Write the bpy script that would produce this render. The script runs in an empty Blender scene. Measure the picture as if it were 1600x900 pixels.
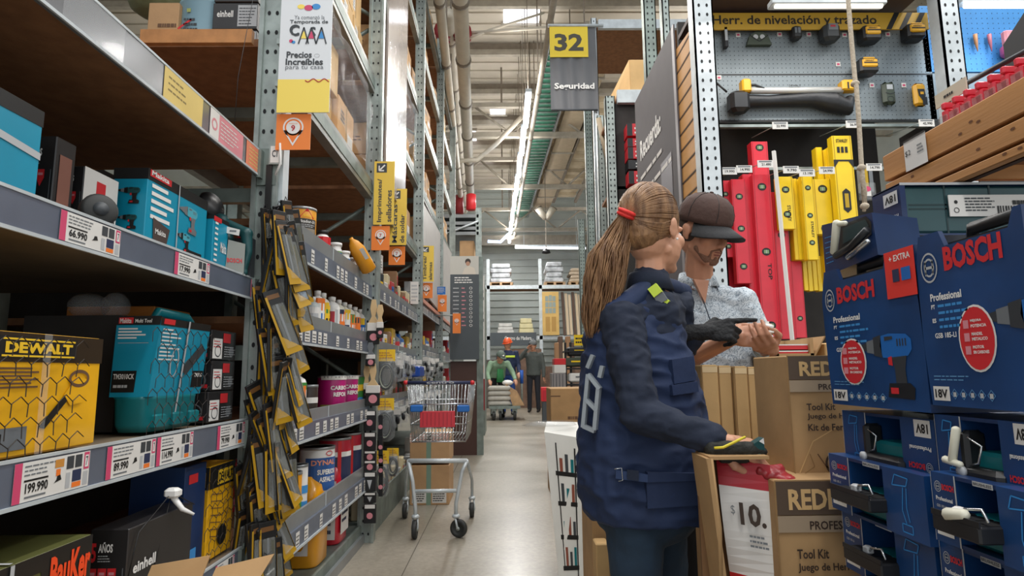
import bpy, bmesh, math, random
from mathutils import Vector, Matrix, noise
random.seed(7)
PI = math.pi
sc = bpy.context.scene
# ---------------------------------------------------------------- camera
F_PX = 950.0
yc = Vector((-13, -132, -F_PX)).normalized()
zc = Vector((-0.0102, 1.0, 0)); zc.z = -(yc.x*zc.x+yc.y*zc.y)/yc.z; zc.normalize()
xc = yc.cross(zc).normalized()
RW = Matrix((xc, yc, zc))            # rows = world axes in camera space -> camera to world rotation
CAM = Vector((0, 0, 1.0))
cd = bpy.data.cameras.new('camera'); cam = bpy.data.objects.new('camera', cd)
sc.collection.objects.link(cam)
cam.matrix_world = Matrix.Translation(CAM) @ RW.to_4x4()
cd.sensor_width = 36; cd.lens = F_PX/1600*36; cd.clip_end = 200; cd.clip_start = 0.02
sc.camera = cam
sc.view_settings.view_transform = 'Standard'; sc.view_settings.look = 'None'
sc.view_settings.gamma = 1; sc.view_settings.use_curve_mapping = False
sc.view_settings.exposure = 0.0
def ray(px, py): return RW @ Vector((px-800, 450-py, -F_PX))
def P(px, py, d):                    # point of the photo's pixel at distance d along the aisle
    r = ray(px, py); return CAM + r*(d/r.y)
def PXp(px, py, X):
    r = ray(px, py); return CAM + r*(X/r.x)
# ---------------------------------------------------------------- world and lamps
w = bpy.data.worlds.new('world'); sc.world = w; w.use_nodes = True
w.node_tree.nodes['Background'].inputs[0].default_value = (0.93, 0.97, 1.0, 1)
w.node_tree.nodes['Background'].inputs[1].default_value = 1.15
def area(name, loc, sx, sy, power, col=(1, .97, .93), rot=(0, 0, 0)):
    l = bpy.data.lights.new(name, 'AREA'); l.shape = 'RECTANGLE'; l.size = sx; l.size_y = sy
    l.energy = power; l.color = col
    o = bpy.data.objects.new(name, l); sc.collection.objects.link(o); o.location = loc; o.rotation_euler = rot
    return o
for (x, y, pw) in ((0.3, -1.5, 55), (0.3, 1.8, 60), (0.3, 5, 60), (0.3, 8.5, 70), (0.3, 12, 110), (0.3, 16, 130), (0.3, 19, 90),
               (3.6, 2.0, 90), (3.6, 9, 90), (-3.6, 9, 70)):
    area('aisle_fill_lamp', (x, y, 5.42 if y > 7 else 4.9), 0.22, 2.6, pw)  # far ones double the tube row; near and side ones are added fill
for (x, y, pw) in ((0.4, 10, 30), (0.35, 13, 40), (0.3, 16.5, 50), (0.25, 20, 45), (-4, 12, 75), (4, 12, 75), (4, 18, 60), (-4, 18, 60)):
    area('ceiling_fill_lamp', (x, y, 5.62), 0.2, 2.6, pw, rot=(PI, 0, 0))  # added uplights that brighten the ceiling; the side ones have no tubes
area('shelf_tube_lamp', P(1250, 15, 3.0), 0.9, 0.05, 6)

# ---------------------------------------------------------------- materials
def lin(c):
    c = c/255.0
    return c/12.92 if c <= .04045 else ((c+.055)/1.055)**2.4
def C(r, g=None, b=None):
    if g is None: r, g, b = (int(r[i:i+2], 16) for i in (0, 2, 4))
    return (lin(r), lin(g), lin(b), 1)
MATS = {}
def mat(name, col, rough=.5, metal=0, var=0, scale=8, bump=0, bscale=30, rnd=0, emit=0, alpha=1, stretch=(1, 1, 1), col2=None, trans=0, coat=0, spec=.5):
    if name in MATS: return MATS[name]
    m = bpy.data.materials.new(name); m.use_nodes = True; MATS[name] = m
    nt = m.node_tree; b = nt.nodes['Principled BSDF']; N = nt.nodes.new; L = nt.links.new
    c = C(col) if isinstance(col, str) else col
    b.inputs['Base Color'].default_value = c; b.inputs['Roughness'].default_value = rough; b.inputs['Metallic'].default_value = metal
    b.inputs['Specular IOR Level'].default_value = spec
    if coat: b.inputs['Coat Weight'].default_value = coat; b.inputs['Coat Roughness'].default_value = .08
    tc = N('ShaderNodeTexCoord'); mp = N('ShaderNodeMapping'); mp.inputs['Scale'].default_value = stretch; L(tc.outputs['Object'], mp.inputs['Vector'])
    if var or col2:
        n = N('ShaderNodeTexNoise'); n.inputs['Scale'].default_value = scale; n.inputs['Detail'].default_value = 6; L(mp.outputs[0], n.inputs['Vector'])
        r = N('ShaderNodeValToRGB'); r.color_ramp.elements[0].position = .35; r.color_ramp.elements[1].position = .65
        L(n.outputs['Fac'], r.inputs['Fac'])
        if col2: c2 = C(col2) if isinstance(col2, str) else col2; a0, a1 = c, c2
        else: a0 = tuple(x*(1-var) for x in c[:3])+(1,); a1 = tuple(min(1, x*(1+var)) for x in c[:3])+(1,)
        r.color_ramp.elements[0].color = a0; r.color_ramp.elements[1].color = a1
        out = r.outputs['Color']
    else: out = None
    if rnd:
        oi = N('ShaderNodeObjectInfo'); hs = N('ShaderNodeHueSaturation'); mr = N('ShaderNodeMapRange')
        mr.inputs['To Min'].default_value = 1-rnd; mr.inputs['To Max'].default_value = 1+rnd
        L(oi.outputs['Random'], mr.inputs['Value']); L(mr.outputs[0], hs.inputs['Value'])
        if out: L(out, hs.inputs['Color'])
        else: hs.inputs['Color'].default_value = c
        out = hs.outputs['Color']
    if out: L(out, b.inputs['Base Color'])
    if bump:
        n2 = N('ShaderNodeTexNoise'); n2.inputs['Scale'].default_value = bscale; n2.inputs['Detail'].default_value = 4; L(mp.outputs[0], n2.inputs['Vector'])
        bp = N('ShaderNodeBump'); bp.inputs['Strength'].default_value = bump; bp.inputs['Distance'].default_value = .01
        L(n2.outputs['Fac'], bp.inputs['Height']); L(bp.outputs[0], b.inputs['Normal'])
    if emit: b.inputs['Emission Color'].default_value = c; b.inputs['Emission Strength'].default_value = emit
    if alpha < 1: b.inputs['Alpha'].default_value = alpha
    if trans: b.inputs['Transmission Weight'].default_value = trans; b.inputs['IOR'].default_value = 1.15
    return m
galv = mat('galvanised steel', '9aa39f', .42, .55, var=.18, scale=14, bump=.05)
galv2 = mat('dull green galvanised steel', '7f8a84', .5, .4, var=.2, scale=10)
whitesteel = mat('white zinc post', 'c6cdd0', .4, .2, var=.1, scale=12)
beamm = mat('grey beam steel', '8b8c88', .42, .5, var=.15, scale=6, bump=.05)
rail = mat('blue grey price rail', '6f7787', .3, .35, var=.1, scale=6)
lip = mat('pale grey shelf lip', '8f9293', .35, .4, var=.1, scale=5)
hole = mat('dark hole', '17191b', .8)
board = mat('brown chipboard', '8a5f3f', .75, var=.15, scale=20, bump=.1, bscale=90)
boardlit = mat('lit board edge', 'b98250', .7, var=.12, scale=25)  # lit copy of the shelf board; light on its edge is in the colour
darkback = mat('dark backing', '2b2826', .8, var=.2)
carton = mat('corrugated carton', 'c59d72', .8, var=.09, scale=6, bump=.08, bscale=40, rnd=.13)
carton2 = mat('pale corrugated carton', 'cda873', .8, var=.08, scale=5, bump=.08, bscale=40, rnd=.06)
kraft = mat('kraft carton', 'b08c60', .8, var=.1, scale=7, bump=.1, bscale=25)
kraftin = mat('shade darkened kraft inside', '7d5c3c', .85, var=.1)  # kraft tone darkened to imitate the shade inside an open carton
tape = mat('packing tape', 'c3a070', .25, coat=.4)
white = mat('white print', 'e8e6e2', .5)
paper = mat('paper label', 'dedbd6', .6, var=.04)
black = mat('black print', '161616', .5)
blackpl = mat('black plastic', '1c1d20', .4, var=.15, scale=20)
blackbox = mat('black carton print', '242223', .42, var=.15, scale=8, coat=.2)
red = mat('red print', 'd02a30', .45)
darkred = mat('dark red paint', '8c2226', .5)
pink = mat('pink print', 'd0486f', .5)
lpink = mat('pale pink label', 'd98c95', .45, var=.08)
lorange = mat('pale orange label', 'e88a68', .45, var=.08)
orange = mat('orange print', 'ee7a2c', .5)
yellow = mat('yellow print', 'f2c42a', .5)
lyellow = mat('pale yellow sign', 'f7dc66', .5)
tanlab = mat('pale yellow shelf label', 'dfc477', .5, var=.05)
greyp = mat('grey print', '6e7276', .5)
lgrey = mat('light grey print', 'b4b6b8', .5)
dgrey = mat('dark grey print', '3c4044', .5)
navyp = mat('navy print', '2b3352', .5)
teal = mat('teal carton print', '0b8fae', .42, var=.08, scale=5, coat=.15)
tealpl = mat('teal plastic', '0c6f76', .35, var=.1, scale=9, bump=.03)
dteal = mat('dark green tool plastic', '1d4a4c', .4, var=.15, scale=12)
dwy = mat('yellow tool carton print', 'eaae17', .38, var=.1, scale=7, coat=.4, bump=.15, bscale=14)
dwyp = mat('yellow tool plastic', 'efb21c', .35)
blue = mat('deep blue carton print', '153f73', .4, var=.25, scale=5, coat=.1)
blue2 = mat('navy carton print', '13305c', .4, var=.2, scale=5, coat=.1)
bluel = mat('light blue line print', '3f8fd0', .5)
blueb = mat('bright blue print', '1c66b4', .45)
redp = mat('red level paint', 'd5283a', .35, var=.07, coat=.2)
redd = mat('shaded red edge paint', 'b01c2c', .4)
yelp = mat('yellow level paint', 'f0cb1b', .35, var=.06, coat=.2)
greenv = mat('green vial', '7c9a6a', .15)
chrome = mat('chrome wire', 'c9ccce', .2, .9)
rubber = mat('dark rubber', '2c2d2c', .6)
film = mat('clear film', 'f4f6f8', .08, alpha=.17, spec=.8)
filmg = mat('grey clear plastic', 'b9bdbf', .12, alpha=.2, bump=.5, bscale=30)
poster = mat('grey poster', '555154', .65, var=.04)
slat = mat('slatwall board', 'cf9a5d', .55, var=.06, scale=4, stretch=(1, 1, 6))
pegm = mat('grey pegboard', '7d868a', .5, .3, var=.06)
pegb = mat('blue pegboard', '3f86c4', .5, .2, var=.06)
wood = mat('knotty pine plank', 'bf8750', .6, var=.16, scale=4, stretch=(1, .3, 5), bump=.06)
signdk = mat('dark grey sign', '4d5459', .5, var=.03)
gold = mat('golden door wood', 'd9b266', .5, var=.08, scale=4)

# ---------------------------------------------------------------- geometry helpers
COL = sc.collection
TXT = {}
def text_mesh(s, off):
    k = (s, off)
    if k not in TXT:
        cu = bpy.data.curves.new('t', 'FONT'); cu.body = s; cu.size = 1; cu.offset = off; cu.resolution_u = 2
        o = bpy.data.objects.new('t', cu); COL.objects.link(o)
        dg = bpy.context.evaluated_depsgraph_get(); me = bpy.data.meshes.new_from_object(o.evaluated_get(dg))
        vs = [v.co.copy() for v in me.vertices]; fs = [tuple(p.vertices) for p in me.polygons]
        bpy.data.objects.remove(o); bpy.data.curves.remove(cu); bpy.data.meshes.remove(me)
        if vs:
            x0 = min(v.x for v in vs); x1 = max(v.x for v in vs); y0 = min(v.y for v in vs); y1 = max(v.y for v in vs)
            vs = [((v.x-x0)/max(1e-6, x1-x0), (v.y-y0)/max(1e-6, y1-y0)) for v in vs]
        TXT[k] = (vs, fs)
    return TXT[k]
class Fr:                                             # a flat frame on a face
    def __init__(s, o, u, v):
        s.o = Vector(o); s.u = Vector(u).normalized(); s.v = Vector(v).normalized(); s.n = s.u.cross(s.v).normalized()
    def p(s, x, y, l=0): return s.o+s.u*x+s.v*y+s.n*l
class QF:                                             # frame on an arbitrary quad, unit coordinates
    def __init__(s, bl, br, tr, tl):
        s.c = [Vector(q) for q in (bl, br, tr, tl)]; s.n = (s.c[1]-s.c[0]).cross(s.c[3]-s.c[0]).normalized()
    def p(s, x, y, l=0):
        a, b, c, d = s.c
        return (a*(1-x)+b*x)*(1-y)+(d*(1-x)+c*x)*y+s.n*l
class MB:
    def __init__(s): s.v = []; s.f = []; s.m = []; s.sm = []; s.mats = []; s.M = None
    def mi(s, m):
        if m not in s.mats: s.mats.append(m)
        return s.mats.index(m)
    def add(s, vs, fs, m, smooth=False):
        b = len(s.v)
        s.v += [(s.M @ Vector(q) if s.M else Vector(q)) for q in vs]
        i = s.mi(m)
        for f in fs: s.f.append(tuple(b+k for k in f)); s.m.append(i); s.sm.append(smooth)
        return s
    def box(s, x0, x1, y0, y1, z0, z1, m, bv=0, fm=None):
        if bv:
            b = bv
            rings = [(z0, b), (z0+b, 0), (z1-b, 0), (z1, b)]
            vs = []
            for z, i in rings:
                a = b
                X0, X1, Y0, Y1 = x0+i, x1-i, y0+i, y1-i
                vs += [(X0+a, Y0, z), (X1-a, Y0, z), (X1, Y0+a, z), (X1, Y1-a, z), (X1-a, Y1, z), (X0+a, Y1, z), (X0, Y1-a, z), (X0, Y0+a, z)]
            fs = [tuple(reversed(range(8))), tuple(range(24, 32))]
            for r in range(3):
                for k in range(8): fs.append((r*8+k, r*8+(k+1) % 8, r*8+8+(k+1) % 8, r*8+8+k))
            return s.add(vs, fs, m)
        vs = [(x0, y0, z0), (x1, y0, z0), (x1, y1, z0), (x0, y1, z0), (x0, y0, z1), (x1, y0, z1), (x1, y1, z1), (x0, y1, z1)]
        fs = [(3, 2, 1, 0), (4, 5, 6, 7), (0, 1, 5, 4), (1, 2, 6, 5), (2, 3, 7, 6), (3, 0, 4, 7)]
        if fm:
            names = ['bot', 'top', 'front', 'right', 'back', 'left']
            for n, f in zip(names, fs): s.add([vs[k] for k in f], [(0, 1, 2, 3)], fm.get(n, m))
            return s
        return s.add(vs, fs, m)
    def hexa(s, q, m):                                # 8 corner points, bottom 4 then top 4
        return s.add(q, [(3, 2, 1, 0), (4, 5, 6, 7), (0, 1, 5, 4), (1, 2, 6, 5), (2, 3, 7, 6), (3, 0, 4, 7)], m)
    def tube(s, pts, r, m, n=8, cap=True, smooth=True):
        pts = [Vector(p) for p in pts]; rs = r if isinstance(r, (list, tuple)) else [r]*len(pts)
        vs = []; up = None
        for i, p in enumerate(pts):
            a = pts[max(0, i-1)]; b = pts[min(len(pts)-1, i+1)]; t = (b-a)
            t = t.normalized() if t.length > 1e-9 else Vector((0, 0, 1))
            if up is None: up = Vector((0, 0, 1)) if abs(t.z) < .9 else Vector((1, 0, 0))
            u = t.cross(up); u = u.normalized() if u.length > 1e-6 else Vector((1, 0, 0)); w_ = u.cross(t).normalized(); up = w_
            for k in range(n):
                an = 2*PI*k/n; vs.append(p+u*(math.cos(an)*rs[i])+w_*(math.sin(an)*rs[i]))
        fs = []
        for i in range(len(pts)-1):
            for k in range(n): fs.append((i*n+k, i*n+(k+1) % n, (i+1)*n+(k+1) % n, (i+1)*n+k))
        if cap: fs.append(tuple(reversed(range(n)))); fs.append(tuple(range((len(pts)-1)*n, len(pts)*n)))
        return s.add(vs, fs, m, smooth)
    def loft(s, rings, m, n=20, smooth=True):         # rings: (centre, a vector, b vector[, squareness])
        vs = []
        for rg in rings:
            c, a, b = Vector(rg[0]), Vector(rg[1]), Vector(rg[2]); q = rg[3] if len(rg) > 3 else 1
            for k in range(n):
                t = 2*PI*k/n; ct, st = math.cos(t), math.sin(t)
                ct = math.copysign(abs(ct)**q, ct); st = math.copysign(abs(st)**q, st)
                vs.append(c+a*ct+b*st)
        fs = []; L = len(rings)
        for i in range(L-1):
            for k in range(n): fs.append((i*n+k, i*n+(k+1) % n, (i+1)*n+(k+1) % n, (i+1)*n+k))
        fs.append(tuple(reversed(range(n)))); fs.append(tuple(range((L-1)*n, L*n)))
        return s.add(vs, fs, m, smooth)
    def lathe(s, prof, c, m, n=20, axis=(0, 0, 1), smooth=True):
        ax = Vector(axis).normalized(); a = ax.orthogonal().normalized(); b = ax.cross(a); c = Vector(c)
        return s.loft([(c+ax*h, a*max(r, 1e-4), b*max(r, 1e-4)) for r, h in prof], m, n, smooth)
    def ell(s, c, rx, ry, rz, m, n=16, R=None):
        R = R or Matrix.Identity(3); c = Vector(c); rg = []; k = max(6, n//2)
        for i in range(k+1):
            t = -PI/2+PI*i/k; cr = max(.02, math.cos(t))
            rg.append((c+R @ Vector((0, 0, rz*math.sin(t))), R @ Vector((rx*cr, 0, 0)), R @ Vector((0, ry*cr, 0))))
        return s.loft(rg, m, n)
    def cap(s, p0, p1, r0, r1, m, n=10):              # capsule
        p0, p1 = Vector(p0), Vector(p1); d = (p1-p0).normalized(); pts = []; rs = []
        for t in (-85, -50, -20): pts.append(p0+d*r0*math.sin(math.radians(t))); rs.append(r0*math.cos(math.radians(t)))
        for t in (20, 50, 85): pts.append(p1+d*r1*math.sin(math.radians(t))); rs.append(r1*math.cos(math.radians(t)))
        return s.tube(pts, rs, m, n)
    def prism(s, F, pts, d, m, l=0, ms=None):         # outline on frame, extruded inward by d
        n = len(pts); vs = [F.p(x, y, l) for x, y in pts]+[F.p(x, y, l-d) for x, y in pts]
        s.add(vs, [tuple(range(n))], m); s.add(vs, [tuple(reversed(range(n, 2*n)))]+[(k+n, (k+1) % n+n, (k+1) % n, k) for k in range(n)], ms or m)
        return s
    def rect(s, F, x0, y0, x1, y1, m, l=.0008):
        return s.add([F.p(x0, y0, l), F.p(x1, y0, l), F.p(x1, y1, l), F.p(x0, y1, l)], [(0, 1, 2, 3)], m)
    def pol(s, F, pts, m, l=.0008):
        return s.add([F.p(x, y, l) for x, y in pts], [tuple(range(len(pts)))], m)
    def disc(s, F, cx, cy, rx, ry, m, l=.0009, n=24):
        return s.pol(F, [(cx+rx*math.cos(2*PI*k/n), cy+ry*math.sin(2*PI*k/n)) for k in range(n)], m, l)
    def ringo(s, F, cx, cy, rx, ry, t, m, l=.001, n=24, k0=0, k1=1.0, ty=None):
        ty = ty or t; vs = []; fs = []
        for k in range(n+1):
            a = 2*PI*(k0+(k1-k0)*k/n); vs += [F.p(cx+rx*math.cos(a), cy+ry*math.sin(a), l), F.p(cx+(rx-t)*math.cos(a), cy+(ry-ty)*math.sin(a), l)]
            if k: fs.append((2*k-2, 2*k, 2*k+1, 2*k-1))
        return s.add(vs, fs, m)
    def line(s, F, pts, wd, m, l=.001):
        for (a, b), (c, d) in zip(pts, pts[1:]):
            L = math.hypot(c-a, d-b) or 1; nx, ny = -(d-b)/L*wd/2, (c-a)/L*wd/2
            s.pol(F, [(a-nx, b-ny), (c-nx, d-ny), (c+nx, d+ny), (a+nx, b+ny)], m, l)
        return s
    def txt(s, F, t, x0, y0, x1, y1, m, off=.0, l=.0012):
        vs, fs = text_mesh(t, off)
        return s.add([F.p(x0+(x1-x0)*a, y0+(y1-y0)*b, l) for a, b in vs], fs, m)
    def lines(s, F, x0, y0, x1, y1, n, m, l=.001, fill=.45, seed=0):   # small illegible print
        rr = random.Random(seed+n); h = (y1-y0)/n
        for i in range(n):
            y = y1-(i+1)*h+h*.25; x = x0; end = x0+(x1-x0)*rr.uniform(.65, 1)
            while x < end:
                wd = (x1-x0)*rr.uniform(.08, .22); s.rect(F, x, y, min(x+wd, x1), y+h*fill, m, l); x += wd+(x1-x0)*.03
        return s
    def build(s, name, parent=None, loc=None, recalc=False):
        xs = [v.x for v in s.v]; ys = [v.y for v in s.v]; zs = [v.z for v in s.v]
        o0 = Vector(loc) if loc is not None else Vector(((min(xs)+max(xs))/2, (min(ys)+max(ys))/2, min(zs)))
        me = bpy.data.meshes.new(name); me.from_pydata([v-o0 for v in s.v], [], s.f)
        for m in s.mats: me.materials.append(m)
        me.polygons.foreach_set('material_index', s.m); me.polygons.foreach_set('use_smooth', s.sm); me.update()
        o = bpy.data.objects.new(name, me); COL.objects.link(o)
        place(o, o0, parent); return o
WL = {}
def place(o, w0, parent):
    w0 = Vector(w0); WL[o.name] = w0
    if parent: o.parent = parent; o.location = w0-WL[parent.name]
    else: o.location = w0
LABELS = {}
def tag(o, label, cat, group=None, kind=None):
    o['label'] = label; o['category'] = cat
    if group: o['group'] = group
    if kind: o['kind'] = kind
    return o
def plabel(o, l): o['label'] = l; return o
def thing(name, label, cat, loc, group=None):
    o = bpy.data.objects.new(name, None); o.empty_display_size = .05; COL.objects.link(o); place(o, loc, None)
    return tag(o, label, cat, group)
def struct(o): o['kind'] = 'structure'; return o
def dup(root, loc, rot=None, label=None, group=None, scale=None):
    r = root.copy(); COL.objects.link(r); r.location = loc; WL[r.name] = Vector(loc)
    if rot is not None: r.rotation_euler = rot
    if scale is not None: r.scale = scale
    if label: r['label'] = label
    if group: r['group'] = group
    for ch in list(root.children):
        c = ch.copy(); COL.objects.link(c); c.parent = r
        for g in ch.children:
            d = g.copy(); COL.objects.link(d); d.parent = c
    return r
XF = lambda x, y, z: Fr((x, y, z), (0, 1, 0), (0, 0, 1))      # face towards +X (left racks)
YF = lambda x, y, z: Fr((x, y, z), (1, 0, 0), (0, 0, 1))      # face towards the camera
RF = lambda x, y, z: Fr((x, y, z), (0, -1, 0), (0, 0, 1))     # face towards -X (right piles)
def blob(prims, name, m, voxel=.006, smooth=4, parent=None, disp=0, dscale=12, stretch=(1, 1, 1)):
    """closed overlapping shapes fused into one continuous surface"""
    me = bpy.data.meshes.new('tmp'); me.from_pydata(prims.v, [], prims.f)
    o = bpy.data.objects.new('tmp', me); COL.objects.link(o)
    bm = bmesh.new(); bm.from_mesh(me); bmesh.ops.recalc_face_normals(bm, faces=bm.faces); bm.to_mesh(me); bm.free()
    r = o.modifiers.new('r', 'REMESH'); r.mode = 'VOXEL'; r.voxel_size = voxel
    if smooth: s = o.modifiers.new('s', 'SMOOTH'); s.iterations = smooth; s.factor = .5
    dg = bpy.context.evaluated_depsgraph_get(); me2 = bpy.data.meshes.new_from_object(o.evaluated_get(dg))
    bpy.data.objects.remove(o)
    if disp:
        ns = [v.normal.copy() for v in me2.vertices]
        for v, nn in zip(me2.vertices, ns):
            q = Vector((v.co.x*stretch[0], v.co.y*stretch[1], v.co.z*stretch[2]))*dscale
            k = noise.noise(q)+.5*noise.noise(q*2.1); k = -abs(k)*1.3+.35
            v.co += nn*(disp*k)
    xs = [v.co for v in me2.vertices]; lo = Vector((min(v.x for v in xs), min(v.y for v in xs), min(v.z for v in xs))); hi = Vector((max(v.x for v in xs), max(v.y for v in xs), 0))
    o0 = Vector(((lo.x+hi.x)/2, (lo.y+hi.y)/2, lo.z))
    for v in me2.vertices: v.co -= o0
    me2.materials.clear(); me2.materials.append(m)
    me2.polygons.foreach_set('use_smooth', [True]*len(me2.polygons))
    ob = bpy.data.objects.new(name, me2); COL.objects.link(ob); place(ob, o0, parent); return ob
# ================================================================= the hall
def floor_mat():
    m = bpy.data.materials.new('polished concrete'); m.use_nodes = True; nt = m.node_tree; b = nt.nodes['Principled BSDF']; N = nt.nodes.new; L = nt.links.new
    tc = N('ShaderNodeTexCoord')
    n = N('ShaderNodeTexNoise'); n.inputs['Scale'].default_value = 1.3; n.inputs['Detail'].default_value = 8; L(tc.outputs['Object'], n.inputs['Vector'])
    r = N('ShaderNodeValToRGB'); r.color_ramp.elements[0].position = .3; r.color_ramp.elements[1].position = .72
    r.color_ramp.elements[0].color = C('80796b'); r.color_ramp.elements[1].color = C('a69e90'); L(n.outputs['Fac'], r.inputs['Fac'])
    n2 = N('ShaderNodeTexNoise'); n2.inputs['Scale'].default_value = 45; n2.inputs['Detail'].default_value = 6; L(tc.outputs['Object'], n2.inputs['Vector'])
    mx = N('ShaderNodeMixRGB'); mx.blend_type = 'OVERLAY'; mx.inputs['Fac'].default_value = .35; L(r.outputs[0], mx.inputs[1]); L(n2.outputs['Fac'], mx.inputs[2])
    L(mx.outputs[0], b.inputs['Base Color'])
    r2 = N('ShaderNodeMapRange'); r2.inputs['To Min'].default_value = .22; r2.inputs['To Max'].default_value = .45; L(n.outputs['Fac'], r2.inputs['Value']); L(r2.outputs[0], b.inputs['Roughness'])
    b.inputs['Coat Weight'].default_value = .15; b.inputs['Coat Roughness'].default_value = .2
    return m
fl = MB(); fm_ = floor_mat(); fl.box(-9, 9, -4, 24, -.1, 0, fm_)
joint = mat('floor joint', '5a5449', .6)
FF = Fr((0, 0, 0), (1, 0, 0), (0, 1, 0))
for y in (3.02, 6.4, 9.8, 13.2, 16.6): fl.rect(FF, -9, y, 9, y+.006, joint, .0006)
for x in (-.52, .34+.9, 4.2): fl.rect(FF, x, -4, x+.006, 24, joint, .0006)
struct(fl.build('floor'))
wallm = mat('ribbed wall sheet', 'b3bab6', .6, var=.05, scale=2)
wb = MB(); wb.box(-9, 9, 22, 22.15, 0, 8.4, wallm)
for i in range(34): wb.box(-9, 9, 21.96, 22, .1+i*.25, .13+i*.25, wallm)
struct(wb.build('wall_back'))
for nm, x in (('wall_left', -9), ('wall_right', 9)):
    q = MB(); q.box(x-.1, x+.1, -4, 22.2, 0, 8.4, wallm); struct(q.build(nm))
ceilm = mat('beige roof sheet', 'c2b9aa', .7, var=.08, scale=1.5)
cl = MB(); cl.box(-9, 9, 7.0, 22.1, 7.9, 8.0, ceilm)
for i in range(40): cl.box(-9, 9, 7.1+i*.38, 7.14+i*.38, 7.87, 7.9, ceilm)
struct(cl.build('ceiling'))
trussm = mat('warm grey truss steel', 'aaa294', .55, .2, var=.1)
trussd = mat('brown truss steel', '877c6f', .55, .2, var=.1)
skym = mat('daylight through roof panel', 'f4f6ff', .5, emit=1.6)
for i, (x0, x1, y0, y1) in enumerate(((.05, .75, 10.6, 11.2), (-.3, .1, 14.9, 15.5), (-1.3, -.75, 16.5, 17.6), (1.5, 2.4, 15, 16), (1.3, 2.4, 18.6, 19.6), (-1.2, -.3, 19, 19.6))):
    q = MB(); q.box(x0, x1, y0, y1, 7.85, 7.87, skym); q.box(x0-.05, x1+.05, y0-.05, y0, 7.8, 7.87, trussm); q.box(x0-.05, x1+.05, y1, y1+.05, 7.8, 7.87, trussm)
    struct(q.build('window_%d' % (i+1)))
# purlins, lattice girders
for i, y in enumerate((8.6, 10.3, 12.0, 13.8, 15.6, 17.4, 19.2)):
    q = MB()
    q.box(-8.9, 8.9, y-.05, y+.05, 7.6, 7.72, trussm); q.box(-8.9, 8.9, y-.03, y+.03, 7.72, 7.86, trussd)
    struct(q.build('trim_%d' % (i+1)))
for i, (y, z0, z1) in enumerate(((13.0, 6.2, 7.0), (16.2, 6.0, 6.9), (19.6, 5.6, 6.4))):
    q = MB(); q.box(-8.8, 8.8, y-.06, y+.06, z0, z0+.11, trussm); q.box(-8.8, 8.8, y-.06, y+.06, z1-.1, z1, trussm)
    k = 0; x = -8.6
    while x < 8.4:
        a, b = (z0+.08, z1-.08) if k % 2 else (z1-.08, z0+.08)
        q.tube([(x, y, a), (x+.8, y, b)], .03, trussm, 5); x += .8; k += 1
    for x in (-7, -3.5, 0, 3.5, 7): q.box(x-.02, x+.02, y-.02, y+.02, z1, 7.86, trussd)
    tag(q.build('lattice_girder'), ['lattice roof girder nearest the camera, crossing above the aisle', 'middle lattice roof girder crossing the hall behind the hanging sign', 'lowest and farthest lattice girder just before the back wall'][i], 'girder')
def hangers(q, x, z, ys, m=trussd):
    for y in ys: q.box(x-.012, x+.012, y-.012, y+.012, z, 7.86, m)
# service pipes along the left side of the ceiling
pipem = mat('beige pipe paint', 'cfc5b4', .45, var=.05)
def pipe(px0, py0, px1, py1, z, r, m, label, clamps=7, name='ceiling_pipe'):
    def atz(px, py):
        q = ray(px, py); return CAM+q*((z-1)/q.z)
    a, b = atz(px0, py0), atz(px1, py1)
    t = MB(); t.tube([a, b], r, m, 12); root = tag(t.build(name), label, 'pipe')
    for i in range(clamps):
        c = a.lerp(b, (i+.5)/clamps); u = MB(); dr = (b-a).normalized()
        u.tube([c-dr*.03, c+dr*.03], r*1.18, trussd, 12); u.tube([c, (c.x, c.y, 7.86)], .012, trussd, 5); u.build('pipe_hanger', root)
    return a, b
pipe(716, -60, 736, 322, 5.6, .10, pipem, 'thick beige sprinkler main pipe running above the left racks')
pipe(680, -60, 722, 330, 5.2, .06, pipem, 'thin beige pipe beside the thick main, nearest the racks')
pipe(700, 20, 727, 330, 6.2, .08, pipem, 'beige pipe above and between the two lower pipes')
pipe(872, -40, 803, 372, 5.75, .045, trussm, 'slim grey conduit running beside the lit tube row')
ca, cb = P(684, -20, 8.2), P(728, 250, 14.5)
q = MB(); q.hexa([ca+Vector((-.06, 0, 0)), ca+Vector((.06, 0, 0)), cb+Vector((.06, 0, 0)), cb+Vector((-.06, 0, 0)), ca+Vector((-.06, 0, .16)), ca+Vector((.06, 0, .16)), cb+Vector((.06, 0, .16)), cb+Vector((-.06, 0, .16))], galv2)
tag(q.build('cable_channel'), 'dark grey steel channel running above the left racks beside the pipes', 'channel')
# red valve couplings on the pipes
for i, (px, py, lb) in enumerate(((722, 52, 'dark red pipe coupling on the thick beige main'), (694, 50, 'dark red pipe coupling left of the thick main'))):
    c = P(px, py, 8.8); q = MB(); q.lathe([(.06, -.09), (.15, -.08), (.15, -.02), (.11, 0), (.11, .05), (.15, .06), (.15, .1), (.06, .11)], c, darkred, 14, (0, 1, .1)); q.tube([c, c+Vector((0.02, 0, -.17))], .05, darkred, 8)
    tag(q.build('pipe_coupling'), lb, 'coupling')
q = MB(); a = P(726, 52, 8.8); b = P(870, 42, 8.8); q.tube([a, b], .025, pipem, 8); q.tube([P(728, 62, 8.8), P(762, 48, 8.8), P(850, 20, 9.2)], .02, pipem, 8)
tag(q.build('branch_pipe'), 'thin beige branch pipe running right from the red coupling', 'pipe')
q = MB(); pts = [P(705, 252, 12), P(745, 250, 12), P(775, 225, 12), P(812, 186, 12.2), P(850, 150, 12.5)]; q.tube(pts, .05, pipem, 8)
tag(q.build('bent_pipe'), 'beige pipe bending right below the ceiling past the lit tubes', 'pipe')
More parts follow.
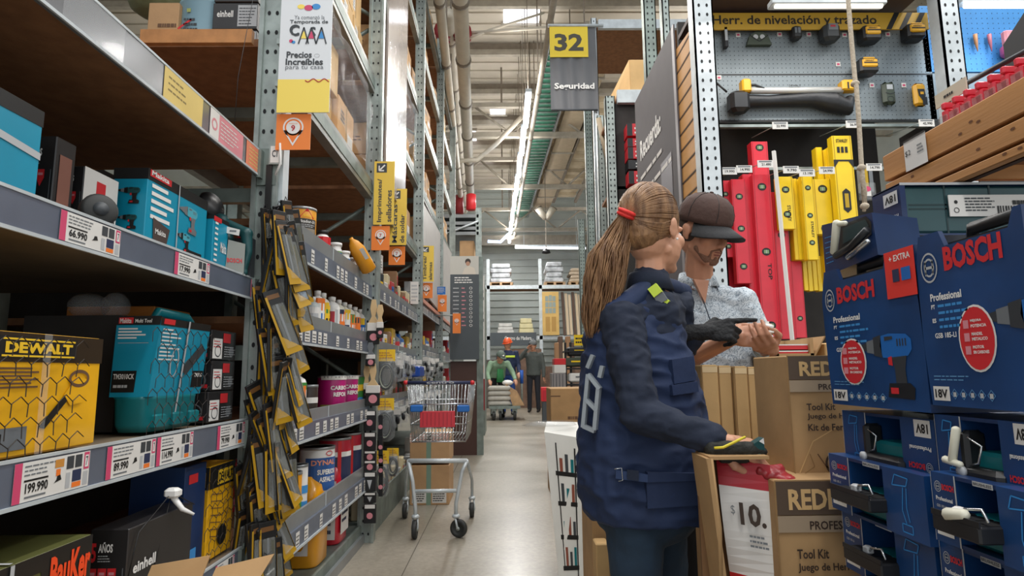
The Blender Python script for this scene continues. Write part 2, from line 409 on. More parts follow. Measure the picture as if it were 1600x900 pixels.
q = MB(); q.lathe([(.07, -.2), (.12, -.18), (.12, .18), (.07, .2)], P(736, 316, 14), red, 12, (0, 0, 1)); q.lathe([(.1, -.25), (.1, .2)], P(718, 318, 14.2), darkred, 12)
tag(q.build('pipe_valve'), 'red valve pair at the far end of the beige pipes', 'valve')
# green cable tray and tan duct
greent = mat('dark green cable bundle', '1f5b46', .6, var=.25, scale=12)
tr0, tr1 = (1.06, 9.0), (.62, 20.5)
def slope_box(q, x0, x1, z0, z1, m, a=tr0, b=tr1):
    q.hexa([(a[0]+x0, a[1], z0), (a[0]+x1, a[1], z0), (b[0]+x1, b[1], z0), (b[0]+x0, b[1], z0), (a[0]+x0, a[1], z1), (a[0]+x1, a[1], z1), (b[0]+x1, b[1], z1), (b[0]+x0, b[1], z1)], m)
root = thing('cable_tray', 'long ladder cable tray with green cables hanging right of the lit tubes', 'cable tray', (.84, 14.7, 6.3))
q = MB(); slope_box(q, -.28, -.24, 6.3, 6.42, lip); slope_box(q, .24, .28, 6.3, 6.42, lip)
for i in range(56):
    t = i/55; x = tr0[0]+(tr1[0]-tr0[0])*t; y = tr0[1]+(tr1[1]-tr0[1])*t; q.box(x-.26, x+.26, y-.012, y+.012, 6.3, 6.325, galv2)
q.build('tray_ladder', root)
q = MB(); slope_box(q, -.24, .22, 6.33, 6.42, greent); q.build('cable_bundle', root)
q = MB()
for i in range(9):
    t = i/8; x = tr0[0]+(tr1[0]-tr0[0])*t; y = tr0[1]+(tr1[1]-tr0[1])*t
    q = MB()
    for s in (-.27, .27): q.box(x+s-.01, x+s+.01, y-.01, y+.01, 6.4, 7.86, trussd)
    q.box(x-.28, x+.28, y-.01, y+.01, 6.42, 6.44, trussd); q.build('tray_hanger', root)
tan = mat('tan duct sheet', 'b9a78c', .6, var=.06)
q = MB(); slope_box(q, .1, .62, 6.5, 6.8, tan, (1.35, 9.5), (.98, 20)); 
for i in range(9):
    t = i/8; x = 1.35+(.98-1.35)*t; y = 9.5+10.5*t; q.box(x+.07, x+.65, y-.03, y+.03, 6.47, 6.83, trussm)
tag(q.build('air_duct'), 'long tan sheet metal air duct beside the green cable tray', 'duct')
# stacks of stored sheets high on far right
tm = mat('pale tan stored panels', 'c5b599', .7, rnd=.12, var=.05)
shp = None
for i in range(13):
    for j, x in enumerate((1.55, 2.25)):
        y = 12.2+i*.56; lb = 'pale tan ribbed roof panel in the row right of the duct' 
        if shp is None:
            q = MB(); q.box(-.28, .28, -.22, .22, 0, .05, tm); q.box(-.28, .28, -.24, -.21, -.07, .05, tm); shp = tag(q.build('roof_panel', loc=(0, 0, 0)), lb, 'panel', 'tan ribbed roof panels'); shp.location = (x, y, 6.62)
        else: dup(shp, (x-.03*i*.5, y, 6.62))
for x in (1.2, 1.88, 2.6):
    q = MB(); slope_box(q, -.04, .04, 6.5, 6.6, trussd, (x, 11.9), (x-.2, 19.4)); tag(q.build('panel_rail'), {1.2: 'left', 1.88: 'middle', 2.6: 'right'}[x]+' brown steel rail under the tan roof panels', 'rail')
# speaker pair
root = thing('ceiling_speaker', 'twin cream loudspeakers forming a V below the far ceiling', 'speaker', P(853, 336, 16))
for s in (-1, 1):
    q = MB(); c = P(853, 336, 16); q.tube([c+Vector((s*.02, 0, -.1)), c+Vector((s*.2, 0, .18))], [.07, .1], pipem, 12); q.tube([c+Vector((s*.2, 0, .18)), c+Vector((s*.21, 0, .2))], [.1, .11], trussd, 12); q.build('horn', root)
q = MB(); c = P(842, 336, 16); q.box(c.x+.17, c.x+.19, c.y-.01, c.y+.01, c.z-1.0, c.z+1.2, trussd); c2 = Vector((c.x+.18, c.y, c.z-1.05)); q.lathe([(.02, .12), (.09, .08), (.12, 0), (.03, -.02)], c2, blackpl, 12); q.build('drop_rod', root)
# LED luminaires
ledm = mat('glowing tube', 'eef6ff', .5, emit=20)
for i in range(8):
    t = i/8.0; y = 9.3+t*11.4; x = .44-.24*t
    root = thing('tube_light', 'continuous row of glowing white tube lights hanging over the aisle', 'light', (x, y+.65, 5.45), 'tube lights over the aisle')
    q = MB(); q.box(x-.05, x+.05, y, y+1.36, 5.49, 5.55, whitesteel); q.build('housing', root)
    q = MB(); q.tube([(x, y+.04, 5.46), (x, y+1.33, 5.46)], .045, ledm, 8); q.build('tube', root)
    q = MB()
    for yy in (y+.2, y+1.15): q.tube([(x, yy, 5.55), (x, yy, 7.86)], .006, trussd, 4)
    q.build('wire', root)
root = thing('strip_light', 'horizontal white strip light on the far wall above the pallets', 'light', P(860, 386, 20.4))
a, b = P(805, 387, 20.4), P(915, 388, 20.4); q = MB(); q.tube([a, b], .035, mat('soft glowing tube', 'f2f4ff', .5, emit=4), 8); q.build('tube', root)
q = MB(); q.box(a.x, b.x, 20.42, 20.5, a.z, a.z+.1, whitesteel)
for x in (a.x+.3, b.x-.3): q.box(x-.01, x+.01, 20.44, 20.46, a.z, 7.86, whitesteel)
q.build('housing', root)
q = MB(); q.tube([P(762, 377, 20.2), P(782, 378, 20.2), P(794, 366, 20.2)], .05, mat('soft blue tube', 'c8dcff', .5, emit=2), 8)
tag(q.build('bent_strip_light'), 'small pale blue lit strip bending beside the end of the tube row', 'light')
# beam line and grey roller shutter at far end
q = MB(); a = P(765, 384, 21); q.box(-5, 5, 20.9, 21.1, a.z, a.z+.35, trussm); struct(q.build('trim_8'))

# ---------------------------------------------------------------- far rack on the back wall
pallet = mat('pallet wood', 'b99a76', .8, var=.1)
def zy(py, d): return P(800, py, d).z
Yb = 19.2
root = thing('pallet_rack', 'white pallet rack against the back wall with wrapped goods and doors', 'rack', (.6, Yb, 0))
for x in (P(763, 500, Yb).x, P(845, 500, Yb).x, P(930, 500, Yb).x, 4.6, -3):
    q = MB(); q.box(x-.05, x+.05, Yb-.05, Yb+.05, 0, 4.6, whitesteel); q.build('upright', root)
for py in (447, 526):
    q = MB(); z = zy(py, Yb); q.box(-3, 4.6, Yb-.05, Yb, z-.1, z+.02, whitesteel); q.box(-3, 4.6, Yb, Yb+1.1, z-.03, z, board); q.build('shelf_beam', root)
q = MB(); a = P(766, 520, Yb-.1); b = P(838, 535, Yb-.1); q.box(a.x, b.x, Yb-.12, Yb-.08, b.z-.1, a.z, signdk)
q.txt(YF(a.x, Yb-.12, b.z), 'Centro de Madera', .45, .08, b.x-a.x-.15, .2, white, .01); tag(q.build('header_sign'), 'dark grey header sign below the far shelf of yellow cartons', 'sign')
wrapm = mat('plastic wrapped goods', 'b9bcc0', .25, var=.3, scale=6, bump=.4, bscale=10)
wrapd = mat('light goods', 'd5d3ce', .5, var=.1)
for i, (x0, x1, y0, lb) in enumerate(((764, 802, 411, 'plastic wrapped pallet load at the left of the far top shelf'), (850, 884, 408, 'plastic wrapped pallet load on the far top shelf above the door'), (888, 914, 418, 'pale brown stacked pallet load right of the wrapped loads'))):
    a = P(x0, y0, Yb+.1); b = P(x1, 443, Yb+.1); zb = zy(447, Yb)+.02
    root = thing('pallet_load', lb, 'pallet load', ((a.x+b.x)/2, Yb+.6, zb))
    q = MB(); q.box(a.x, b.x, Yb+.1, Yb+1, zb, zb+.03, pallet); q.box(a.x, b.x, Yb+.1, Yb+1, zb+.1, zb+.12, pallet)
    for k in range(3): xx = a.x+(b.x-a.x)*k/2.3; q.box(xx, xx+.08, Yb+.1, Yb+1, zb+.03, zb+.1, pallet)
    q.build('pallet', root)
    q = MB(); H = a.z-zb-.12; mm = wrapm if i < 2 else mat('tan sacks', 'c9b7a0', .6, var=.1)
    for k in range(4):
        dx = .05*(k % 2); q.box(a.x+.03+dx, b.x-.05-dx, Yb+.15, Yb+.95, zb+.12+H*k/4, zb+.12+H*(k+.92)/4, mm, .03)
    q.build('wrapped_goods', root)
for i, (x0, x1, y0, y1, m, lb) in enumerate(((777, 803, 505, 518, wrapd, 'white wrapped cartons on the far middle shelf'), (811, 834, 497, 512, mat('cream packs', 'ddd3a4', .6, var=.05), 'cream packs on a red base on the far middle shelf'))):
    zb = zy(526, Yb)+.005; a = P(x0, y0, Yb+.1); b = P(x1, y1, Yb+.1)
    q = MB(); q.box(a.x-.02, b.x+.02, Yb+.1, Yb+.9, zb, zb+.1, darkred if i else pallet)
    for k in range(3): q.box(a.x+.02*k, b.x-.03*k, Yb+.12, Yb+.9, zb+.1+(a.z-zb-.1)*k/3, zb+.1+(a.z-zb-.1)*(k+.95)/3, m, .015)
    tag(q.build('wrapped_cartons'), lb, 'cartons')
# panelled door on the shelf
a = P(847, 456, Yb-.15); b = P(874, 524, Yb-.15); W_, H_ = b.x-a.x, a.z-b.z; zb = zy(526, Yb)+.03
root = thing('panel_door', 'golden wooden door with arched glass panes displayed on the far rack', 'door', ((a.x+b.x)/2, Yb-.1, zb))
q = MB(); F = YF(a.x, Yb-.15, zb); H_ = a.z-zb
q.box(a.x, b.x, Yb-.15, Yb-.1, zb, a.z, gold)
q.rect(F, W_*.18, H_*.08, W_*.45, H_*.42, mat('door panel shade', 'b98f48', .5), .002); q.rect(F, W_*.55, H_*.08, W_*.82, H_*.42, MATS['door panel shade'], .002)
q.build('door_leaf', root)
q = MB()
for i in range(3):
    for j in range(3):
        q.rect(F, W_*(.18+.22*i), H_*(.5+.14*j), W_*(.37+.22*i), H_*(.62+.14*j+(.02 if i == 1 and j == 2 else 0)), mat('far door pane', '8d9a94', .2), .003)
q.build('pane', root)
brownp = mat('dark brown plank', '5b4436', .6); lightp = mat('pale plank', 'd2bd9f', .6)
for i in range(9):
    px = 879+i*5.4; a = P(px, 455+(i % 3)*2, Yb-.1); zb = zy(526, Yb)+.03; m = (brownp, lightp, lightp)[i % 3]
    q = MB(); q.hexa([(a.x, Yb-.12, zb), (a.x+.085, Yb-.12, zb), (a.x+.085, Yb-.04, zb), (a.x, Yb-.04, zb), (a.x-.03, Yb+.1, a.z), (a.x+.05, Yb+.1, a.z), (a.x+.05, Yb+.18, a.z), (a.x-.03, Yb+.18, a.z)], m)
    tag(q.build('door_plank'), ('dark brown' if i % 3 == 0 else 'pale')+' narrow plank leaning upright right of the golden door', 'plank', ('dark' if i % 3 == 0 else 'pale')+' planks beside the far door')
# ================================================================= left rack row
XFR, XBK = -.84, -1.75
YS = [-.35, 2.06, 3.82, 5.9, 7.9, 9.9]
def post(q, x0, x1, y0, y1, z0, z1, m, holes=True, ho=.075):
    q.box(x0, x1, y0, y1, z0, z1, m)
    t = .012
    q.box(x0-.004, x0+t, y0-.012, y0, z0, z1, m); q.box(x1-t, x1+.004, y0-.012, y0, z0, z1, m)
    if holes:
        F = YF(x0, y0, z0); W_ = x1-x0; z = .05
        while z < z1-z0-.03:
            for fx in ((.5,) if W_ < .075 else (.32, .68)): q.disc(F, W_*fx, z, .006, .009, hole, .0012, 8)
            z += ho
def tagart(q, F, x, y, w_, h, price, kind=0):
    q.rect(F, x, y, x+w_, y+h, paper, .0015)
    l = .002
    q.rect(F, x, y, x+w_*.09, y+h, pink, l)
    q.lines(F, x+w_*.12, y+h*.62, x+w_*.5, y+h*.95, 3, greyp, l, .35, seed=int(price[:2])+kind)
    q.rect(F, x+w_*.12, y+h*.5, x+w_*.42, y+h*.55, black, l)
    q.txt(F, price, x+w_*.14, y+h*.2, x+w_*.42, y+h*.46, black, .03, .0022)
    q.rect(F, x+w_*.14, y+h*.08, x+w_*.4, y+h*.13, greyp, l)
    if kind == 1: q.rect(F, x+w_*.5, y+h*.7, x+w_*.62, y+h*.92, mat('ochre print', 'c98a3c', .5), l); q.rect(F, x+w_*.52, y+h*.48, x+w_*.58, y+h*.66, orange, l)
    q.rect(F, x+w_*.66, y+h*.6, x+w_*.76, y+h*.95, dgrey, l); q.rect(F, x+w_*.78, y+h*.6, x+w_*.88, y+h*.95, dgrey, l)
    q.rect(F, x+w_*.91, y+h*.5, x+w_*.99, y+h*.98, pink, l); q.rect(F, x+w_*.925, y+h*.56, x+w_*.975, y+h*.9, white, l+.0003)
    q.txt(F, '7', x+w_*.935, y+h*.6, x+w_*.965, y+h*.86, dgrey, .01, l+.0006)
    q.rect(F, x+w_*.66, y+h*.08, x+w_*.72, y+h*.5, lgrey, l); q.rect(F, x+w_*.75, y+h*.22, x+w_*.88, y+h*.54, navyp, l); q.rect(F, x+w_*.75, y+h*.06, x+w_*.88, y+h*.2, orange, l); q.rect(F, x+w_*.91, y+h*.06, x+w_*.98, y+h*.44, lgrey, l)
    q.pol(F, [(x+w_*.5, y+h*.3), (x+w_*.6, y+h*.36), (x+w_*.58, y+h*.5), (x+w_*.54, y+h*.48), (x+w_*.53, y+h*.38)], black, l)
# ---- bay 1
r1 = thing('shelving_rack', 'nearest left shelving bay with four price railed shelves of power tools', 'rack', (-1.3, .85, 0))
UP1 = (-.865, -.785)
q = MB(); post(q, UP1[0], UP1[1], 2.06, 2.13, 0, 4.6, galv); q.box(UP1[1], UP1[1]+.014, 2.075, 2.13, 0, 4.6, whitesteel); q.build('upright', r1)
q = MB(); post(q, -1.78, -1.72, 2.06, 2.13, 0, 4.6, galv2, False); q.build('upright', r1)
for z in (.3, 1.05, 1.6): q = MB(); q.box(-1.72, UP1[0], 2.08, 2.11, z, z+.05, galv2); q.build('side_brace', r1)
q = MB(); q.box(-1.8, -1.77, -.35, 2.06, 0, 3.0, darkback); q.build('dark_backing', r1)  # dark sheet added to stand in for the shade behind the shelves
shelves1 = [(1.772, 1.681), (1.322, 1.252), (.858, .778), (.458, .384)]
tags1 = {0: [], 1: [('66.990', .375, .135, 0), ('17.990', .73, .13, 0)], 2: [('199.990', .115, .27, 1), ('89.990', .48, .2, 0), ('89.990', .72, .2, 0), ('79.990', 1.32, .3, 0)], 3: [('54.990', 1.52, .3, 0)]}
for i, (zt, zb) in enumerate(shelves1):
    q = MB(); q.box(XBK, XFR-.012, -.35, 2.055, zb+.03, zt-.006, board if i < 1 else mat('dusty shelf board', '7a6a55', .7, var=.12, scale=9)); q.build('shelf_board', r1)
    q = MB(); q.box(XFR-.012, XFR, -.35, 2.058, zb, zt, rail if i else mat('silvery rail', '8d8f93', .2, .5, var=.1, scale=5)); q.box(XFR-.001, XFR+.004, -.35, 2.058, zb-.003, zb+.004, whitesteel); q.box(XFR-.004, XFR+.002, -.35, 2.058, zt-.003, zt+.003, whitesteel)
    rl = q.build('price_rail', r1)
    q = MB(); q.box(XFR-.01, UP1[1], 2.045, 2.06, zb-.03, zt+.01, galv2); q.box(XFR-.002, XFR+.012, 2.02, 2.06, zb-.01, zt-.002, galv2); q.build('beam_connector', r1)
# positions of tags taken along the rail (Y)
def ry(px, X=XFR): return (lambda p: p.y)(PXp(px, 582, X))
def railtag(rl, px0, px1, zt, zb, price, kind=0):
    y0, y1 = ry(px0), ry(px1); q = MB(); tagart(q, XF(XFR+.0005, y0, zb), 0, .006, y1-y0, zt-zb-.012, price, kind); o = q.build('price_tag', rl); return o
rails = [o for o in r1.children if o.name.startswith('price_rail')]
for rl, lst in ((rails[1], [(70, 170, '66.990', 0), (260, 317, '17.990', 0), (384, 397, '12.990', 0)]), (rails[2], [(36, 150, '199.990', 1), (176, 250, '89.990', 0), (252, 307, '114.990', 0), (344, 386, '79.990', 0)]), (rails[3], [(352, 380, '54.990', 0)])):
    i = rails.index(rl)
    for a, b, p, k in lst: railtag(rl, a, b, shelves1[i][0], shelves1[i][1], p, k)
# labels on the top rail
zt, zb = shelves1[0]
y0, y1 = ry(222), ry(290); q = MB(); F = XF(XFR+.001, y0, zb); W_ = y1-y0; H_ = zt-zb; q.rect(F, 0, .004, W_, H_-.004, tanlab); q.lines(F, W_*.1, H_*.3, W_*.6, H_*.85, 3, mat('brown print', '8d7a4c', .5), .001, .3); plabel(q.build('shelf_label', rails[0]), 'pale yellow label')
y0, y1 = ry(303), ry(360); q = MB(); F = XF(XFR+.001, y0, zb); W_ = y1-y0; q.rect(F, 0, .004, W_, H_-.004, lpink); q.rect(F, 0, .004, W_*.25, H_-.004, paper, .0012); q.ringo(F, W_*.125, H_*.5, W_*.08, H_*.2, W_*.03, lpink, .0016); q.lines(F, W_*.3, H_*.2, W_*.85, H_*.85, 5, paper, .0013, .3); plabel(q.build('shelf_label', rails[0]), 'pale pink label')
y0, y1 = ry(366), ry(408); q = MB(); F = XF(XFR+.001, y0, zb); W_ = y1-y0; q.rect(F, 0, .004, W_, H_-.004, lorange); q.lines(F, W_*.1, H_*.15, W_*.6, H_*.85, 5, tanlab, .0013, .3); q.rect(F, W_*.7, H_*.2, W_*.93, H_*.6, paper, .0014); plabel(q.build('shelf_label', rails[0]), 'pale orange label')
q = MB(); y0, y1 = ry(40), ry(150); F = XF(XFR+.001, y0, zb); q.rect(F, 0, 0, y1-y0, zt-zb, film, .002); q.build('clear_label_holder', rails[0])

# ---- bays 2 to 5
def shelfset(root, y0, y1, z, dz_lip, dz_rail, x=XFR):
    q = MB(); q.box(XBK, x-.01, y0, y1, z-dz_lip-.02, z-dz_lip+.004, board); q.build('shelf_board', root)
    q = MB(); q.box(x-.012, x, y0, y1, z-dz_lip, z, lip); q.box(x-.001, x+.0015, (y0+y1)/2-.004, (y0+y1)/2+.004, z-dz_lip, z, whitesteel); q.build('shelf_lip', root)
    q = MB(); q.box(x-.012, x+.012, y0, y1, z-dz_lip-dz_rail, z-dz_lip, rail); q.box(x+.01, x+.016, y0, y1, z-dz_lip-dz_rail-.004, z-dz_lip-dz_rail+.006, whitesteel); rl = q.build('price_rail', root)
    y = y0+.1; k = 0
    while y < y1-.1:
        q = MB(); F = XF(x+.0125, y, z-dz_lip-dz_rail); wd = random.uniform(.04, .07); q.rect(F, 0, .012, wd, dz_rail-.012, paper, .001); q.lines(F, wd*.1, .016, wd*.9, dz_rail-.02, 3, black, .0016, .3, seed=k); q.build('price_tag', rl)
        y += wd+random.choice((.03, .06, .16)); k += 1
def beam(root, y0, y1, z0, z1, bd=True):
    q = MB(); q.box(XFR-.05, XFR, y0, y1, z0, z1, beamm); q.box(XFR-.001, XFR+.003, y0, y1, z0+.03, z1-.03, galv2); q.build('front_beam', root)
    q = MB(); q.box(XBK, XBK+.05, y0, y1, z0, z1, beamm); q.build('rear_beam', root)
    q = MB(); q.box(XBK+.03, XFR-.03, y0, y1, z1-.03, z1, board); q.build('shelf_board', root)
    for k in range(2):
        yy = y0+(y1-y0)*(k+.8)/2.6; q = MB(); q.box(XBK+.05, XFR-.05, yy, yy+.04, z1-.08, z1-.03, galv2); q.build('cross_bar', root)
names = ['second left rack bay with sealant bottles, buckets and fuel cans', 'third left rack bay beyond the hanging paint brushes', 'fourth left rack bay, beside the yellow welding mask sign', 'farthest tall left rack bay by the dark directory board']
low = [[(1.62, .07, .085), (1.255, .055, .075), (.85, .05, .075), (.45, .06, .08)],
       [(1.62, .05, .08), (1.22, .05, .08), (.85, .05, .07)],
       [(1.75, .05, .08), (1.3, .05, .08), (.85, .05, .08)],
       [(1.75, .05, .08), (1.3, .05, .08), (.85, .05, .08)]]
bays = []
for b in range(4):
    y0, y1 = YS[b+1]+.07, YS[b+2]
    r = thing('pallet_rack', names[b], 'rack', (-1.3, (y0+y1)/2, 0)); bays.append(r)
    q = MB(); post(q, -.88, -.79, y1, y1+.07, 0, 5.6, galv, b < 3); q.build('upright', r)
    q = MB(); post(q, -1.78, -1.7, y1, y1+.07, 0, 5.6, galv2, False); q.build('upright', r)
    q = MB(); z = .3; k = 0
    while z < 5.0: q.tube([(-.86, y1+.035, z), (-1.72, y1+.035, z+.55)] if k % 2 else [(-1.72, y1+.035, z), (-.86, y1+.035, z+.55)], .014, galv2, 5); z += .62; k += 1
    q.build('side_brace', r)
    for (z, l, rr) in low[b]: shelfset(r, y0, y1, z, l, rr)
    for z in (2.12, 2.84, 3.62, 4.38, 5.1): beam(r, y0, y1, z, z+.12)
    q = MB(); q.box(XBK-.03, XBK, y0, y1, .05, 1.9, darkback); q.build('dark_backing', r)  # same dark sheet in place of the shaded depth of the bay
    q = MB(); q.box(XBK, XFR-.02, y0, y1, .0, .1, galv2); q.box(XFR-.02, XFR, y0, y1, 0, .1 if b else .05, lip); q.build('base_shelf', r)
# grey kick plate of the third bay
q = MB(); q.box(XFR, XFR+.012, 3.95, 5.9, 0, .22, galv2); q.build('kick_plate', bays[1])
# ---- cartons on the pallet levels
TOPL = (2.24, 2.96, 3.74, 4.5, 5.22)
def carton_proto(name, w_, d, h, kind, label, group):
    q = MB(); m = (carton, carton2, carton)[kind % 3]
    q.box(-d/2, d/2, -w_/2, w_/2, 0, h, m, .004)
    root = tag(q.build(name, loc=(0, 0, 0)), label, 'carton', group)
    q = MB(); F = XF(d/2, -w_/2, 0); Ff = YF(-d/2, -w_/2, 0)
    q.rect(F, w_*.47, h*.0, w_*.53, h, tape, .001); q.build('tape', root)
    q = MB()
    if kind % 2: q.rect(F, w_*.1, h*.3, w_*.42, h*.8, paper, .0015); q.lines(F, w_*.12, h*.34, w_*.4, h*.76, 6, black, .002, .35, seed=kind)
    else: q.rect(F, w_*.58, h*.2, w_*.92, h*.5, paper, .0015); q.lines(F, w_*.12, h*.55, w_*.42, h*.8, 3, dgrey, .002, .5, seed=kind)
    q.lines(Ff, d*.3, h*.4, d*.9, h*.7, 3, mat('brown ink', '6a4c35', .6), .0015, .4, seed=kind+3)
    q.build('shipping_label', root); return root
GR = ['brown cartons stacked on the high pallet levels of the left racks']
protos = [carton_proto('shipping_carton', *a) for a in ((.34, .5, .3, 0, 'brown shipping carton on the high pallet levels of the left racks', GR[0]), (.27, .48, .26, 1, 'brown shipping carton on the high pallet levels of the left racks', GR[0]), (.42, .5, .22, 2, 'brown shipping carton on the high pallet levels of the left racks', GR[0]))]
first = [True]*3
LV = {(0, 2.24): 'second left bay, lowest pallet level', }
ORD = ['lowest', 'second', 'third', 'fourth', 'top']; BN = ['second', 'third', 'fourth', 'fifth']
rng = random.Random(3)
nc = 0
for b in range(4):
    y0, y1 = YS[b+1]+.09, YS[b+2]-.02
    for li, z in enumerate(TOPL):
        if b == 0 and li > 2: continue
        if b == 1 and li > 3: continue
        y = y0+(.42 if b == 0 and li == 0 else .02)
        while y < y1-.2:
            k = rng.randrange(3); wd = (.34, .27, .42)[k]; h = (.3, .26, .22)[k]
            if y+wd > y1: break
            zz = z; n = 0
            top = z+rng.uniform(.42, .64)
            while zz+h < min(top, z+.6) or n == 0:
                lb = 'brown shipping carton on the %s pallet level of the %s left rack bay' % (ORD[li], BN[b]); gp = 'cartons on the %s pallet level, %s left bay' % (ORD[li], BN[b])
                loc = (XFR-.28+rng.uniform(-.04, .0)-.02, y+wd/2, zz)
                rot = (0, 0, rng.uniform(-.05, .05))
                if first[k]: p = protos[k]; p.location = loc; p.rotation_euler = rot; p['label'] = lb; p['group'] = gp; first[k] = False
                else: dup(protos[k], loc, rot, lb, gp)
                zz += h+.002; n += 1; nc += 1
            y += wd+.012
# clear wrap hanging on the cartons of second bay
wrap = mat('crinkled clear wrap', 'e6e8ea', .15, alpha=.1, bump=.8, bscale=25)
def crumple(x0, y0, y1, z0, z1, name, label, cat, m=wrap, dep=.03, seed=0, nx=18, nz=14):
    vs = []; fs = []
    for i in range(nx+1):
        for j in range(nz+1):
            y = y0+(y1-y0)*i/nx; z = z0+(z1-z0)*j/nz; vs.append((x0+dep*noise.noise(Vector((y*9+seed, z*9, seed))), y, z+.02*noise.noise(Vector((y*6, z*4, seed+5)))))
    for i in range(nx):
        for j in range(nz): a = i*(nz+1)+j; fs.append((a, a+nz+1, a+nz+2, a+1))
    q = MB(); q.add(vs, fs, m, True); return tag(q.build(name), label, cat)
crumple(XFR+.02, 2.6, 3.7, 2.26, 2.75, 'plastic_wrap', 'crinkled clear wrap draped over cartons above the sealant shelf', 'plastic wrap', seed=2)
crumple(XFR+.02, 4.2, 5.6, 2.98, 3.5, 'plastic_wrap', 'crinkled clear wrap over high cartons of the third bay', 'plastic wrap', seed=4)
# pale sheet boards fixed on the rack fronts
q = MB(); q.hexa([(XFR+.004, 4.15, 2.35), (XFR+.02, 4.15, 2.35), (XFR+.02, 5.0, 2.3), (XFR+.004, 5.0, 2.3), (XFR+.004, 4.15, 4.6), (XFR+.02, 4.15, 4.6), (XFR+.02, 5.0, 4.6), (XFR+.004, 5.0, 4.6)], mat('glossy pale sheet', 'b5aca6', .12, .3, var=.08, scale=2, bump=.1, bscale=3))
tag(q.build('sheet_panel'), 'tall glossy pale sheet panel fixed on the rack front above the yellow signs', 'panel')
q = MB(); q.hexa([(XFR+.004, 6.1, 1.85), (XFR+.02, 6.1, 1.85), (XFR+.02, 9.6, 1.72), (XFR+.004, 9.6, 1.72), (XFR+.004, 6.1, 2.75), (XFR+.02, 6.1, 2.75), (XFR+.02, 9.6, 2.9), (XFR+.004, 9.6, 2.9)], mat('pale grey banner board', 'bdb8b4', .5, var=.05))
q.box(XFR+.004, XFR+.024, 6.1, 9.6, 1.72, 1.76, mat('salmon edge', 'd79a88', .5)); tag(q.build('banner_board'), 'long pale grey banner board along the front of the far left racks', 'banner')

# ---- stock on the plank level at the top left
zP = 2.243
def at(px, py, d): return P(px, py, d)
q = MB(); c = at(320, 40, 2.28); q.lathe([(0, 0), (.098, 0), (.1, .006), (.1, .2), (.104, .205), (.104, .215), (.096, .22), (0, .222)], (c.x, 2.3, zP), mat('pale blue drum print', '8fb4c4', .4, var=.06)); root = tag(q.build('metal_drum'), 'pale blue metal drum beside black boxes on the upper left plank shelf', 'drum')
q = MB(); F = YF(c.x-.06, 2.2, zP+.01); q.pol(F, [(.05, 0), (.075, .022), (.1, 0)], red, .002); q.lines(F, .02, .06, .08, .12, 3, dgrey, .002); q.line(F, [(0.0, .07), (.05, .11)], .008, red, .002); q.rect(F, .03, .14, .045, .155, mat('olive print', '9ba35a', .5), .002); q.build('drum_label', root)
for i, (px, z0, h, lb) in enumerate(((350, 0, .07, 'black tool box with white script at the foot of the upper left stack'), (349, .073, .11, 'black tool box with white script resting on another beside the blue drum'), (350, .186, .12, 'topmost black tool box beside the blue drum'))):
    a = at(px-7, 60, 2.25); x0 = a.x; x1 = at(404, 60, 2.2).x; q = MB(); q.box(x0, x1-.005, 2.19, 2.4, zP+z0, zP+z0+h, blackbox, .003); root = tag(q.build('tool_box'), lb, 'box')
    q = MB(); F = YF(x0, 2.19, zP+z0); W_ = x1-x0; q.txt(F, 'einhell', W_*.1, h*.45, W_*.45, h*.7, white, .02, .0015); q.rect(F, W_*.55, h*.1, W_*.97, h*.9, lgrey, .0015); q.lines(F, W_*.58, h*.15, W_*.94, h*.85, 6, dgrey, .002, .3); q.build('box_print', root)
q = MB(); a, b = at(228, 70, 2.2), at(276, 70, 2.2); q.box(a.x, b.x, 2.2, 2.42, zP, zP+.19, carton, .002); root = tag(q.build('carton_box'), 'plain brown carton beneath the olive tool bag on the upper plank shelf', 'carton'); q = MB(); F = YF(a.x, 2.2, zP); q.lines(F, .04, .05, .11, .11, 2, mat('brown ink', '6a4c35', .6), .0015, .5); q.build('printed_text', root)
q = MB(); q.box(b.x+.004, at(295, 70, 2.24).x, 2.25, 2.45, zP, zP+.17, carton2, .002); tag(q.build('carton_box'), 'narrow pale carton squeezed between brown carton and blue drum', 'carton')
ol = mat('olive canvas', '6c7050', .7, bump=.3, var=.1); c = at(252, 2, 2.3)
q = MB(); q.ell((c.x, 2.34, zP+.29), .16, .1, .09, ol); q.ell((c.x-.05, 2.34, zP+.33), .12, .1, .08, ol); root = thing('tool_bag', 'olive green tool bag lying on the brown carton', 'bag', (c.x, 2.34, zP+.19)); blob(q, 'bag_body', ol, .008, 4, root, .004, 12)
q = MB(); q.tube([(c.x-.08, 2.25, zP+.3), (c.x-.03, 2.235, zP+.26), (c.x+.04, 2.235, zP+.28), (c.x+.07, 2.25, zP+.33)], .009, black, 6); q.build('bag_handle', root)
q = MB(); q.box(-1.3, -.9, 2.062, 2.085, zP-.055, zP-.003, boardlit); q.build('board_edge', bays[0])

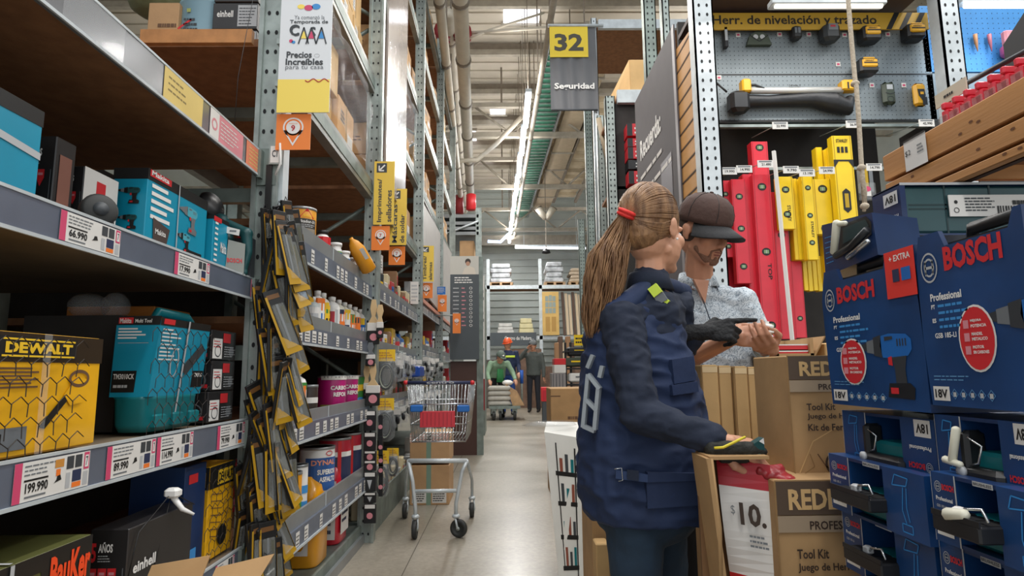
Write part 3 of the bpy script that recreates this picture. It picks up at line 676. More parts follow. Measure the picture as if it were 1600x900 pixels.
# ================================================================= stock on the first bay
def tilde(q, F, x0, y0, x1, y1, m): q.lines(F, x0, y0, x1, y1, 3, m, .0014, .4)
def drillart(q, F, x, y, s, body, dark=blackpl, bat=None, l=.0015, flip=1):
    X = lambda a: x+a*s*flip; Y = lambda b: y+b*s
    o = (lambda pts: [(X(a), Y(b)) for a, b in (pts if flip > 0 else reversed(pts))])
    q.pol(F, o([(-.1, .6), (.3, .58), (.56, .62), (.66, .72), (.66, .88), (.54, .97), (.1, 1.0), (-.12, .97), (-.16, .8)]), body, l)
    q.pol(F, o([(-.34, .64), (-.12, .6), (-.12, .99), (-.34, .95)]), dark, l); q.pol(F, o([(-.54, .7), (-.34, .67), (-.34, .92), (-.54, .89)]), greyp, l); q.pol(F, o([(-.72, .75), (-.54, .72), (-.54, .87), (-.72, .84)]), dark, l)
    q.pol(F, o([(.14, .6), (.2, .4), (.2, .15), (.48, .15), (.46, .4), (.52, .62)]), dark, l+.0003); q.pol(F, o([(.04, .48), (.15, .46), (.14, .62), (.04, .6)]), red, l+.0003)
    for k in range(4): q.pol(F, o([(.3+.07*k, .78), (.33+.07*k, .78), (.33+.07*k, .9), (.3+.07*k, .9)]), dark, l+.0004)
    q.pol(F, o([(-.02, .88), (.2, .9), (.2, .95), (-.02, .95)]), dark, l+.0004); q.pol(F, o([(-.04, -.06), (.62, -.08), (.66, .1), (.55, .18), (.02, .17)]), bat or dark, l+.0004); q.pol(F, o([(.05, .0), (.25, .0), (.25, .1), (.05, .1)]), red, l+.0007)
# --- second shelf (z 1.325)
Z2 = 1.3235
def tealbox(name, label, x0, x1, y0, y1, z, h, lidh=.018, art=None):
    q = MB(); q.box(x0, x1, y0, y1, z, z+h, teal, .0015); root = tag(q.build(name), label, 'box')
    q = MB(); q.box(x0-.0008, x1+.0008, y0-.0008, y1+.0008, z+h-lidh, z+h+.0006, black); q.build('black_lid_band', root)
    if art: q = MB(); art(q, XF(x1+.0005, y0, z), YF(x0, y0-.0005, z), y1-y0, x1-x0, h); q.build('box_print', root)
    return root
def a1(q, S, Fq, L, W_, h): q.pol(S, [(0, h*.62), (L, h*.45), (L, h*.53), (0, h*.7)], lgrey, .001)
tealbox('power_tool_box', 'large teal box cut off by the left photo edge, top shelf of tools', -1.15, -.865, .82, 1.105, Z2, .172, .03, a1)
def einhell(name, label, x0, x1, y0, y1, z, h, side=None):
    q = MB(); q.box(x0, x1, y0, y1, z, z+h, blackbox, .002); root = tag(q.build(name), label, 'box')
    q = MB(); F = YF(x0, y0-.0003, z); W_ = x1-x0
    q.txt(F, '5', W_*.06, h*.66, W_*.2, h*.86, red, .03); q.txt(F, 'AÑOS', W_*.25, h*.76, W_*.62, h*.87, white, .03); q.lines(F, W_*.25, h*.66, W_*.6, h*.74, 3, lgrey, .001, .35)
    for k in range(3):
        xx = W_*(.02+.25*k); q.pol(F, [(xx, h*.5), (xx+W_*.11, h*.4), (xx+W_*.22, h*.5), (xx+W_*.22, h*.6), (xx, h*.6)], red, .001); q.rect(F, xx+W_*.04, h*.53, xx+W_*.18, h*.56, lpink, .0014)
    q.txt(F, 'www.einhell.com', W_*.05, h*.18, W_*.75, h*.24, lgrey, .0); q.rect(F, W_*.9, h*.1, W_*.92, h*.6, greyp)
    S = XF(x1+.0003, y0, z); L = y1-y0
    if side: side(q, S, L, h)
    q.build('box_print', root); return root
einhell('power_tool_box', 'tall black box with red shields beside the big teal box, top tool shelf', P(32, 250, 1.25).x, P(86, 250, 1.25).x, 1.25, 1.31, Z2, .185, lambda q, S, L, h: q.rect(S, L*.2, h*.1, L*.8, h*.8, mat('rust print', '8a5a4c', .5), .001))
x1 = P(130, 290, 1.34).x
def s2(q, S, L, h):
    q.rect(S, 0, h*.02, L, h, paper, .001); q.rect(S, L*.35, h*.55, L*.62, h*.85, red, .0014); q.rect(S, L*.2, h*.2, L*.4, h*.35, pink, .0014); q.txt(S, 'TC-AG', L*.75, h*.25, L*.95, h*.6, black, .02, .0014)
einhell('power_tool_box', 'black box with white side behind the loose grinder wheel', x1-.055, x1, 1.34, 1.46, Z2, .15, s2)
# loose grinder wheel
c = PXp(155, 315, -.885); root = thing('grinding_disc', 'dark rubber wheel standing on shelf in front of the teal box', 'wheel', (c.x, c.y, Z2))
q = MB(); q.lathe([(.005, -.016), (.03, -.016), (.036, -.01), (.036, .01), (.03, .016), (.005, .016)], (c.x, c.y, Z2+.036), rubber, 26, (.75, -.65, .1)); q.build('tyre', root)
q = MB(); q.lathe([(.0, -.02), (.013, -.02), (.015, .02), (0, .021)], (c.x, c.y, Z2+.036), dgrey, 16, (.75, -.65, .1)); q.build('hub', root)
def a2(q, S, Fq, L, W_, h):
    q.txt(S, 'Makita', L*.04, h*.93, L*.3, h*.995, white, .03, .0018) ; q.rect(S, L*.02, h*.91, L*.34, h*.998, red, .0014)
    for k in range(5): q.rect(S, L*.06, h*(.78-.1*k), L*(.3+.05*(k % 3)), h*(.83-.1*k), white)
    drillart(q, S, L*.66, h*.42, .07, mat('drawn teal tool', '4fa7b8', .5), greyp); drillart(q, S, L*.6, h*.12, .05, mat('drawn teal tool', '4fa7b8', .5), black)
    q.pol(S, [(L*.12, h*.05), (L*.3, h*.0), (L*.36, h*.32), (L*.1, h*.4)], mat('brown bag print', '4b3d38', .6), .0015); q.txt(S, 'Makita', L*.14, h*.2, L*.3, h*.27, white, .02, .002)
    q.rect(S, L*.7, h*.02, L*.93, h*.16, black); q.txt(S, 'UB1103', L*.73, h*.05, L*.9, h*.12, white, .02, .002)
    q.rect(S, L*.46, 0, L*.475, h, lgrey, .003)
    drillart(q, Fq, W_*.5, h*.55, .04, dteal, black); drillart(q, Fq, W_*.5, h*.22, .035, dteal, black); q.rect(Fq, W_*.2, h*.02, W_*.9, h*.12, lgrey)
xa = P(172, 300, 1.49).x; xb = P(226, 300, 1.49).x
tealbox('power_tool_box', 'long teal blower box with black band, biggest teal box after the left edge one', xa, xb, 1.5, 1.81, Z2, .2, .028, a2)
def a3(q, S, Fq, L, W_, h):
    for k in range(8): q.rect(S, L*.1, h*(.85-.1*k), L*.3, h*(.89-.1*k), white)
    q.rect(S, L*.0, h*.9, L*.5, h*.99, red); q.txt(S, 'Makita', L*.5, h*.35, L*.9, h*.55, white, .02)
tealbox('power_tool_box', 'short teal box between the long teal box and the green sander', -.98, -.885, 1.83, 1.93, Z2, .165, .012, a3)
# green bare tool on display at end of shelf
root = thing('cordless_sander', 'dark green sanding tool on display at the end of the top tool shelf', 'power tool', (-.9, 1.97, Z2))
def pp(px, py, d=1.97): return P(px, py, d)
q = MB()
q.cap(pp(345, 345), pp(352, 372), .026, .03, dteal); q.cap(pp(348, 345), pp(385, 365), .014, .022, dteal); q.cap(pp(352, 385), pp(345, 412), .02, .016, dteal); q.cap(pp(385, 365), pp(388, 395), .022, .014, dteal); q.cap(pp(388, 395), pp(380, 425), .014, .012, dteal); q.cap(pp(345, 412), pp(382, 426), .012, .012, dteal)
blob(q, 'tool_body', dteal, .005, 3, root)
q = MB(); q.lathe([(.01, -.012), (.045, -.01), (.05, 0), (.045, .012), (.01, .016)], pp(330, 322), blackpl, 22, (.9, -.3, .3)); q.build('sanding_disc', root)
q = MB(); q.cap(pp(335, 368), pp(350, 366), .02, .022, blackpl, 12); q.build('gear_head', root)
q = MB(); q.lathe([(0, -.01), (.012, -.01), (.012, .03), (0, .03)], pp(338, 360), redd, 12, (.5, -.5, .5)); q.build('switch', root)
q = MB(); F = Fr(pp(362, 427, 1.93), (.9, .45, 0), (-.1, 0, 1)); q.prism(F, [(-.02, 0), (.035, 0), (.045, .1), (-.005, .11)], .02, mat('dust box grey', '8b8d86', .3)); q.txt(F, 'BOSCH', -.012, .035, .032, .05, red, .03); q.build('dust_box', root)
q = MB(); F = Fr(pp(364, 362, 1.925), (.95, .3, 0), (0, 0, 1)); q.prism(F, [(-.02, -.005), (.018, -.012), (.02, .008), (-.018, .016)], .004, paper); q.rect(F, -.01, -.001, .01, .005, greyp); q.build('sticker', root)
q = MB(); a = pp(383, 312, 2.0); q.box(a.x-.03, a.x+.03, 2.0, 2.03, Z2, Z2+.13, dgrey); q.pol(YF(a.x-.02, 1.999, Z2), [(0, .13), (.045, .13), (.045, .16), (.02, .155)], red, .001); tag(q.build('blade_card'), 'grey hanging card with red top behind the green sander', 'package')
# --- third shelf (z .86)
Z3 = .859
def dwside(q, F, L, h, word=True):
    q.rect(F, 0, h*.76, L, h*.995, mat('black film print', '25201a', .3, coat=.5), .001)
    q.rect(F, L*.18, h*.79, L*.76, h*.965, black, .0015)
    q.rect(F, L*.2, h*.935, L*.74, h*.95, yellow, .002); q.rect(F, L*.2, h*.8, L*.74, h*.815, yellow, .002)
    q.txt(F, 'DEWALT', L*.22, h*.83, L*.72, h*.92, yellow, .05, .002)
    for k in range(6): q.rect(F, L*.15, h*(.7-.03*k), L*(.42+.05*(k % 2)), h*(.715-.03*k), mat('brown ink', '6a4c35', .6), .0015)
    q.pol(F, [(L*.5, h*.22), (L*.72, h*.52), (L*.76, h*.49), (L*.55, h*.2)], black, .0018); q.pol(F, [(L*.68, h*.48), (L*.78, h*.64), (L*.9, h*.6), (L*.84, h*.4), (L*.74, h*.38)], dwyp, .002); q.ringo(F, L*.8, h*.62, L*.09, h*.08, L*.02, mat('brown ink', '6a4c35', .6), .0022)
    q.rect(F, L*.12, h*.06, L*.42, h*.24, greyp, .0015); q.rect(F, L*.15, h*.09, L*.25, h*.2, black, .002)
    q.lines(F, L*.02, h*.3, L*.1, h*.6, 5, mat('brown ink', '6a4c35', .6), .0015)
xb = -.868
yE = PXp(155, 600, xb).y
q = MB(); q.box(-1.12, xb, .78, yE, Z3, Z3+.222, dwy, .004); root = tag(q.build('power_tool_box'), 'big yellow and black film wrapped box at the left edge, middle shelf', 'box')
q = MB(); dwside(q, XF(xb+.0004, 1.0, Z3), yE-1.0, .222); q.rect(XF(xb+.0004, .78, Z3), 0, .17, .22, .221, MATS['black film print'], .001); q.build('box_print', root)
q = MB(); q.rect(XF(xb, 1.16, Z3), 0, 0, .02, .222, film, .004); q.build('clear_tape', root)
# teal case in sleeve
x0, x1 = P(172, 600, 1.54).x, P(245, 600, 1.54).x
root = thing('power_tool_box', 'teal tool box sleeve over a rounded green case base, middle shelf', 'box', ((x0+x1)/2, 1.68, Z3))
q = MB(); q.hexa([(x0, 1.54, Z3+.09), (x1-.02, 1.54, Z3+.09), (x1-.02, 1.8, Z3+.09), (x0, 1.8, Z3+.09), (x0+.005, 1.54, Z3+.28), (x1, 1.54, Z3+.28), (x1, 1.8, Z3+.28), (x0+.005, 1.8, Z3+.28)], teal); q.build('sleeve', root)
S = QF((x1-.02, 1.54, Z3+.09), (x1-.02, 1.8, Z3+.09), (x1, 1.8, Z3+.28), (x1, 1.54, Z3+.28)); Fq = QF((x0, 1.54, Z3+.09), (x1-.02, 1.54, Z3+.09), (x1, 1.54, Z3+.28), (x0+.005, 1.54, Z3+.28))
q = MB(); q.rect(Fq, 0, .94, 1, 1.06, black); q.rect(Fq, .05, .96, .38, 1.04, red, .0014); q.txt(Fq, 'Makita', .08, .965, .34, 1.03, white, .02, .002); q.txt(Fq, 'Multi Tool', .42, .97, .8, 1.02, white, .02, .0014)
for k in range(4): q.rect(Fq, .06, .88-.04*k, .5+.1*(k % 3), .9-.04*k, white)
q.rect(Fq, .08, .7, .8, .706, lgrey); q.rect(Fq, .02, .06, .62, .34, black); q.txt(Fq, 'TM3010CK', .06, .23, .58, .3, white, .02, .0016); q.lines(Fq, .08, .1, .56, .18, 1, lgrey, .0016)
q.rect(S, 0, .94, 1, 1.04, black); q.rect(S, .05, .96, .25, 1.03, red, .0014)
for k in range(9): q.rect(S, .06, .88-.05*k, .25+.08*(k % 3), .9-.05*k, white)
q.pol(S, [(.5, .35), (.85, .75), (.95, .65), (.62, .28)], dgrey, .0015); q.rect(S, .76, .1, .99, .34, black); q.txt(S, 'TM3010', .79, .25, .96, .31, white, .02, .002); q.ringo(S, .36, .45, .08, .2, .02, lgrey)
q.rect(S, .5, -.3, .53, 1.04, lgrey, .004); q.build('box_print', root)
q = MB(); xc_ = (x0+x1-.02)/2; hw = (x1-.02-x0)/2
q.loft([((xc_, 1.67, Z3+.002), (hw*.85, 0, 0), (0, .115, 0), .35), ((xc_, 1.67, Z3+.02), (hw*.95, 0, 0), (0, .125, 0), .35), ((xc_, 1.67, Z3+.082), (hw, 0, 0), (0, .13, 0), .35), ((xc_, 1.67, Z3+.09), (hw*1.04, 0, 0), (0, .134, 0), .35)], tealpl, 28)
for k in range(3): q.box(x1-.03, x1-.012, 1.57+k*.085, 1.62+k*.085, Z3+.01, Z3+.045, tealpl, .004)
q.build('case_base', root)
# handle stuff on top
q = MB(); q.tube([(x0+.05, 1.62, Z3+.285), (x0+.06, 1.62, Z3+.31), (x0+.07, 1.75, Z3+.305), (x0+.07, 1.78, Z3+.285)], .012, tealpl, 8); q.build('case_handle', root)
# stack of three red black boxes
for k in range(3):
    h = .092; z = Z3+k*.094; y0 = 1.86+.012*(k % 2); x1_ = -.885
    q = MB(); q.box(x1_-.09, x1_, y0, 2.03, z, z+h, blackbox, .002); root = tag(q.build('accessory_box'), ('lowest', 'middle', 'topmost')[k]+' black, white and red box in the stack by the first post, middle shelf', 'box', 'black and red boxes stacked by the first post')
    q = MB(); S = XF(x1_+.0003, y0, z); L = 2.03-y0; Fq = YF(x1_-.09, y0-.0003, z)
    q.rect(S, L*.05, h*.05, L*.42, h*.72, paper); q.lines(S, L*.08, h*.4, L*.4, h*.68, 3, red, .0014, .3); q.ringo(S, L*.25, h*.3, L*.12, h*.2, L*.02, dgrey, .0014); q.rect(S, L*.45, h*.6, L*.75, h*.92, red); q.lines(S, L*.5, h*.1, L*.95, h*.5, 5, lgrey, .0014, .3); q.disc(S, L*.8, h*.3, L*.1, h*.18, greyp)
    q.rect(Fq, .01, h*.65, .05, h*.92, red); q.txt(Fq, 'SKIL', .014, h*.7, .046, h*.86, white, .02, .002); q.ringo(Fq, .045, h*.35, .03, h*.28, .004, greyp); q.rect(Fq, .03, h*.1, .08, h*.22, red); q.build('box_print', root)
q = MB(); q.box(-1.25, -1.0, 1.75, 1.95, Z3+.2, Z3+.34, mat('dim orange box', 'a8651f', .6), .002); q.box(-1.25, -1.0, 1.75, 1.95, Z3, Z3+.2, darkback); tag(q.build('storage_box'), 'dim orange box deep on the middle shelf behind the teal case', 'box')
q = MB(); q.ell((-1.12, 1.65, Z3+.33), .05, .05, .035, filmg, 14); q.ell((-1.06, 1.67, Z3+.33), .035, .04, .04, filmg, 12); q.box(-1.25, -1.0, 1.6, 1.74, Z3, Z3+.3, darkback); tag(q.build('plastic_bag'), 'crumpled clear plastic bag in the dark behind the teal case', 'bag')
# --- fourth shelf (z .46)
Z4 = .4595
def bauker():
    x1 = P(76, 860, 1.18).x; q = MB(); q.box(-1.15, x1, 1.0, 1.3, Z4, Z4+.225, mat('olive carton print', '5d5f34', .4, var=.15, coat=.15), .002)
    root = tag(q.build('power_tool_box'), 'olive and black box with orange lettering on the lowest tool shelf', 'box')
    q = MB(); F = YF(-1.15, .9997, Z4); S = XF(x1+.0004, 1.0, Z4); L = .3; h = .225
    q.rect(S, L*.55, h*.3, L, h, black); q.txt(S, 'BauKer', L*.62, h*.66, L*.985, h*.94, mat('bright orange print', 'ee4a1c', .5), .04, .002); q.rect(S, 0, h*.86, L*.55, h, black)
    for k in range(5): q.rect(S, L*(.6+.075*k), h*.42, L*(.645+.075*k), h*.56, lgrey, .002)
    q.rect(S, L*.6, 0, L*.98, h*.28, mat('tan photo print', 'b08d5c', .5), .002)
    q.rect(F, 0, h*.86, .31, h, black); W_ = x1+1.15
    q.txt(F, '1400w', W_*.45, h*.6, W_*.8, h*.74, lgrey, .03); q.txt(F, 'POWER', W_*.45, h*.46, W_*.78, h*.56, lgrey, .03); q.rect(F, W_*.5, h*.25, W_*.75, h*.4, orange)
    q.build('box_print', root)
    q = MB(); q.rect(S, L*.3, 0, L*.33, h, lgrey, .003); q.rect(Fr((x1, 1.0, Z4+h), (0, 1, 0), (-1, 0, 0)), L*.3, 0, L*.33, .2, lgrey, .003); q.build('strap', root)
bauker()
def s3(q, S, L, h): q.txt(S, 'einhell', L*.08, h*.5, L*.4, h*.62, white, .03)
xq = P(204, 800, 1.42).x
eb = einhell('power_tool_box', 'black box with red shields and 5 AÑOS on the lowest tool shelf', P(144, 800, 1.42).x, xq, 1.42, 1.7, Z4, .205, s3)
root = thing('security_tag', 'white anti theft clip on wires around the lowest black box', 'security tag', (xq+.01, 1.6, Z4+.14))
q = MB(); c = P(268, 770, 1.6); q.box(c.x-.014, c.x+.022, 1.585, 1.615, c.z-.012, c.z+.012, white, .006); q.tube([c+Vector((.0, 0, -.005)), c+Vector((.03, 0, -.04)), c+Vector((.055, .01, -.055))], [.008, .006, .003], white, 6); q.build('clip', root)
q = MB(); q.tube([c, (xq+.004, 1.45, Z4+.19), (xq+.004, 1.42, Z4+.1)], .0015, black, 4); q.tube([c, (xq+.004, 1.5, Z4+.03)], .0015, black, 4); q.tube([c, (xq+.004, 1.7, Z4+.2)], .0015, black, 4); q.build('wire', root)
q = MB(); x1 = P(292, 800, 1.76).x; q.box(x1-.15, x1, 1.74, 1.86, Z4, Z4+.29, blue2, .002); root = tag(q.build('power_tool_box'), 'navy box between black box and yellow box on the lowest tool shelf', 'box')
q = MB(); F = YF(x1-.15, 1.7397, Z4); S = XF(x1+.0003, 1.74, Z4); q.rect(S, .02, .24, .07, .265, red); q.lines(F, .02, .03, .12, .1, 6, bluel, .0012); q.rect(S, .01, .01, .08, .06, bluel); q.build('box_print', root)
q = MB(); x1 = -.872; q.box(x1-.1, x1, 1.87, 2.04, Z4, Z4+.27, dwy, .003); root = tag(q.build('power_tool_box'), 'yellow and black box next to first post on the lowest tool shelf', 'box')
q = MB(); S = XF(x1+.0004, 1.87, Z4); F = YF(x1-.1, 1.8697, Z4)
for FF_, L in ((S, .17), (F, .1)):
    q.rect(FF_, 0, .205, L, .27, black, .001); q.rect(FF_, L*.3, .212, L*.9, .255, yellow, .0015); q.txt(FF_, 'DEWALT', L*.33, .22, L*.87, .247, black, .03, .002)
    for k in range(7): q.line(FF_, [(L*.1, .19-.02*k), (L*.5, .18-.021*k), (L*.8, .195-.02*k)], .0025, mat('brown ink', '6a4c35', .6), .0012)
q.disc(S, .09, .06, .03, .03, black, .004); q.build('box_print', root)
# open kraft carton standing in the aisle at the rack foot
kx0, kx1, ky0, ky1, kz = -.80, -.56, 1.18, 1.42, .605
KD = .035
root = thing('open_carton', 'open brown carton on the floor in front of the lowest tool shelf', 'carton', ((kx0+kx1)/2, (ky0+ky1)/2, 0))
q = MB(); q.box(kx0, kx1, ky0, ky1, 0, .525, kraft); q.build('carton_body', root)
for k, pts in enumerate(([(kx0, ky0, .56), (kx1-.12, ky0, .56), (kx1-.11, ky0+.01, .60), (kx0+.01, ky0+.01, .59)], [(kx1-.1, ky1, .56), (kx1, ky1, .56), (kx1+.02, ky1+.08, .62), (kx1-.1, ky1+.05, .6)], [(kx0, ky1, .56), (kx0+.12, ky1, .56), (kx0+.13, ky1+.04, .63), (kx0, ky1+.04, .61)], [(kx1, ky0, .56), (kx1, ky1, .56), (kx1+.05, ky1, .53), (kx1+.05, ky0, .53)])):
    q = MB(); p4 = [Vector(p)-Vector((0, 0, KD)) for p in pts]; q.hexa([p4[0], p4[1], p4[1]+Vector((0, .004, 0)), p4[0]+Vector((0, .004, 0)), p4[3], p4[2], p4[2]+Vector((0, .004, 0)), p4[3]+Vector((0, .004, 0))], kraft); q.build('flap', root)
# hexagonal wire net across the middle shelf boxes
def hexnet(x, y0, y1, z0, z1, s, name, label):
    q = MB(); wm = mat('dark thin wire', '3a3430', .4, .3); r = .0011; done = 0; i = 0; h = s*math.sqrt(3)/2
    z = z0
    row = 0
    while z < z1:
        y = y0+(s*.75*2 if row % 2 else 0)*.5
        while y < y1:
            j = lambda a, b: Vector((x+.003*noise.noise(Vector((a*20, b*20, 0))), y0+(a-y0)+.006*noise.noise(Vector((a*9, b*9, 3))), b+.006*noise.noise(Vector((a*9, b*9, 7)))))
            c0 = j(y, z); c1 = j(y+s*.5, z+s*.35); c2 = j(y+s, z); c3 = j(y, z+s*-.6)
            q.tube([c0, c1], r, wm, 3, False); q.tube([c1, c2], r, wm, 3, False); q.tube([c0, c3], r, wm, 3, False)
            y += s
        z += s*.95; row += 1
    return tag(q.build(name), label, 'wire net')
hexnet(-.852, .93, 1.26, Z3+.02, Z3+.22, .038, 'security_net', 'hexagonal dark wire net over the big yellow wrapped box')
hexnet(-.858, 1.5, 1.8, Z3+.02, Z3+.25, .04, 'security_net', 'hexagonal dark wire net over the teal case on the middle shelf')
hexnet(-.862, 1.84, 2.03, Z4+.02, Z4+.26, .035, 'security_net', 'hexagonal dark wire net over the yellow box on the lowest shelf')
# thin white cable across the top of bay 1
q = MB(); q.tube([P(395, 0, 2.0), P(372, 120, 1.98), P(366, 200, 1.97)], .0012, black, 4); tag(q.build('cable'), 'thin dark cable hanging down beside the upper black boxes', 'cable')
# ================================================================= stock on the second bay
def at_shelf(px, z, back=.07):           # Y of a thing standing at column px, its centre 'back' behind the rail
    return PXp(px, 582, XFR-back).y
def cyl_can(px, z, r, h, m, label, art=None, name='paint_can', lidm=None, back=None, group=None):
    back = back or r+.02; y = at_shelf(px, z, back); x = XFR-back
    root = thing(name, label, 'can', (x, y, z), group)
    q = MB(); q.lathe([(r*.97, 0), (r, .004), (r, h-.008), (r*.97, h-.004)], (x, y, z), m, 24); q.build('can_body', root)
    q = MB(); q.lathe([(r*1.03, h-.012), (r*1.03, h), (r*.9, h), (r*.88, h-.004), (0.001, h-.004)], (x, y, z), lidm or lip, 24); q.build('lid', root)
    if art:
        q = MB(); art(q, CylF(x, y, z, r+.0012), h); q.build('can_label', root)
    return root
class CylF:                                # wraps u (arc length) round a standing cylinder, facing between camera and aisle
    def __init__(s, x, y, z, r, mid=None): s.c = Vector((x, y, z)); s.r = r; s.mid = math.radians(-52) if mid is None else mid
    def p(s, x, y, l=0):
        a = s.mid+x/s.r; return s.c+Vector((math.cos(a)*(s.r+l), math.sin(a)*(s.r+l), y))
def crect(q, F, x0, y0, x1, y1, m, l=.001, n=8):
    for k in range(n): q.rect(F, x0+(x1-x0)*k/n, y0, x0+(x1-x0)*(k+1)/n, y1, m, l)
def bottle(px, z, r, h, m, label, capm=white, art=None, d=1.0, name='plastic_bottle', cat='bottle', back=None, group=None, neck=.35):
    back = back or r+.03; y = at_shelf(px, z, back); x = XFR-back
    root = thing(name, label, cat, (x, y, z), group)
    q = MB(); q.lathe([(r*.9, 0), (r, .006), (r, h*.72), (r*.85, h*.8), (r*neck, h*.87), (r*neck, h*.9)], (x, y, z), m, 20); q.build('bottle_body', root)
    q = MB(); q.lathe([(r*(neck+.12), h*.88), (r*(neck+.12), h*.99), (r*neck*.9, h), (.001, h)], (x, y, z), capm, 16); q.build('cap', root)
    if art: q = MB(); art(q, CylF(x, y, z, r+.001), h); q.build('bottle_label', root)
    return root
ZA, ZB, ZC, ZD = 1.553, 1.203, .803, .393
def sika(q, F, h):
    crect(q, F, -.05, h*.28, .05, h*.72, mat('dark label print', '3b362f', .5)); crect(q, F, -.045, h*.3, .045, h*.5, mat('grey photo print', '8f8577', .5), .0016)
    q.txt(F, 'Sikador-31', -.038, h*.62, .04, h*.69, white, .02, .002); q.lines(F, -.04, h*.52, .04, h*.6, 2, lgrey, .0018); q.pol(F, [(-.035, h*.74), (.035, h*.74), (0, h*.96)], red, .0016); q.txt(F, 'Sika', -.018, h*.76, .018, h*.82, yellow, .02, .0025)
    crect(q, F, -.05, h*.08, .05, h*.11, mat('brown ink', '6a4c35', .6))
cyl_can(463, ZA, .062, .2, mat('amber can print', 'e0971f', .4, var=.05), 'large amber paint can at the near end of the sealant shelf', sika, back=.08)
def lab(bg, spots):
    def f(q, F, h):
        if bg: crect(q, F, -.035, h*.12, .035, h*.68, bg, .001, 6)
        for (x0, y0, x1, y1, m) in spots: crect(q, F, x0, h*y0, x1, h*y1, m, .0018, 3)
    return f
bottle(497, ZA, .038, .165, white, 'white bottle with red shoulder and black cap beside the amber can', black, lab(None, [(-.038, .55, .038, .78, red), (-.02, .3, .02, .42, navyp), (-.03, .05, .03, .1, pink)]), neck=.6)
for i, (px, c2, lb) in enumerate(((519, pink, 'first white and blue sealant tub right of the red shouldered bottle'), (533, bluel, 'second white and blue sealant tub, just behind the first'), (544, blueb, 'third white and blue sealant tub, before the leaning yellow bottle'))):
    bottle(px, ZA, .032, .15-.01*i, white, lb, white, lab(bluel if i else greenv, [(-.03, .15, .03, .3, c2), (-.025, .4, .02, .5, white), (-.025, .55, .025, .62, blueb)]), neck=.9)
# leaning yellow bottle
root = thing('plastic_bottle', 'yellow bottle toppled and leaning at the end of the sealant shelf', 'bottle', (XFR-.03, 3.45, ZA+.02))
a, b = P(578, 424, 3.55), P(548, 372, 3.45); dr = (b-a); L = dr.length; ax = dr.normalized()
q = MB(); q.lathe([(.03, 0), (.045, .01), (.045, L*.65), (.03, L*.85), (.012, L*.95), (.012, L)], a, yelp if 0 else mat('amber can print', 'e0971f'), 18, ax); q.build('bottle_body', root)
u = ax.cross(Vector((-.4, -1, 0))).normalized()
q = MB(); F = Fr(a+Vector((.012, -.045, 0))+ax*L*.3, -u, ax); q.rect(F, -.03, 0, .03, .07, white, .003); q.rect(F, -.03, .045, .03, .062, mat('sea green print', '3a9a90', .5), .004); q.pol(F, [(-.03, 0), (.03, 0), (.03, .04)], mat('leaf green print', '3f8a3c', .5), .004); q.build('bottle_label', root)
# second shelf bottles
spec = [(484, 'clear tub with white label at the near end of the primer bottle row', mat('clear bottle', 'cfd8d6', .15, alpha=.75), lab(paper, [(-.02, .3, .02, .5, lgrey)])),
        (492, 'white primer bottle with orange triangle label, first of the row', white, lab(white, [(-.035, .5, .035, .8, orange), (-.035, .3, .035, .44, blueb)])),
        (501, 'yellow labelled primer bottle behind the orange triangle bottle', mat('pale plastic', 'dcd8c8', .3), lab(yellow, [(-.03, .48, .03, .58, mat('leaf green print', '3f8a3c')), (-.02, .62, .02, .75, yellow), (-.03, .3, .03, .36, black)])),
        (515, 'tall plain white bottle with red lettering in the primer row', white, lab(white, [(-.03, .3, .0, .6, redd), (.004, .2, .02, .65, lgrey)])),
        (526, 'bottle with orange foot label behind the tall white bottle', mat('pale plastic', 'dcd8c8'), lab(orange, [(-.03, .4, .03, .6, paper), (-.02, .6, .02, .72, purple if 0 else navyp)])),
        (535, 'bottle with yellow shield label in the primer row', mat('pale plastic', 'dcd8c8'), lab(paper, [(-.03, .5, .03, .78, yellow), (-.02, .25, .02, .35, navyp)])),
        (543, 'bottle with green and orange label in the primer row', mat('pale plastic', 'dcd8c8'), lab(orange, [(-.03, .45, .03, .7, mat('leaf green print', '3f8a3c')), (-.03, .3, .03, .4, paper)])),
        (552, 'bottle with all orange label towards the far end of the primer row', mat('pale plastic', 'dcd8c8'), lab(orange, [(-.03, .5, .03, .66, dgrey)])),
        (560, 'blue labelled white bottle, last but one in the primer row', white, lab(blueb, [(-.03, .3, .03, .42, white), (-.02, .5, .02, .7, yellow)])),
        (567, 'last bottle of the primer row with yellow crest label', white, lab(blueb, [(-.02, .5, .02, .75, yellow)]))]
for i, (px, lb, m, ar) in enumerate(spec): bottle(px, ZB, .034 if i != 3 else .042, .2 if i else .16, m, lb, white, ar, back=.06)
# third shelf
bottle(463, ZC, .045, .22, white, 'large white bottle with green and orange label on the carbolineum shelf', white, lab(orange, [(-.04, .6, .04, .74, mat('leaf green print', '3f8a3c')), (-.03, .25, .03, .4, paper)]), back=.06)
cyl_can(483, ZC, .042, .15, mat('dark brown can print', '3a302c', .4), 'small dark can beside the white bottle on the carbolineum shelf', lambda q, F, h: (crect(q, F, -.04, h*.45, .04, h*.62, paper), crect(q, F, -.04, h*.1, .04, h*.2, redd)))
mag = mat('magenta can print', 'b0186f', .4, coat=.1)
for i, px in enumerate((519, 541)):
    def ca(q, F, h):
        crect(q, F, -.09, 0, .09, h*.2, mat('grass photo print', '8a8a3a', .5, var=.3, scale=40), .001, 12)
        q.txt(F, 'CARBO', -.035, h*.6, .06, h*.72, white, .04, .002); q.txt(F, 'REFOR', -.02, h*.42, .06, h*.54, white, .04, .002); crect(q, F, -.09, h*.88, .09, h*.98, paper, .001, 12)
    cyl_can(px, ZC, .075 if i == 0 else .07, .19, mag, ('nearer', 'farther')[i]+' magenta carbolineum can with white lettering', ca, back=.09)
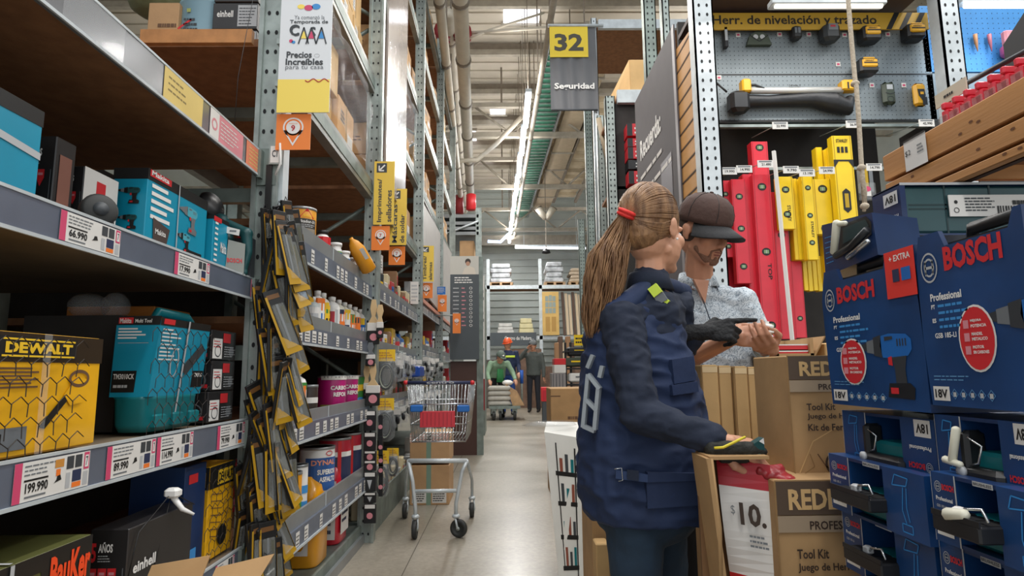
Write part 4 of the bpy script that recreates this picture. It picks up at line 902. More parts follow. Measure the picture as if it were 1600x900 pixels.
for i, px in enumerate((552, 561)):
    cyl_can(px, ZC, .035, .19, mat('leaf green print', '3f8a3c'), ('nearer', 'farther')[i]+' slim green and yellow can right of the magenta cans', lambda q, F, h: (crect(q, F, -.03, h*.5, .03, h*.7, yellow), crect(q, F, -.03, h*.1, .03, h*.3, bluel)))
# fourth shelf
cyl_can(459, ZD, .05, .2, mat('amber can print', 'e0971f'), 'amber can with red triangle on the asphalt primer shelf', lambda q, F, h: (q.pol(F, [(-.03, h*.55), (.03, h*.55), (0, h*.8)], red, .002), crect(q, F, -.05, h*.28, .05, h*.42, mat('leaf green print', '3f8a3c')), crect(q, F, -.05, h*.1, .05, h*.2, white)))
cyl_can(472, ZD, .04, .22, white, 'white can with blue stripes behind the amber triangle can', lambda q, F, h: (crect(q, F, -.04, h*.2, .04, h*.3, bluel), crect(q, F, -.04, h*.45, .04, h*.6, bluel)))
def dyn(q, F, h):
    crect(q, F, -.09, h*.18, .09, h*.8, mat('mid blue print', '2f5c9e', .4), .001, 12); crect(q, F, -.09, 0, .09, h*.16, yellow, .001, 12); q.txt(F, 'DYNAL', -.06, h*.66, .07, h*.76, mat('peach print', 'e79a7c', .5), .03, .002); q.txt(F, 'SUPERIOR', -.03, h*.48, .075, h*.58, white, .04, .002); q.txt(F, 'ASFALTO', -.02, h*.34, .075, h*.44, white, .04, .002); q.ringo(F, .03, h*.88, .02, h*.05, .004, red, .002)
cyl_can(500, ZD, .085, .25, white, 'large white and blue bucket with yellow foot on the asphalt primer shelf', dyn, back=.1)
def ig(q, F, h):
    crect(q, F, -.09, 0, .09, h*.62, navyp, .001, 12); crect(q, F, -.09, h*.62, .09, h*.72, white, .001, 10); crect(q, F, -.02, 0, .0, h*.95, red, .002, 2); q.lines(F, -.07, h*.3, -.03, h*.55, 3, white, .002)
cyl_can(527, ZD, .085, .26, mat('crimson can', 'b22438', .4), 'crimson, white and navy bucket beside the blue primer bucket', ig, back=.1)
cyl_can(546, ZD, .08, .26, mat('crimson can', 'b22438', .4), 'second crimson and navy bucket at the far end of its shelf', ig, back=.1)
# jerry cans on the base
def jerry(px, m, label, h=.3, art=None, z=.102, y=None, x=XFR-.13, w_=.16, d=.2):
    y = y or PXp(px, 582, x).y
    root = thing('jerry_can', label, 'canister', (x, y, z))
    q = MB(); rg = []
    for hh, s in ((0, .92), (.01, 1), (h*.68, 1), (h*.8, .88), (h*.86, .5), (h*.88, .45)): rg.append(((x, y, z+hh), (w_/2*s, 0, 0), (0, d/2*s, 0), .45))
    q.loft(rg, m, 24); q.build('canister_body', root)
    q = MB(); q.tube([(x, y-d*.38, z+h*.8), (x, y-d*.33, z+h*.98), (x, y+d*.2, z+h), (x, y+d*.32, z+h*.82)], .018, m, 8); q.build('handle', root)
    q = MB(); q.lathe([(.024, h*.84), (.024, h*.93), (0.001, h*.93)], (x, y+d*.2, z), m, 12); q.build('cap', root)
    if art: q = MB(); art(q, x, y, z, h, w_, d); q.build('canister_label', root)
    return root
redpl = mat('red canister plastic', 'd01f35', .3, coat=.3); ampl = mat('amber canister plastic', 'eaa012', .3, coat=.3)
jerry(0, redpl, 'red canister nearest the camera at the rack foot', .36, y=2.62, x=-.98)
jerry(0, ampl, 'low amber canister in front of the nearest red one', .3, y=2.4, x=-.93)
jerry(0, ampl, 'amber canister with purple topped label at the rack foot', .46, lambda q, x, y, z, h, w_, d: (q.rect(YF(x-.07, y-d/2, z), 0, .06, .13, .22, white, .004), q.rect(YF(x-.07, y-d/2, z), 0, .19, .13, .22, navyp, .005), q.rect(YF(x-.07, y-d/2, z), 0, .12, .13, .14, lgrey, .005), q.disc(YF(x-.07, y-d/2, z), .09, .11, .02, .03, ampl, .006), q.pol(YF(x-.07, y-d/2, z), [(.0, .24), (.05, .24), (.025, .28)], orange, .005)), y=3.1, x=-.98, w_=.2, d=.22)
jerry(0, redpl, 'red canister with tall white label beyond the amber one', .5, lambda q, x, y, z, h, w_, d: (q.rect(YF(x-.08, y-d/2, z), .01, .03, .15, .33, white, .004), q.lines(YF(x-.08, y-d/2, z), .09, .05, .14, .3, 6, navyp, .005), q.rect(XF(x+w_/2, y-.08, z), 0, .05, .16, .3, white, .004), q.lines(XF(x+w_/2, y-.08, z), .02, .1, .14, .28, 5, navyp, .005)), y=3.48, x=-.97, w_=.18, d=.2)
jerry(0, redpl, 'red canister deep behind the nearest ones at the rack foot', .5, y=2.95, x=-1.25)
jerry(0, redpl, 'second deep red canister behind the amber one', .5, y=3.3, x=-1.28)
# ---- hanging clusters of blister packs on the first post
ppk = [None]
def pack(loc, rot, lb, gp):
    if ppk[0] is None:
        q = MB(); q.box(-.03, .03, -.005, .005, -.22, 0, black, .0015); root = tag(q.build('blister_pack', loc=(0, 0, 0)), lb, 'package', gp)
        q = MB(); F = YF(-.03, -.0055, -.22); ym = mat('dim yellow card print', 'b58b1c', .4); q.pol(F, [(.0, 0), (.06, .0), (.06, .012), (0, .07)], ym); q.pol(F, [(0, 0), (.008, 0), (.008, .2), (0, .2)], ym, .0012); q.rect(F, .006, .19, .05, .205, mat('brown card print', '6e4a26', .5)); q.rect(F, .026, .04, .034, .17, greyp, .0014); q.rect(F, .04, .1, .052, .16, red if 0 else mat('dark olive print', '3c3a22', .5), .0014); B = Fr((.03, .0055, -.22), (-1, 0, 0), (0, 0, 1)); q.rect(B, .004, .02, .02, .2, ym); q.rect(B, .024, .02, .056, .2, MATS['brown card print'])
        S_ = Fr((.0305, -.005, -.22), (0, 1, 0), (0, 0, 1)); q.rect(S_, 0, 0, .01, .13, ym, .0004); q.build('printed_card', root)
        q = MB(); q.box(-.02, .022, -.014, -.006, -.2, -.05, mat('glossy blister film', 'cfd2cc', .1, alpha=.12, spec=.8), .003); q.build('blister', root)
        q = MB(); q.tube([(-.008, 0, .0), (0, 0, .014), (.008, 0, 0)], .0015, blackpl, 4); q.build('hang_hole', root)
        ppk[0] = root; root.location = loc; root.rotation_euler = rot; return
    dup(ppk[0], loc, rot, lb, gp)
cl_x = -.735
rg2 = random.Random(11)
for c, (z0, n, lb) in enumerate(((1.60, 40, 'black and yellow blister pack in the upper bunch hanging by the first post'), (1.29, 40, 'black and yellow blister pack in the middle bunch hanging by the first post'), (.98, 36, 'black and yellow blister pack in the lower bunch hanging by the first post'), (.70, 32, 'black and yellow blister pack in the lowest bunch hanging by the first post'))):
    for k in range(n):
        t = k/n; z = z0-.26*t+rg2.uniform(-.02, .02); y = 1.99+.12*rg2.random()+.02*t
        x = -.80+.05*t+rg2.uniform(-.015, .055)-.012*c
        pack((x, y, z), (rg2.uniform(-.25, .25), rg2.uniform(-.42, .0), rg2.uniform(.75, 1.75)), lb, ('upper', 'middle', 'lower', 'lowest')[c]+' bunch of blister packs')
root = thing('clip_strip', 'black clip strip that carries the hanging blister packs on the first post', 'hanging strip', (-.78, 2.0, .3))
q = MB(); q.box(-.815, -.795, 2.035, 2.04, .3, 1.72, black); q.build('strip', root)
q = MB(); q.tube([(-.79, 2.05, 1.78), (-.765, 2.02, 1.79), (-.76, 2.02, 1.72), (-.78, 2.03, 1.68)], .004, white, 6); q.build('plastic_hook', root)
# small label box on the post
q = MB(); q.box(-.805, -.765, 2.03, 2.045, 1.72, 1.79, galv); q.rect(YF(-.80, 2.03, 1.725), 0, .0, .03, .06, paper, .001); q.txt(YF(-.80, 2.03, 1.725), 'C1', .006, .02, .024, .045, dgrey, .02, .002); tag(q.build('bay_number_plate'), 'small white number plate on the first post below the orange pin sign', 'plate')

# ---- aisle signs on the left
def sign_quad(x0, x1, y, z0, z1, name, label, cat, draw, m, th=.004):
    q = MB(); q.box(x0, x1, y, y+th, z0, z1, m); root = tag(q.build(name), label, cat)
    q = MB(); draw(q, YF(x0, y-.0002, z0), x1-x0, z1-z0); q.build('sign_print', root); return root
dS = 2.0
a, b, c = P(432, 176, dS), P(514, 178, dS), P(438, -60, dS)
def casa(q, F, W_, H):
    s = W_/82.0; Y = lambda py: (177-py)*s
    q.rect(F, 0, 0, W_, Y(122), lyellow)
    T = lambda t, x0, y0, x1, y1, m, o=0: q.txt(F, t, x0*s, Y(y0), x1*s, Y(y1), m, o)
    T('Ya comenzó la', 22, 20, 70, 13, greyp); T('Temporada de', 15, 29, 76, 21, dgrey, .02)
    q.ringo(F, 24*s, Y(38), 9*s, 9*s, 2.5*s, dgrey, k0=.12, k1=.88)
    for x, t in ((38, lyellow), (50, pink), (66, bluel)):
        q.pol(F, [((x-6)*s, Y(53)), ((x+6)*s, Y(53)), (x*s, Y(40))], t, .0014); q.line(F, [((x-8)*s, Y(62)), (x*s, Y(34)), ((x+8)*s, Y(62))], 2.2*s, dgrey, .0018)
    T('C', 16, 49, 31, 30, dgrey, .03); T('S', 47, 52, 57, 33, dgrey, .03)
    q.disc(F, 18*s, Y(57), 3*s, 3*s, pink); q.disc(F, 22*s, Y(59), 3*s, 2.5*s, bluel)
    T('Precios', 12, 86, 52, 75, dgrey, .03); q.ringo(F, 60*s, Y(82), 4.5*s, 3*s, .6*s, lgrey); T('Increíbles', 11, 98, 70, 87, dgrey, .03); T('para tu casa', 11, 107, 71, 99, greyp)
    q.line(F, [((43+k*1.5)*s, Y(124+2.6*math.sin(k*.55))) for k in range(26)], 1.6*s, redd, .002)
    q.disc(F, 44*s, Y(0), 7*s, 5*s, pink); q.disc(F, 56*s, Y(-2), 7*s, 5*s, bluel); q.disc(F, 32*s, Y(-2), 6*s, 4*s, lyellow)
root = sign_quad(a.x, b.x, dS, a.z, c.z, 'promotion_banner', 'white and yellow hanging banner reading Temporada de CASA on the first post', 'banner', casa, mat('white banner', 'dfe3e6', .45))
q = MB(); q.box(a.x-.012, a.x+.004, dS+.004, dS+.06, a.z+.1, a.z+.12, galv); q.box(a.x-.012, a.x+.004, dS+.004, dS+.06, 2.15, 2.17, galv); q.build('bracket', root)
def pin(num, m=orange, lab_='PASILLO'):
    def f(q, F, W_, H):
        cx = W_*.5; cy = H*.62; r = min(W_*.3, H*.3)
        q.disc(F, cx, cy, r, r, white, .0012); q.pol(F, [(cx-r*.95, cy-r*.3), (cx, cy-r*1.9), (cx+r*.95, cy-r*.3)], white, .0012)
        q.pol(F, [(cx-r*.78, cy-r*.3), (cx, cy-r*1.6), (cx+r*.78, cy-r*.3)], m, .0016); q.disc(F, cx, cy, r*.84, r*.84, m, .0016); q.disc(F, cx, cy, r*.68, r*.68, white, .002)
        q.txt(F, lab_, cx-r*.4, cy+r*.3, cx+r*.4, cy+r*.42, orange, 0, .0026); q.txt(F, num, cx-r*.2, cy-r*.4, cx+r*.2, cy+r*.22, redd, .03, .0026)
    return f
a2_, b2_ = P(430, 234, 2.02), P(486, 178, 2.02)
sign_quad(a2_.x, b2_.x, 2.02, a2_.z, b2_.z, 'aisle_sign', 'orange sign with white map pin and number 9 below the white banner', 'sign', pin('9'), mat('orange sign board', 'f08436', .45))
def vsign(t1, t2):
    def f(q, F, W_, H):
        q.rect(F, W_*.12, H*.82, W_*.62, H*.97, dgrey); q.line(F, [(W_*.52, H*.94), (W_*.24, H*.85)], W_*.07, white, .0014); q.line(F, [(W_*.24, H*.93), (W_*.24, H*.85), (W_*.48, H*.85)], W_*.06, white, .0016)
        V = Fr(F.p(W_*.45, H*.04), F.v, -F.u); V2 = Fr(F.p(W_*.88, H*.04), F.v, -F.u)
        q.txt(V, t1, 0, 0, H*.68, W_*.28, dgrey, .02); q.txt(V2, t2, 0, 0, H*.5, W_*.26, dgrey, .02)
    return f
ysign = mat('yellow sign board', 'e6c24e', .45)
for (x0, y0, x1, y1, d, t1, t2, lb) in ((583, 351, 617, 252, 3.78, 'Imprimantes/', 'selladores', 'yellow hanging sign reading Imprimantes/selladores'), (608, 383, 636, 295, 4.6, 'Máscaras', 'de soldar', 'yellow hanging sign reading Máscaras de soldar'), (657, 440, 678, 384, 6.0, 'Timbres/', 'alarmas', 'small yellow hanging sign reading Timbres/alarmas, farthest of the three')):
    a, b = P(x0, y0, d), P(x1, y1, d); sign_quad(a.x, b.x, d, a.z, b.z, 'aisle_sign', lb, 'sign', vsign(t1, t2), ysign)
for (x0, y0, x1, y1, d, lb) in ((580, 391, 609, 353, 3.79, 'orange pin sign below the Imprimantes sign'), (607, 414, 633, 385, 4.64, 'orange pin sign below the Máscaras de soldar sign'), (656, 466, 676, 442, 6.04, 'small orange pin sign below the Timbres sign'), (684, 487, 698, 461, 7.5, 'orange pin sign at the end of the rack row beside the dark directory')):
    a, b = P(x0, y0, d), P(x1, y1, d); sign_quad(a.x, b.x, d, a.z, b.z, 'pin_sign', lb, 'sign', pin('7'), mat('orange sign board', 'f08436'))
# directory board
d = 7.6; a, b = P(703, 562, d), P(748, 400, d)
def direc(q, F, W_, H):
    q.rect(F, 0, H*.82, W_, H, mat('pale photo print', 'c9c6bd', .5)); 
    q.disc(F, W_*.62, H*.945, W_*.1, H*.03, mat('dark hair print', '3c302b', .5), .001); q.disc(F, W_*.62, H*.925, W_*.075, H*.022, mat('skin print', 'b98e74', .5), .0014); q.pol(F, [(W_*.42, H*.82), (W_*.9, H*.82), (W_*.85, H*.88), (W_*.66, H*.905), (W_*.5, H*.88)], mat('beige jersey print', 'd9cfc0', .5), .0012)
    q.lines(F, W_*.15, H*.73, W_*.85, H*.8, 3, white, .001, .45)
    q.ringo(F, W_*.42, H*.5, W_*.36, H*.21, W_*.012, greyp, n=4, ty=H*.004)
    for k in range(10):
        q.rect(F, W_*.1, H*(.68-.04*k), W_*.3, H*(.69-.04*k), lgrey); q.rect(F, W_*.4, H*(.68-.04*k), W_*(.5+.05*(k % 2)), H*(.69-.04*k), lpink); q.disc(F, W_*.72, H*(.685-.04*k), W_*.055, H*.013, white); q.disc(F, W_*.72, H*(.685-.04*k), W_*.04, H*.009, signdk, .0014)
sign_quad(a.x, b.x, d, a.z, b.z, 'directory_board', 'dark grey store directory board with a photo header at the rack end', 'sign', direc, signdk, .06)
q = MB(); q.box(b.x-.03, b.x+.05, d+.06, d+.14, 0, b.z, galv2); q.box(a.x, b.x, d+.07, d+.5, 0, a.z-.02, mat('dark brown cabinet', '4a3029', .5)); tag(q.build('display_cabinet'), 'dark brown cabinet and post below the directory board', 'cabinet')
a3_, b3_ = P(697, 477, 7.4), P(708, 453, 7.4); sign_quad(a3_.x+.09, b3_.x+.1, 7.3, a3_.z-.35, b3_.z-.3, 'pin_sign', 'small orange pin sign overlapping the directory board', 'sign', pin('6'), mat('orange sign board', 'f08436'))
q = MB(); q.tube([(XFR, 7.31, b3_.z-.32), (b3_.x+.1, 7.31, b3_.z-.32)], .008, galv, 5); q.build('bracket', bpy.data.objects['pin_sign.004'])
# farther rack tower behind directory
root = thing('shelving_rack', 'rack tower behind the directory board holding a brown box', 'rack', (-1.0, 11.2, 0))
xa, xb = P(706, 400, 10.9).x, P(748, 400, 10.9).x
for x in (xa-.5, xb): q = MB(); post(q, x-.05, x+.05, 10.9, 11.0, 0, P(740, 325, 10.9).z, galv, False); q.build('upright', root)
for k, py in enumerate((335, 346, 354, 362, 405)):
    z = P(730, py, 10.9).z; q = MB(); q.box(xa-.5, xb, 10.9, 12.4, z-.06, z, lip); q.build('shelf_board', root)
q = MB(); q.tube([(xa-.1, 10.88, P(730, 366, 10.9).z), (xb, 10.88, P(730, 346, 10.9).z)], .02, whitesteel, 5); q.build('side_brace', root)
z = P(730, 405, 10.9).z+.001; a, b = P(718, 400, 11), P(746, 376, 11); q = MB(); q.box(a.x, b.x-.06, 11, 11.5, z, b.z, carton, .01); tag(q.build('shipping_carton'), 'brown wrapped carton in the rack tower above the directory board', 'carton')
# tall end poster column
d = 10.0; a, b = P(749, 640, d), P(761, 330, d)
q = MB(); q.box(a.x, b.x-.05, d, d+.9, 0, b.z-1.2, galv2); F = YF(a.x, d, 0); W_ = b.x-a.x-.05
q.rect(F, 0, .9, W_, 2.6, paper); q.lines(F, W_*.1, 1.2, W_*.9, 2.4, 10, greyp, .002, .4); q.rect(F, 0, .4, W_, .9, darkred, .001); q.rect(F, 0, 1.0, W_*.8, 1.12, orange, .003)
tag(q.build('poster_column'), 'narrow column with white posters beside the distant men', 'display column')

# ---- paint brushes and black cards hanging on the second post
woodh = mat('pale brush handle', 'd9b98a', .5)
def brush(px, py0, py1, d, label, w_=.06, handle=woodh):
    t, bt = P(px, py0, d), P(px, py1, d); H = t.z-bt.z; x = t.x; z = bt.z
    root = thing('paint_brush', label, 'brush', (x, d, z))
    q = MB(); F = YF(x, d, z); q.prism(F, [(-.012, H), (-.02, H*.8), (-.01, H*.62), (-w_*.42, H*.47), (w_*.42, H*.47), (.01, H*.62), (.02, H*.8), (.012, H)], .012, handle); q.build('handle', root)
    q = MB(); q.box(x-w_/2, x+w_/2, d-.002, d+.016, z+H*.3, z+H*.48, paper, .002); q.build('ferrule', root)
    q = MB(); q.box(x-w_/2, x+w_/2, d-.004, d+.018, z, z+H*.3, black, .003); q.disc(YF(x, d-.0045, z), .004, H*.16, w_*.3, w_*.3, lpink); q.build('bristle_sleeve', root)
brush(584, 468, 538, 3.74, 'topmost paint brush with pale wooden handle on the second post', .075)
brush(594, 476, 528, 3.72, 'narrow brush peeking out behind the topmost paint brush', .04)
brush(583, 568, 634, 3.74, 'middle paint brush with pale wooden handle on the second post', .085)
brush(573, 570, 625, 3.77, 'narrow pale handled brush left of the middle paint brush', .035)
brush(579, 535, 572, 3.73, 'short dark sleeved brush between topmost and middle brushes', .055, greyp)
for k, (py0, py1) in enumerate(((642, 673), (676, 704), (705, 720), (720, 736), (738, 768), (770, 786), (788, 818))):
    t, bt = P(578, py0, 3.74), P(578, py1, 3.74); hw = .036
    root = thing('brush_card', ['first', 'second', 'third', 'fourth', 'fifth', 'sixth', 'bottom'][k]+' black packed card from the top, below the paint brushes', 'package', (t.x, 3.74, bt.z), 'black cards below the paint brushes')
    q = MB(); q.box(t.x-hw, t.x+hw, 3.74, 3.755, bt.z, t.z, blackpl, .002); q.build('card', root)
    q = MB(); H = t.z-bt.z; F = YF(t.x-hw, 3.739, bt.z); q.rect(F, .006, H*.78, .066, H*.98, paper)
    (q.disc(F, .036, H*.4, .018, min(.018, H*.33), lpink) if k not in (4, 5) else q.pol(F, [(.02, H*.6), (.05, H*.6), (.036, H*.1)], lgrey)); q.build('card_print', root)
    if k < 5:
        o2 = MB(); o2.box(t.x+hw+.005, t.x+hw+.03, 3.8, 3.81, bt.z-.04, t.z-.03, blackpl); o2.disc(YF(t.x+hw+.017, 3.799, bt.z), 0, H*.4-.03, .013, .013, lpink); tag(o2.build('brush_card'), 'narrow black card behind the '+['first', 'second', 'third', 'fourth', 'fifth'][k]+' card below the brushes', 'package')
# bags of cable with yellow headers
cabm = mat('black coiled cable', '2e3033', .5)
def cablebag(px, py0, py1, wpx, d, label):
    t, bt = P(px, py0, d), P(px, py1, d); s = wpx*d/950; H = t.z-bt.z; x = t.x
    root = thing('cable_bag', label, 'bag', (x, d, bt.z))
    q = MB(); F = YF(x-s*.4, d-.002, t.z-H*.28); q.prism(F, [(0, 0), (s*.8, 0), (s*.8, H*.28), (0, H*.28)], .003, yellow); q.lines(F, s*.05, H*.05, s*.75, H*.23, 3, mat('ochre print', 'c98a3c'), .001); q.line(F, [(s*.4, 0), (s*.4, H*.28)], .003, greyp, .0015); q.build('header_card', root)
    q = MB(); cz = bt.z+H*.36
    for k in range(4):
        pts = [(x+math.cos(a)*s*(.34-.03*k), d-.01+.008*k, cz+math.sin(a)*H*(.3-.02*k)) for a in [2*PI*j/16 for j in range(17)]]; q.tube(pts, .008, cabm if k != 1 else mat('pale cable', 'b9bda5', .5), 5, False)
    q.build('coiled_cable', root)
    q = MB(); q.loft([((x, d, bt.z), (s*.2, 0, 0), (0, .01, 0)), ((x, d, bt.z+H*.1), (s*.45, 0, 0), (0, .03, 0)), ((x, d, bt.z+H*.4), (s*.52, 0, 0), (0, .045, 0)), ((x, d, bt.z+H*.65), (s*.4, 0, 0), (0, .02, 0)), ((x, d, bt.z+H*.8), (s*.3, 0, 0), (0, .003, 0))], filmg, 16); q.build('clear_bag', root)
cablebag(604, 546, 612, 34, 4.0, 'clear bag of coiled cable with yellow header, upper one beside the brushes')
cablebag(602, 622, 690, 34, 4.0, 'clear bag of coiled cable with yellow header, middle one beside the brushes')
cablebag(598, 704, 778, 24, 4.0, 'clear bag with yellow header, lowest one beside the black cards')
cablebag(614, 700, 745, 22, 4.3, 'small clear bag beside the lowest cable bag, near the kick plate')

# ---- goods on the third to fifth bays
gm = [mat('goods %d' % i, c, .4, rnd=.25, coat=.15) for i, c in enumerate(('b8b4ae', '6f7274', '33353a', 'b63a3f', '2f63a8', 'd9c9a2', 'd4d6d6', '4c4a47', 'c9a23c', '8b6d50', '3d7a58'))]
gprot = []
KN = ['white', 'grey', 'black', 'red', 'blue', 'cream', 'pale', 'dark grey', 'mustard', 'brown', 'green']
for i, m in enumerate(gm):
    q = MB()
    if i % 3 == 0: q.box(-.05, .05, -.045, .045, 0, .12, m, .003)
    elif i % 3 == 1: q.loft([((0, 0, 0), (.045, 0, 0), (0, .045, 0)), ((0, 0, .1), (.045, 0, 0), (0, .045, 0)), ((0, 0, .12), (.02, 0, 0), (0, .02, 0)), ((0, 0, .14), (.018, 0, 0), (0, .018, 0))], m, 12)
    else: q.box(-.02, .04, -.05, .05, 0, .15, m, .006)
    root = tag(q.build(('small_box', 'spray_can', 'blister_box')[i % 3], loc=(0, 0, 0)), KN[i]+' packed article', 'package', 'x')
    q = MB(); F = XF(.046 if i % 3 else .0505, -.03, .02)
    if i % 3 == 1: q.tube([(0, 0, .03), (0, 0, .08)], .0458, (paper, gm[3], gm[4])[i % 2], 12, False)
    else: F = XF(.0505 if i % 3 == 0 else .0405, -.03, .02); q.rect(F, 0, 0, .06, .07, (paper, red, yellow, blueb)[i % 4]); q.lines(F, .005, .01, .055, .06, 3, dgrey, .0014)
    q.build('article_label', root); gprot.append([root, False])
rg3 = random.Random(5)
BAYN = ['third', 'fourth', 'farthest']
def shelfgoods(y0, y1, z, maxh, bay, shelf, dens=1.0, pick=None, x=XFR):
    y = y0
    while y < y1-.05:
        i = rg3.choice(pick) if pick else rg3.randrange(len(gm)); s = rg3.uniform(.8, 1.25); hh = (.12, .14, .15)[i % 3]*s; zz = z
        n = rg3.choice((1, 2)) if i % 3 == 0 else 1
        for k in range(n):
            if zz+hh > z+maxh: break
            lb = '%s packed article on the %s shelf of the %s left rack bay' % (KN[i], shelf, BAYN[bay]); gp = '%s articles, %s shelf, %s left bay' % (KN[i], shelf, BAYN[bay])
            loc = (x-.085+rg3.uniform(-.02, .0), y+.05*s, zz); rot = (0, 0, rg3.uniform(-.2, .2))
            p = gprot[i]
            if not p[1]: p[1] = True; r = p[0]; r.location = loc; r.rotation_euler = rot; r['label'] = lb; r['group'] = gp; r.scale = (s, s, s)
            else: dup(p[0], loc, rot, lb, gp, (s, s, s))
            zz += hh+.002
        y += .1*s+rg3.uniform(.0, .03)/dens
SN = ['upper', 'second', 'third', 'lower']
for b in range(1, 4):
    y0, y1 = YS[b+1]+.1, YS[b+2]-.04
    for si, (z, l, rr) in enumerate(low[b]):
        shelfgoods(y0, y1, z-l+.005, .28, b-1, SN[si])
    shelfgoods(y0, y1, .101, .5, b-1, 'base', pick=[0, 6, 9, 5, 7])
for it in gprot:
    if not it[1]:
        for o in list(it[0].children)+[it[0]]: bpy.data.objects.remove(o)
for i, k in enumerate(protos):
    if first[i]:
        for o in list(k.children)+[k]: bpy.data.objects.remove(o)
# hooks with hanging small packs in front of bay 3/4 rails
hp = None; rg4 = random.Random(9)
for k in range(70):
    y = rg4.uniform(4.3, 7.6); z = rg4.choice((1.14, 1.1, .8, .77)) + rg4.uniform(-.03, .03); x = XFR+.03+rg4.uniform(0, .05)
    if hp is None:
        q = MB(); q.box(-.03, .03, -.006, .006, -.13, 0, filmg, .002); root = tag(q.build('hanging_pack', loc=(0, 0, 0)), 'small clear hanging pack in front of the third and fourth left bays', 'package', 'small clear packs hanging on the left racks')
        q = MB(); q.rect(YF(-.03, -.0065, -.13), .004, .09, .056, .128, paper, .001); q.build('header_card', root); q = MB(); q.ell((0, -.002, -.08), .018, .01, .03, blackpl, 8); q.build('article', root); q = MB(); q.tube([(0, .0, 0), (0, 0, .012), (-.1, 0, .016)], .002, galv, 4); q.build('peg', root)
        hp = root; hp.location = (x, y, z); hp.rotation_euler = (0, 0, .4)
    else: dup(hp, (x, y, z), (rg4.uniform(-.1, .1), rg4.uniform(-.15, .15), rg4.uniform(-.4, .6)))
q = MB(); c = P(643, 578, 5.2); q.box(c.x-.09, c.x+.07, 5.2, 5.5, c.z-.06, c.z+.03, mat('royal blue bin', '1747a0', .35), .01); tag(q.build('storage_bin'), 'royal blue plastic bin on the left rack behind the trolley', 'bin')
# poster sleeves between bays
for px, py0, py1, d, m, lb in ((648, 440, 475, 5.8, paper, 'white price sheet hanging in front of the third bay'), (690, 448, 460, 7.3, blueb, 'small blue tag above the orange sign near the directory')):
    a, b = P(px-7, py1, d), P(px+6, py0, d); q = MB(); q.box(a.x, b.x, d, d+.004, a.z, b.z, m); q.lines(YF(a.x, d, a.z), .01, .02, (b.x-a.x)*.9, (b.z-a.z)*.9, 5, lgrey, .001); tag(q.build('price_sheet'), lb, 'sign')

